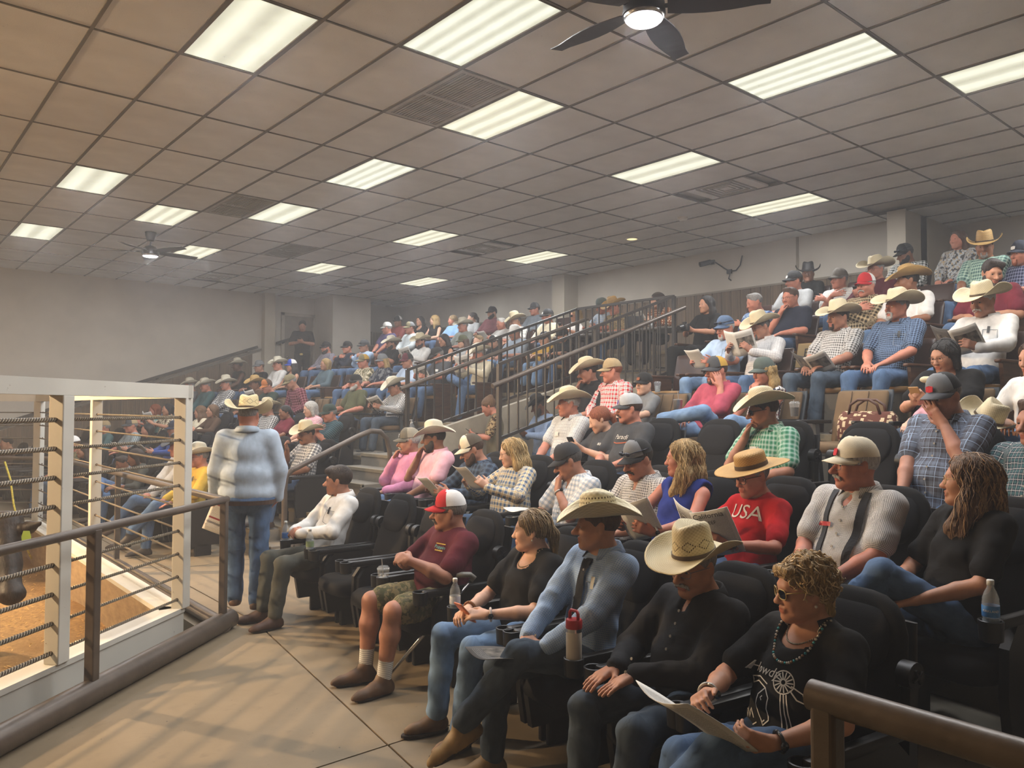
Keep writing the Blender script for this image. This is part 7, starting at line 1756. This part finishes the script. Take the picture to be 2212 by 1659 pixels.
def prints():
    info = PERSONS['usa']; drape(info, 'lettering', *text2d('USA', .12), .66, .0, M_PRINT)
    info = PERSONS['bltee']; drape(info, 'lettering', *text2d('Howdy', .052, .35), .50, .075, M_PRINT)
    C_ = []; cx, cz = .045, .07                          # windmill
    for k in range(14):
        a = 2*math.pi*k/14; C_.append([(cx+.008*math.cos(a), cz+.008*math.sin(a)), (cx+.036*math.cos(a+.12), cz+.036*math.sin(a+.12))])
    C_.append([(cx+.04*math.cos(2*math.pi*k/24), cz+.04*math.sin(2*math.pi*k/24)) for k in range(25)])
    C_ += [[(cx+.03, cz-.005), (cx+.075, cz-.02), (cx+.09, cz-.05), (cx+.06, cz-.045), (cx+.03, cz-.02)], [(cx, cz-.04), (cx+.02, -.06), (cx+.03, -.14)], [(cx+.012, cz-.04), (cx+.04, -.07), (cx+.045, -.15)], [(cx+.022, cz-.038), (cx+.055, -.07), (cx+.065, -.15)]]
    bull = [[(.075, .03), (.10, .0), (.095, -.04), (.11, -.075), (.085, -.10), (.06, -.07), (.04, -.035), (.045, .0), (.075, .03)], [(.075, .03), (.03, .045), (-.005, .03), (-.02, .05), (.0, .055), (.035, .062), (.08, .045)], [(.07, .0), (.062, -.008), (.07, -.016)], [(.088, -.08), (.08, -.088)],
            [(.03, -.09), (.01, -.06), (.0, -.095), (-.015, -.062), (-.02, -.10), (-.045, -.075), (-.04, -.12)], [(.05, -.10), (.02, -.12), (.05, -.135), (.01, -.15)]]
    bull = [[(x-.10, z) for x, z in L_] for L_ in bull]
    drape(info, 'bull_and_windmill_print', *ribbons(C_+bull, .0045), .33, .02, M_PRINT)
    info = PERSONS['kg']; drape(info, 'lettering', *text2d('Paradi', .06, .3), .66, .0, M_PRINT)
    drape(info, 'underline_print', *ribbons([[(-.09, 0), (-.03, -.012), (.03, -.004), (.09, .01)]], .008), .60, .0, mat('print_rust', '#a5512e', .8))
    info = PERSONS['redh']; drape(info, 'lettering', *text2d('805', .035), .62, -.06, M_PRINT)
    info = PERSONS['maroon']; a = text2d('Tropical', .022); drape(info, 'lettering', *text2d('Poppin', .03, .1), .70, -.075, mat('print_teal', '#4fa3a8', .8)); drape(info, 'underline_print', *ribbons([[(-.035, .03), (.035, .033)], [(-.03, -.014), (.03, -.012)]], .006), .70, -.075, mat('print_yellow', '#c6a63c', .8))
    info = PERSONS['orcap']; drape(info, 'name_tag', [(-.03, -.02), (.03, -.02), (.03, .02), (-.03, .02)], [(0, 1, 2, 3)], .62, -.05, M_PRINT, lift=.008)
    for k, y in (('green', .05), ('b945', -.05), ('hp5', -.06), ('oldhat', .05)): drape(PERSONS[k], 'name_tag', [(-.035, -.02), (.035, -.02), (.035, .02), (-.035, .02)], [(0, 1, 2, 3)], .64, y, M_PRINT, lift=.008)
prints()
def strip(info, name, pts, w, m, lift=.006):
    drape(info, name, *ribbons([pts], w), 0, 0, m, lift=lift)
def worn():
    info = PERSONS['phonew']
    for q in (1, -1):
        a, b_ = info['sh'][q], info['AR'][q][0]; V, Q = solid([RC(a+A3(0, q*.01, .0), a+(b_-a)*.76, .062, .060, .02)], .014)
        place('leopard_sleeve', np_mesh('sleeve', V, Q, [cloth('F:tan,#2a1d14,#6b4a2a,34')], None, np.column_stack([V[:, 1], V[:, 2], V[:, 0]])), info['shirt'])
    info = PERSONS['ltblue']; T = info['T']; strip(info, 'tie', [(0, T*.90), (-.004, T*.8), (.0, T*.5), (.006, T*.2)], .055, cloth('F:charcoal,#5a3a36,dkgrey,40'), .013)
    MB().rbox((-.02, -.022, -.02), (.012, .022, .02), .008).build('tie_knot', cloth('F:charcoal,#5a3a36,dkgrey,40'), info['shirt'], loc=Vector(info['N']+A3(-.085, 0, -.045)))
    info = PERSONS['susp']; T = info['T']
    for s in (-1, 1): strip(info, 'suspender', [(s*.09, T*.98), (s*.095, T*.7), (s*.08, T*.35), (s*.075, T*.08)], .035, mat('suspender_web', '#23262c', .8), .008)
    strip(info, 'pocket_phone', [(-.125, T*.62), (-.045, T*.62)], .022, mat('red_plastic', '#a81c22', .4), .012)
    for k, y in (('ltblue', -.085), ('whitesh', -.08), ('wh5', -.09), ('lb5', -.09), ('bp5', -.09), ('yellow', -.09)):
        info = PERSONS[k]; T = info['T']; drape(info, 'chest_pocket', *ribbons([[(-.05, .0), (.05, .0), (.05, -.10), (0, -.115), (-.05, -.10), (-.05, 0)]], .004), .70, y, mat('pocket_seam', '#6d7680', .8), lift=.004)
        drape(info, 'pocket_item', *ribbons([[(-.012, .03), (-.012, -.03)]], .018), .70, y, mat('pocket_item_'+k, {'ltblue': '#c9c4b4', 'whitesh': '#1b1b1d', 'lb5': '#1b1b1d'}.get(k, '#3a3a3a'), .6), lift=.007)
    # watches and bracelets
    for k, s, col in (('bltee', -1, '#1b1b1d'), ('bltee', 1, '#a8a39a'), ('ltblue', -1, '#1a1a1a'), ('blktop', -1, '#b9a9a0'), ('usa', -1, '#a8a39a'), ('blkcap', -1, '#a8a39a'), ('kg', -1, '#1a1a1a'), ('bluetop', -1, '#b8b8b8'), ('phonew', -1, '#1a1a1a'), ('bw5', -1, '#a8a39a'), ('blackw', -1, '#1a1a1a'), ('blktop', 1, '#8a5a35')):
        info = PERSONS[k]; e, w = info['AR'][s][0], info['AR'][s][1]; d = (w-e)/np.linalg.norm(w-e); F_ = frame_of(e, w); c = w-d*.022; m = MB(); n = 18; rr = .0325
        m.tube([tuple(c+F_@A3(rr*math.cos(2*math.pi*i/n), rr*math.sin(2*math.pi*i/n), 0)) for i in range(n+1)], .007, 6); o = m.build('wrist_band', mat('band_'+col, col, .35, .4 if col in ('#a8a39a', '#b8b8b8') else 0, var=0), info['root'], True)
        if col != '#8a5a35': MB().ball(tuple(c+F_@A3(0, -rr, 0)), (.016, .012, .016), 7).build('watch_face', mat('watch_face', '#14161a', .15, var=0), o)
    # necklaces
    def neck(k, n_, r, drop, cols, size):
        info = PERSONS[k]; N = info['N']; me = info['shirt'].data; bv = BVHTree.FromPolygons([v.co.copy() for v in me.vertices], [tuple(p.vertices) for p in me.polygons])
        bb = info['root'].data; bs = BVHTree.FromPolygons([v.co.copy() for v in bb.vertices], [tuple(p.vertices) for p in bb.polygons]); ms = [MB() for _ in cols]
        for i in range(n_):
            t = math.radians(-125+250*i/(n_-1)); y = r*math.sin(t); f = math.cos(t); o = Vector(N+A3(-.5, y, .045-drop*max(0, f+.45)/1.45))
            hits = [h[0] for h in (bv.ray_cast(o, Vector((1, 0, 0))), bs.ray_cast(o, Vector((1, 0, 0)))) if h[0] is not None]
            if not hits or f < -.35: continue
            p = min(hits, key=lambda q: q.x); ms[i % len(cols)].ball((p.x-size*.6, p.y, p.z), size, 5)
        for m_, c in zip(ms, cols):
            if m_.v: tag(m_.build('necklace_beads', mat('bead_'+c, c, .3, .3, var=0), info['root'], True), kind='stuff')
    neck('bltee', 46, .085, .16, ['#bdb7aa', '#2f8f93', '#8d6a4a', '#bdb7aa'], .0052); neck('bltee', 60, .075, .10, ['#a59b8a'], .0034); neck('longh', 40, .07, .09, ['#b5ad9d'], .003); neck('blktop', 46, .072, .11, ['#b09a6a'], .003); neck('bluetop', 40, .07, .12, ['#a59b8a', '#6d5a44'], .004)
    # belt of the ring man
    info = PERSONS['ringman']; V = np.array([v.co for v in info['shirt'].data.vertices])
    Pc = info['Pc']; b = info['b']; n = 40; m = MB(); m.loft([[(Pc[0]+(.128*b+g)*math.cos(2*math.pi*i/n), (.163*b+g)*math.sin(2*math.pi*i/n), Pc[2]+z) for i in range(n)] for z, g in ((-.075, 0), (-.075, .006), (-.04, .006), (-.04, 0))], cap=False); m.build('belt', mat('belt_leather', '#38231a', .5), info['root'])
    info = PERSONS['doorman']; MB().ball(tuple(info['Pc']+A3(-.15, 0, -.03)), (.012, .045, .03), 8).build('belt_buckle', mat('buckle_gold', '#a8935e', .3, .8, var=0), info['root'], True)
    info = PERSONS['blktop']; hc = info['Hc']; MB().ball(tuple(hc+info['Rh']@A3(.105, 0, .0)), (.026, .03, .026), 8).build('hair_scrunchie', mat('scrunchie_pink', '#b98a86', .8), info['root'], True)
worn()
def hair_bow():
    info = PERSONS['bowchild']; Hc, Rh = info['Hc'], info['Rh']; m = MB()
    T_ = lambda p: tuple(Hc+Rh@A3(*p)*info['hscale'])
    m.tube([T_((.02+.1*math.cos(t), .088*math.sin(t)*1.0, .062+.012*math.cos(t))) for t in (2*math.pi*i/24 for i in range(25))], .010, 6)
    b = m.build('headband', mat('cream_knit', '#cbbf9f', .9, var=.1, bump=.4, bscale=200), info['root'], True)
    for s in (-1, 1): MB().ball(T_((-.08, s*.04, .088)), (.024, .045, .024), 8).build('bow_loop', MATS['cream_knit'], b, True)
hair_bow()

def cardboard():
    y = 4.42; e = tag(empty('cardboard_sign', (row_x(5, y)-.42, y, FL[5]+.36)), 'tan cardboard sign with dark letters behind an empty seat', 'sign')
    e.rotation_euler = (0, .25, -row_angle(y)); MB().box((-.004, -.17, -.14), (.004, .17, .14)).build('board', mat('cardboard', '#8c7650', .9), e)
    vs, fs = text2d('EX', .14); MB().add([(-.006, -x, z-.02) for x, z in vs], fs).build('lettering', mat('cover_ink', '#1d1b1a', .8, var=0), e)
cardboard()
# ------------------------------------------------------------------ lighten the skin and hair meshes where they are flat
def thin_out():
    jobs = []
    for info in PERSONS.values():
        jobs.append((info['root'], .42 if info['dcam'] < 9.6 else .5))
        for ch in info['root'].children:
            n = ch.name.split('.')[0]
            if n == 'hair': jobs.append((ch, .6))
            elif n in ('trousers', 'shirt', 'shoe', 'boot', 'beard'): jobs.append((ch, .8 if n in ('trousers', 'shirt') else .5))
    for o, r in jobs: o.modifiers.new('thin', 'DECIMATE').ratio = r
    dg = bpy.context.evaluated_depsgraph_get(); new = [bpy.data.meshes.new_from_object(o.evaluated_get(dg)) for o, _ in jobs]
    for (o, _), me in zip(jobs, new):
        old = o.data; o.modifiers.clear(); me.name = old.name; o.data = me; bpy.data.meshes.remove(old)
thin_out()
# ------------------------------------------------------------------ dust in the air
def haze():
    o = MB().box((-6.9, -4.2, -.6), (13.0, 18.7, CEIL+.3)).build('haze', None if 0 else mat('haze_tmp', '#888888'))
    m = bpy.data.materials.new('dusty_air'); m.use_nodes = True; t = m.node_tree; t.nodes.clear()
    out = t.nodes.new('ShaderNodeOutputMaterial'); v = t.nodes.new('ShaderNodeVolumeScatter'); v.inputs['Color'].default_value = (.93, .95, 1, 1)
    v.inputs['Density'].default_value = HAZE; v.inputs['Anisotropy'].default_value = .25; t.links.new(v.outputs[0], out.inputs['Volume'])
    o.data.materials.clear(); o.data.materials.append(m); tag(o, 'thin dusty haze filling the whole hall', 'haze', kind='stuff')
haze()
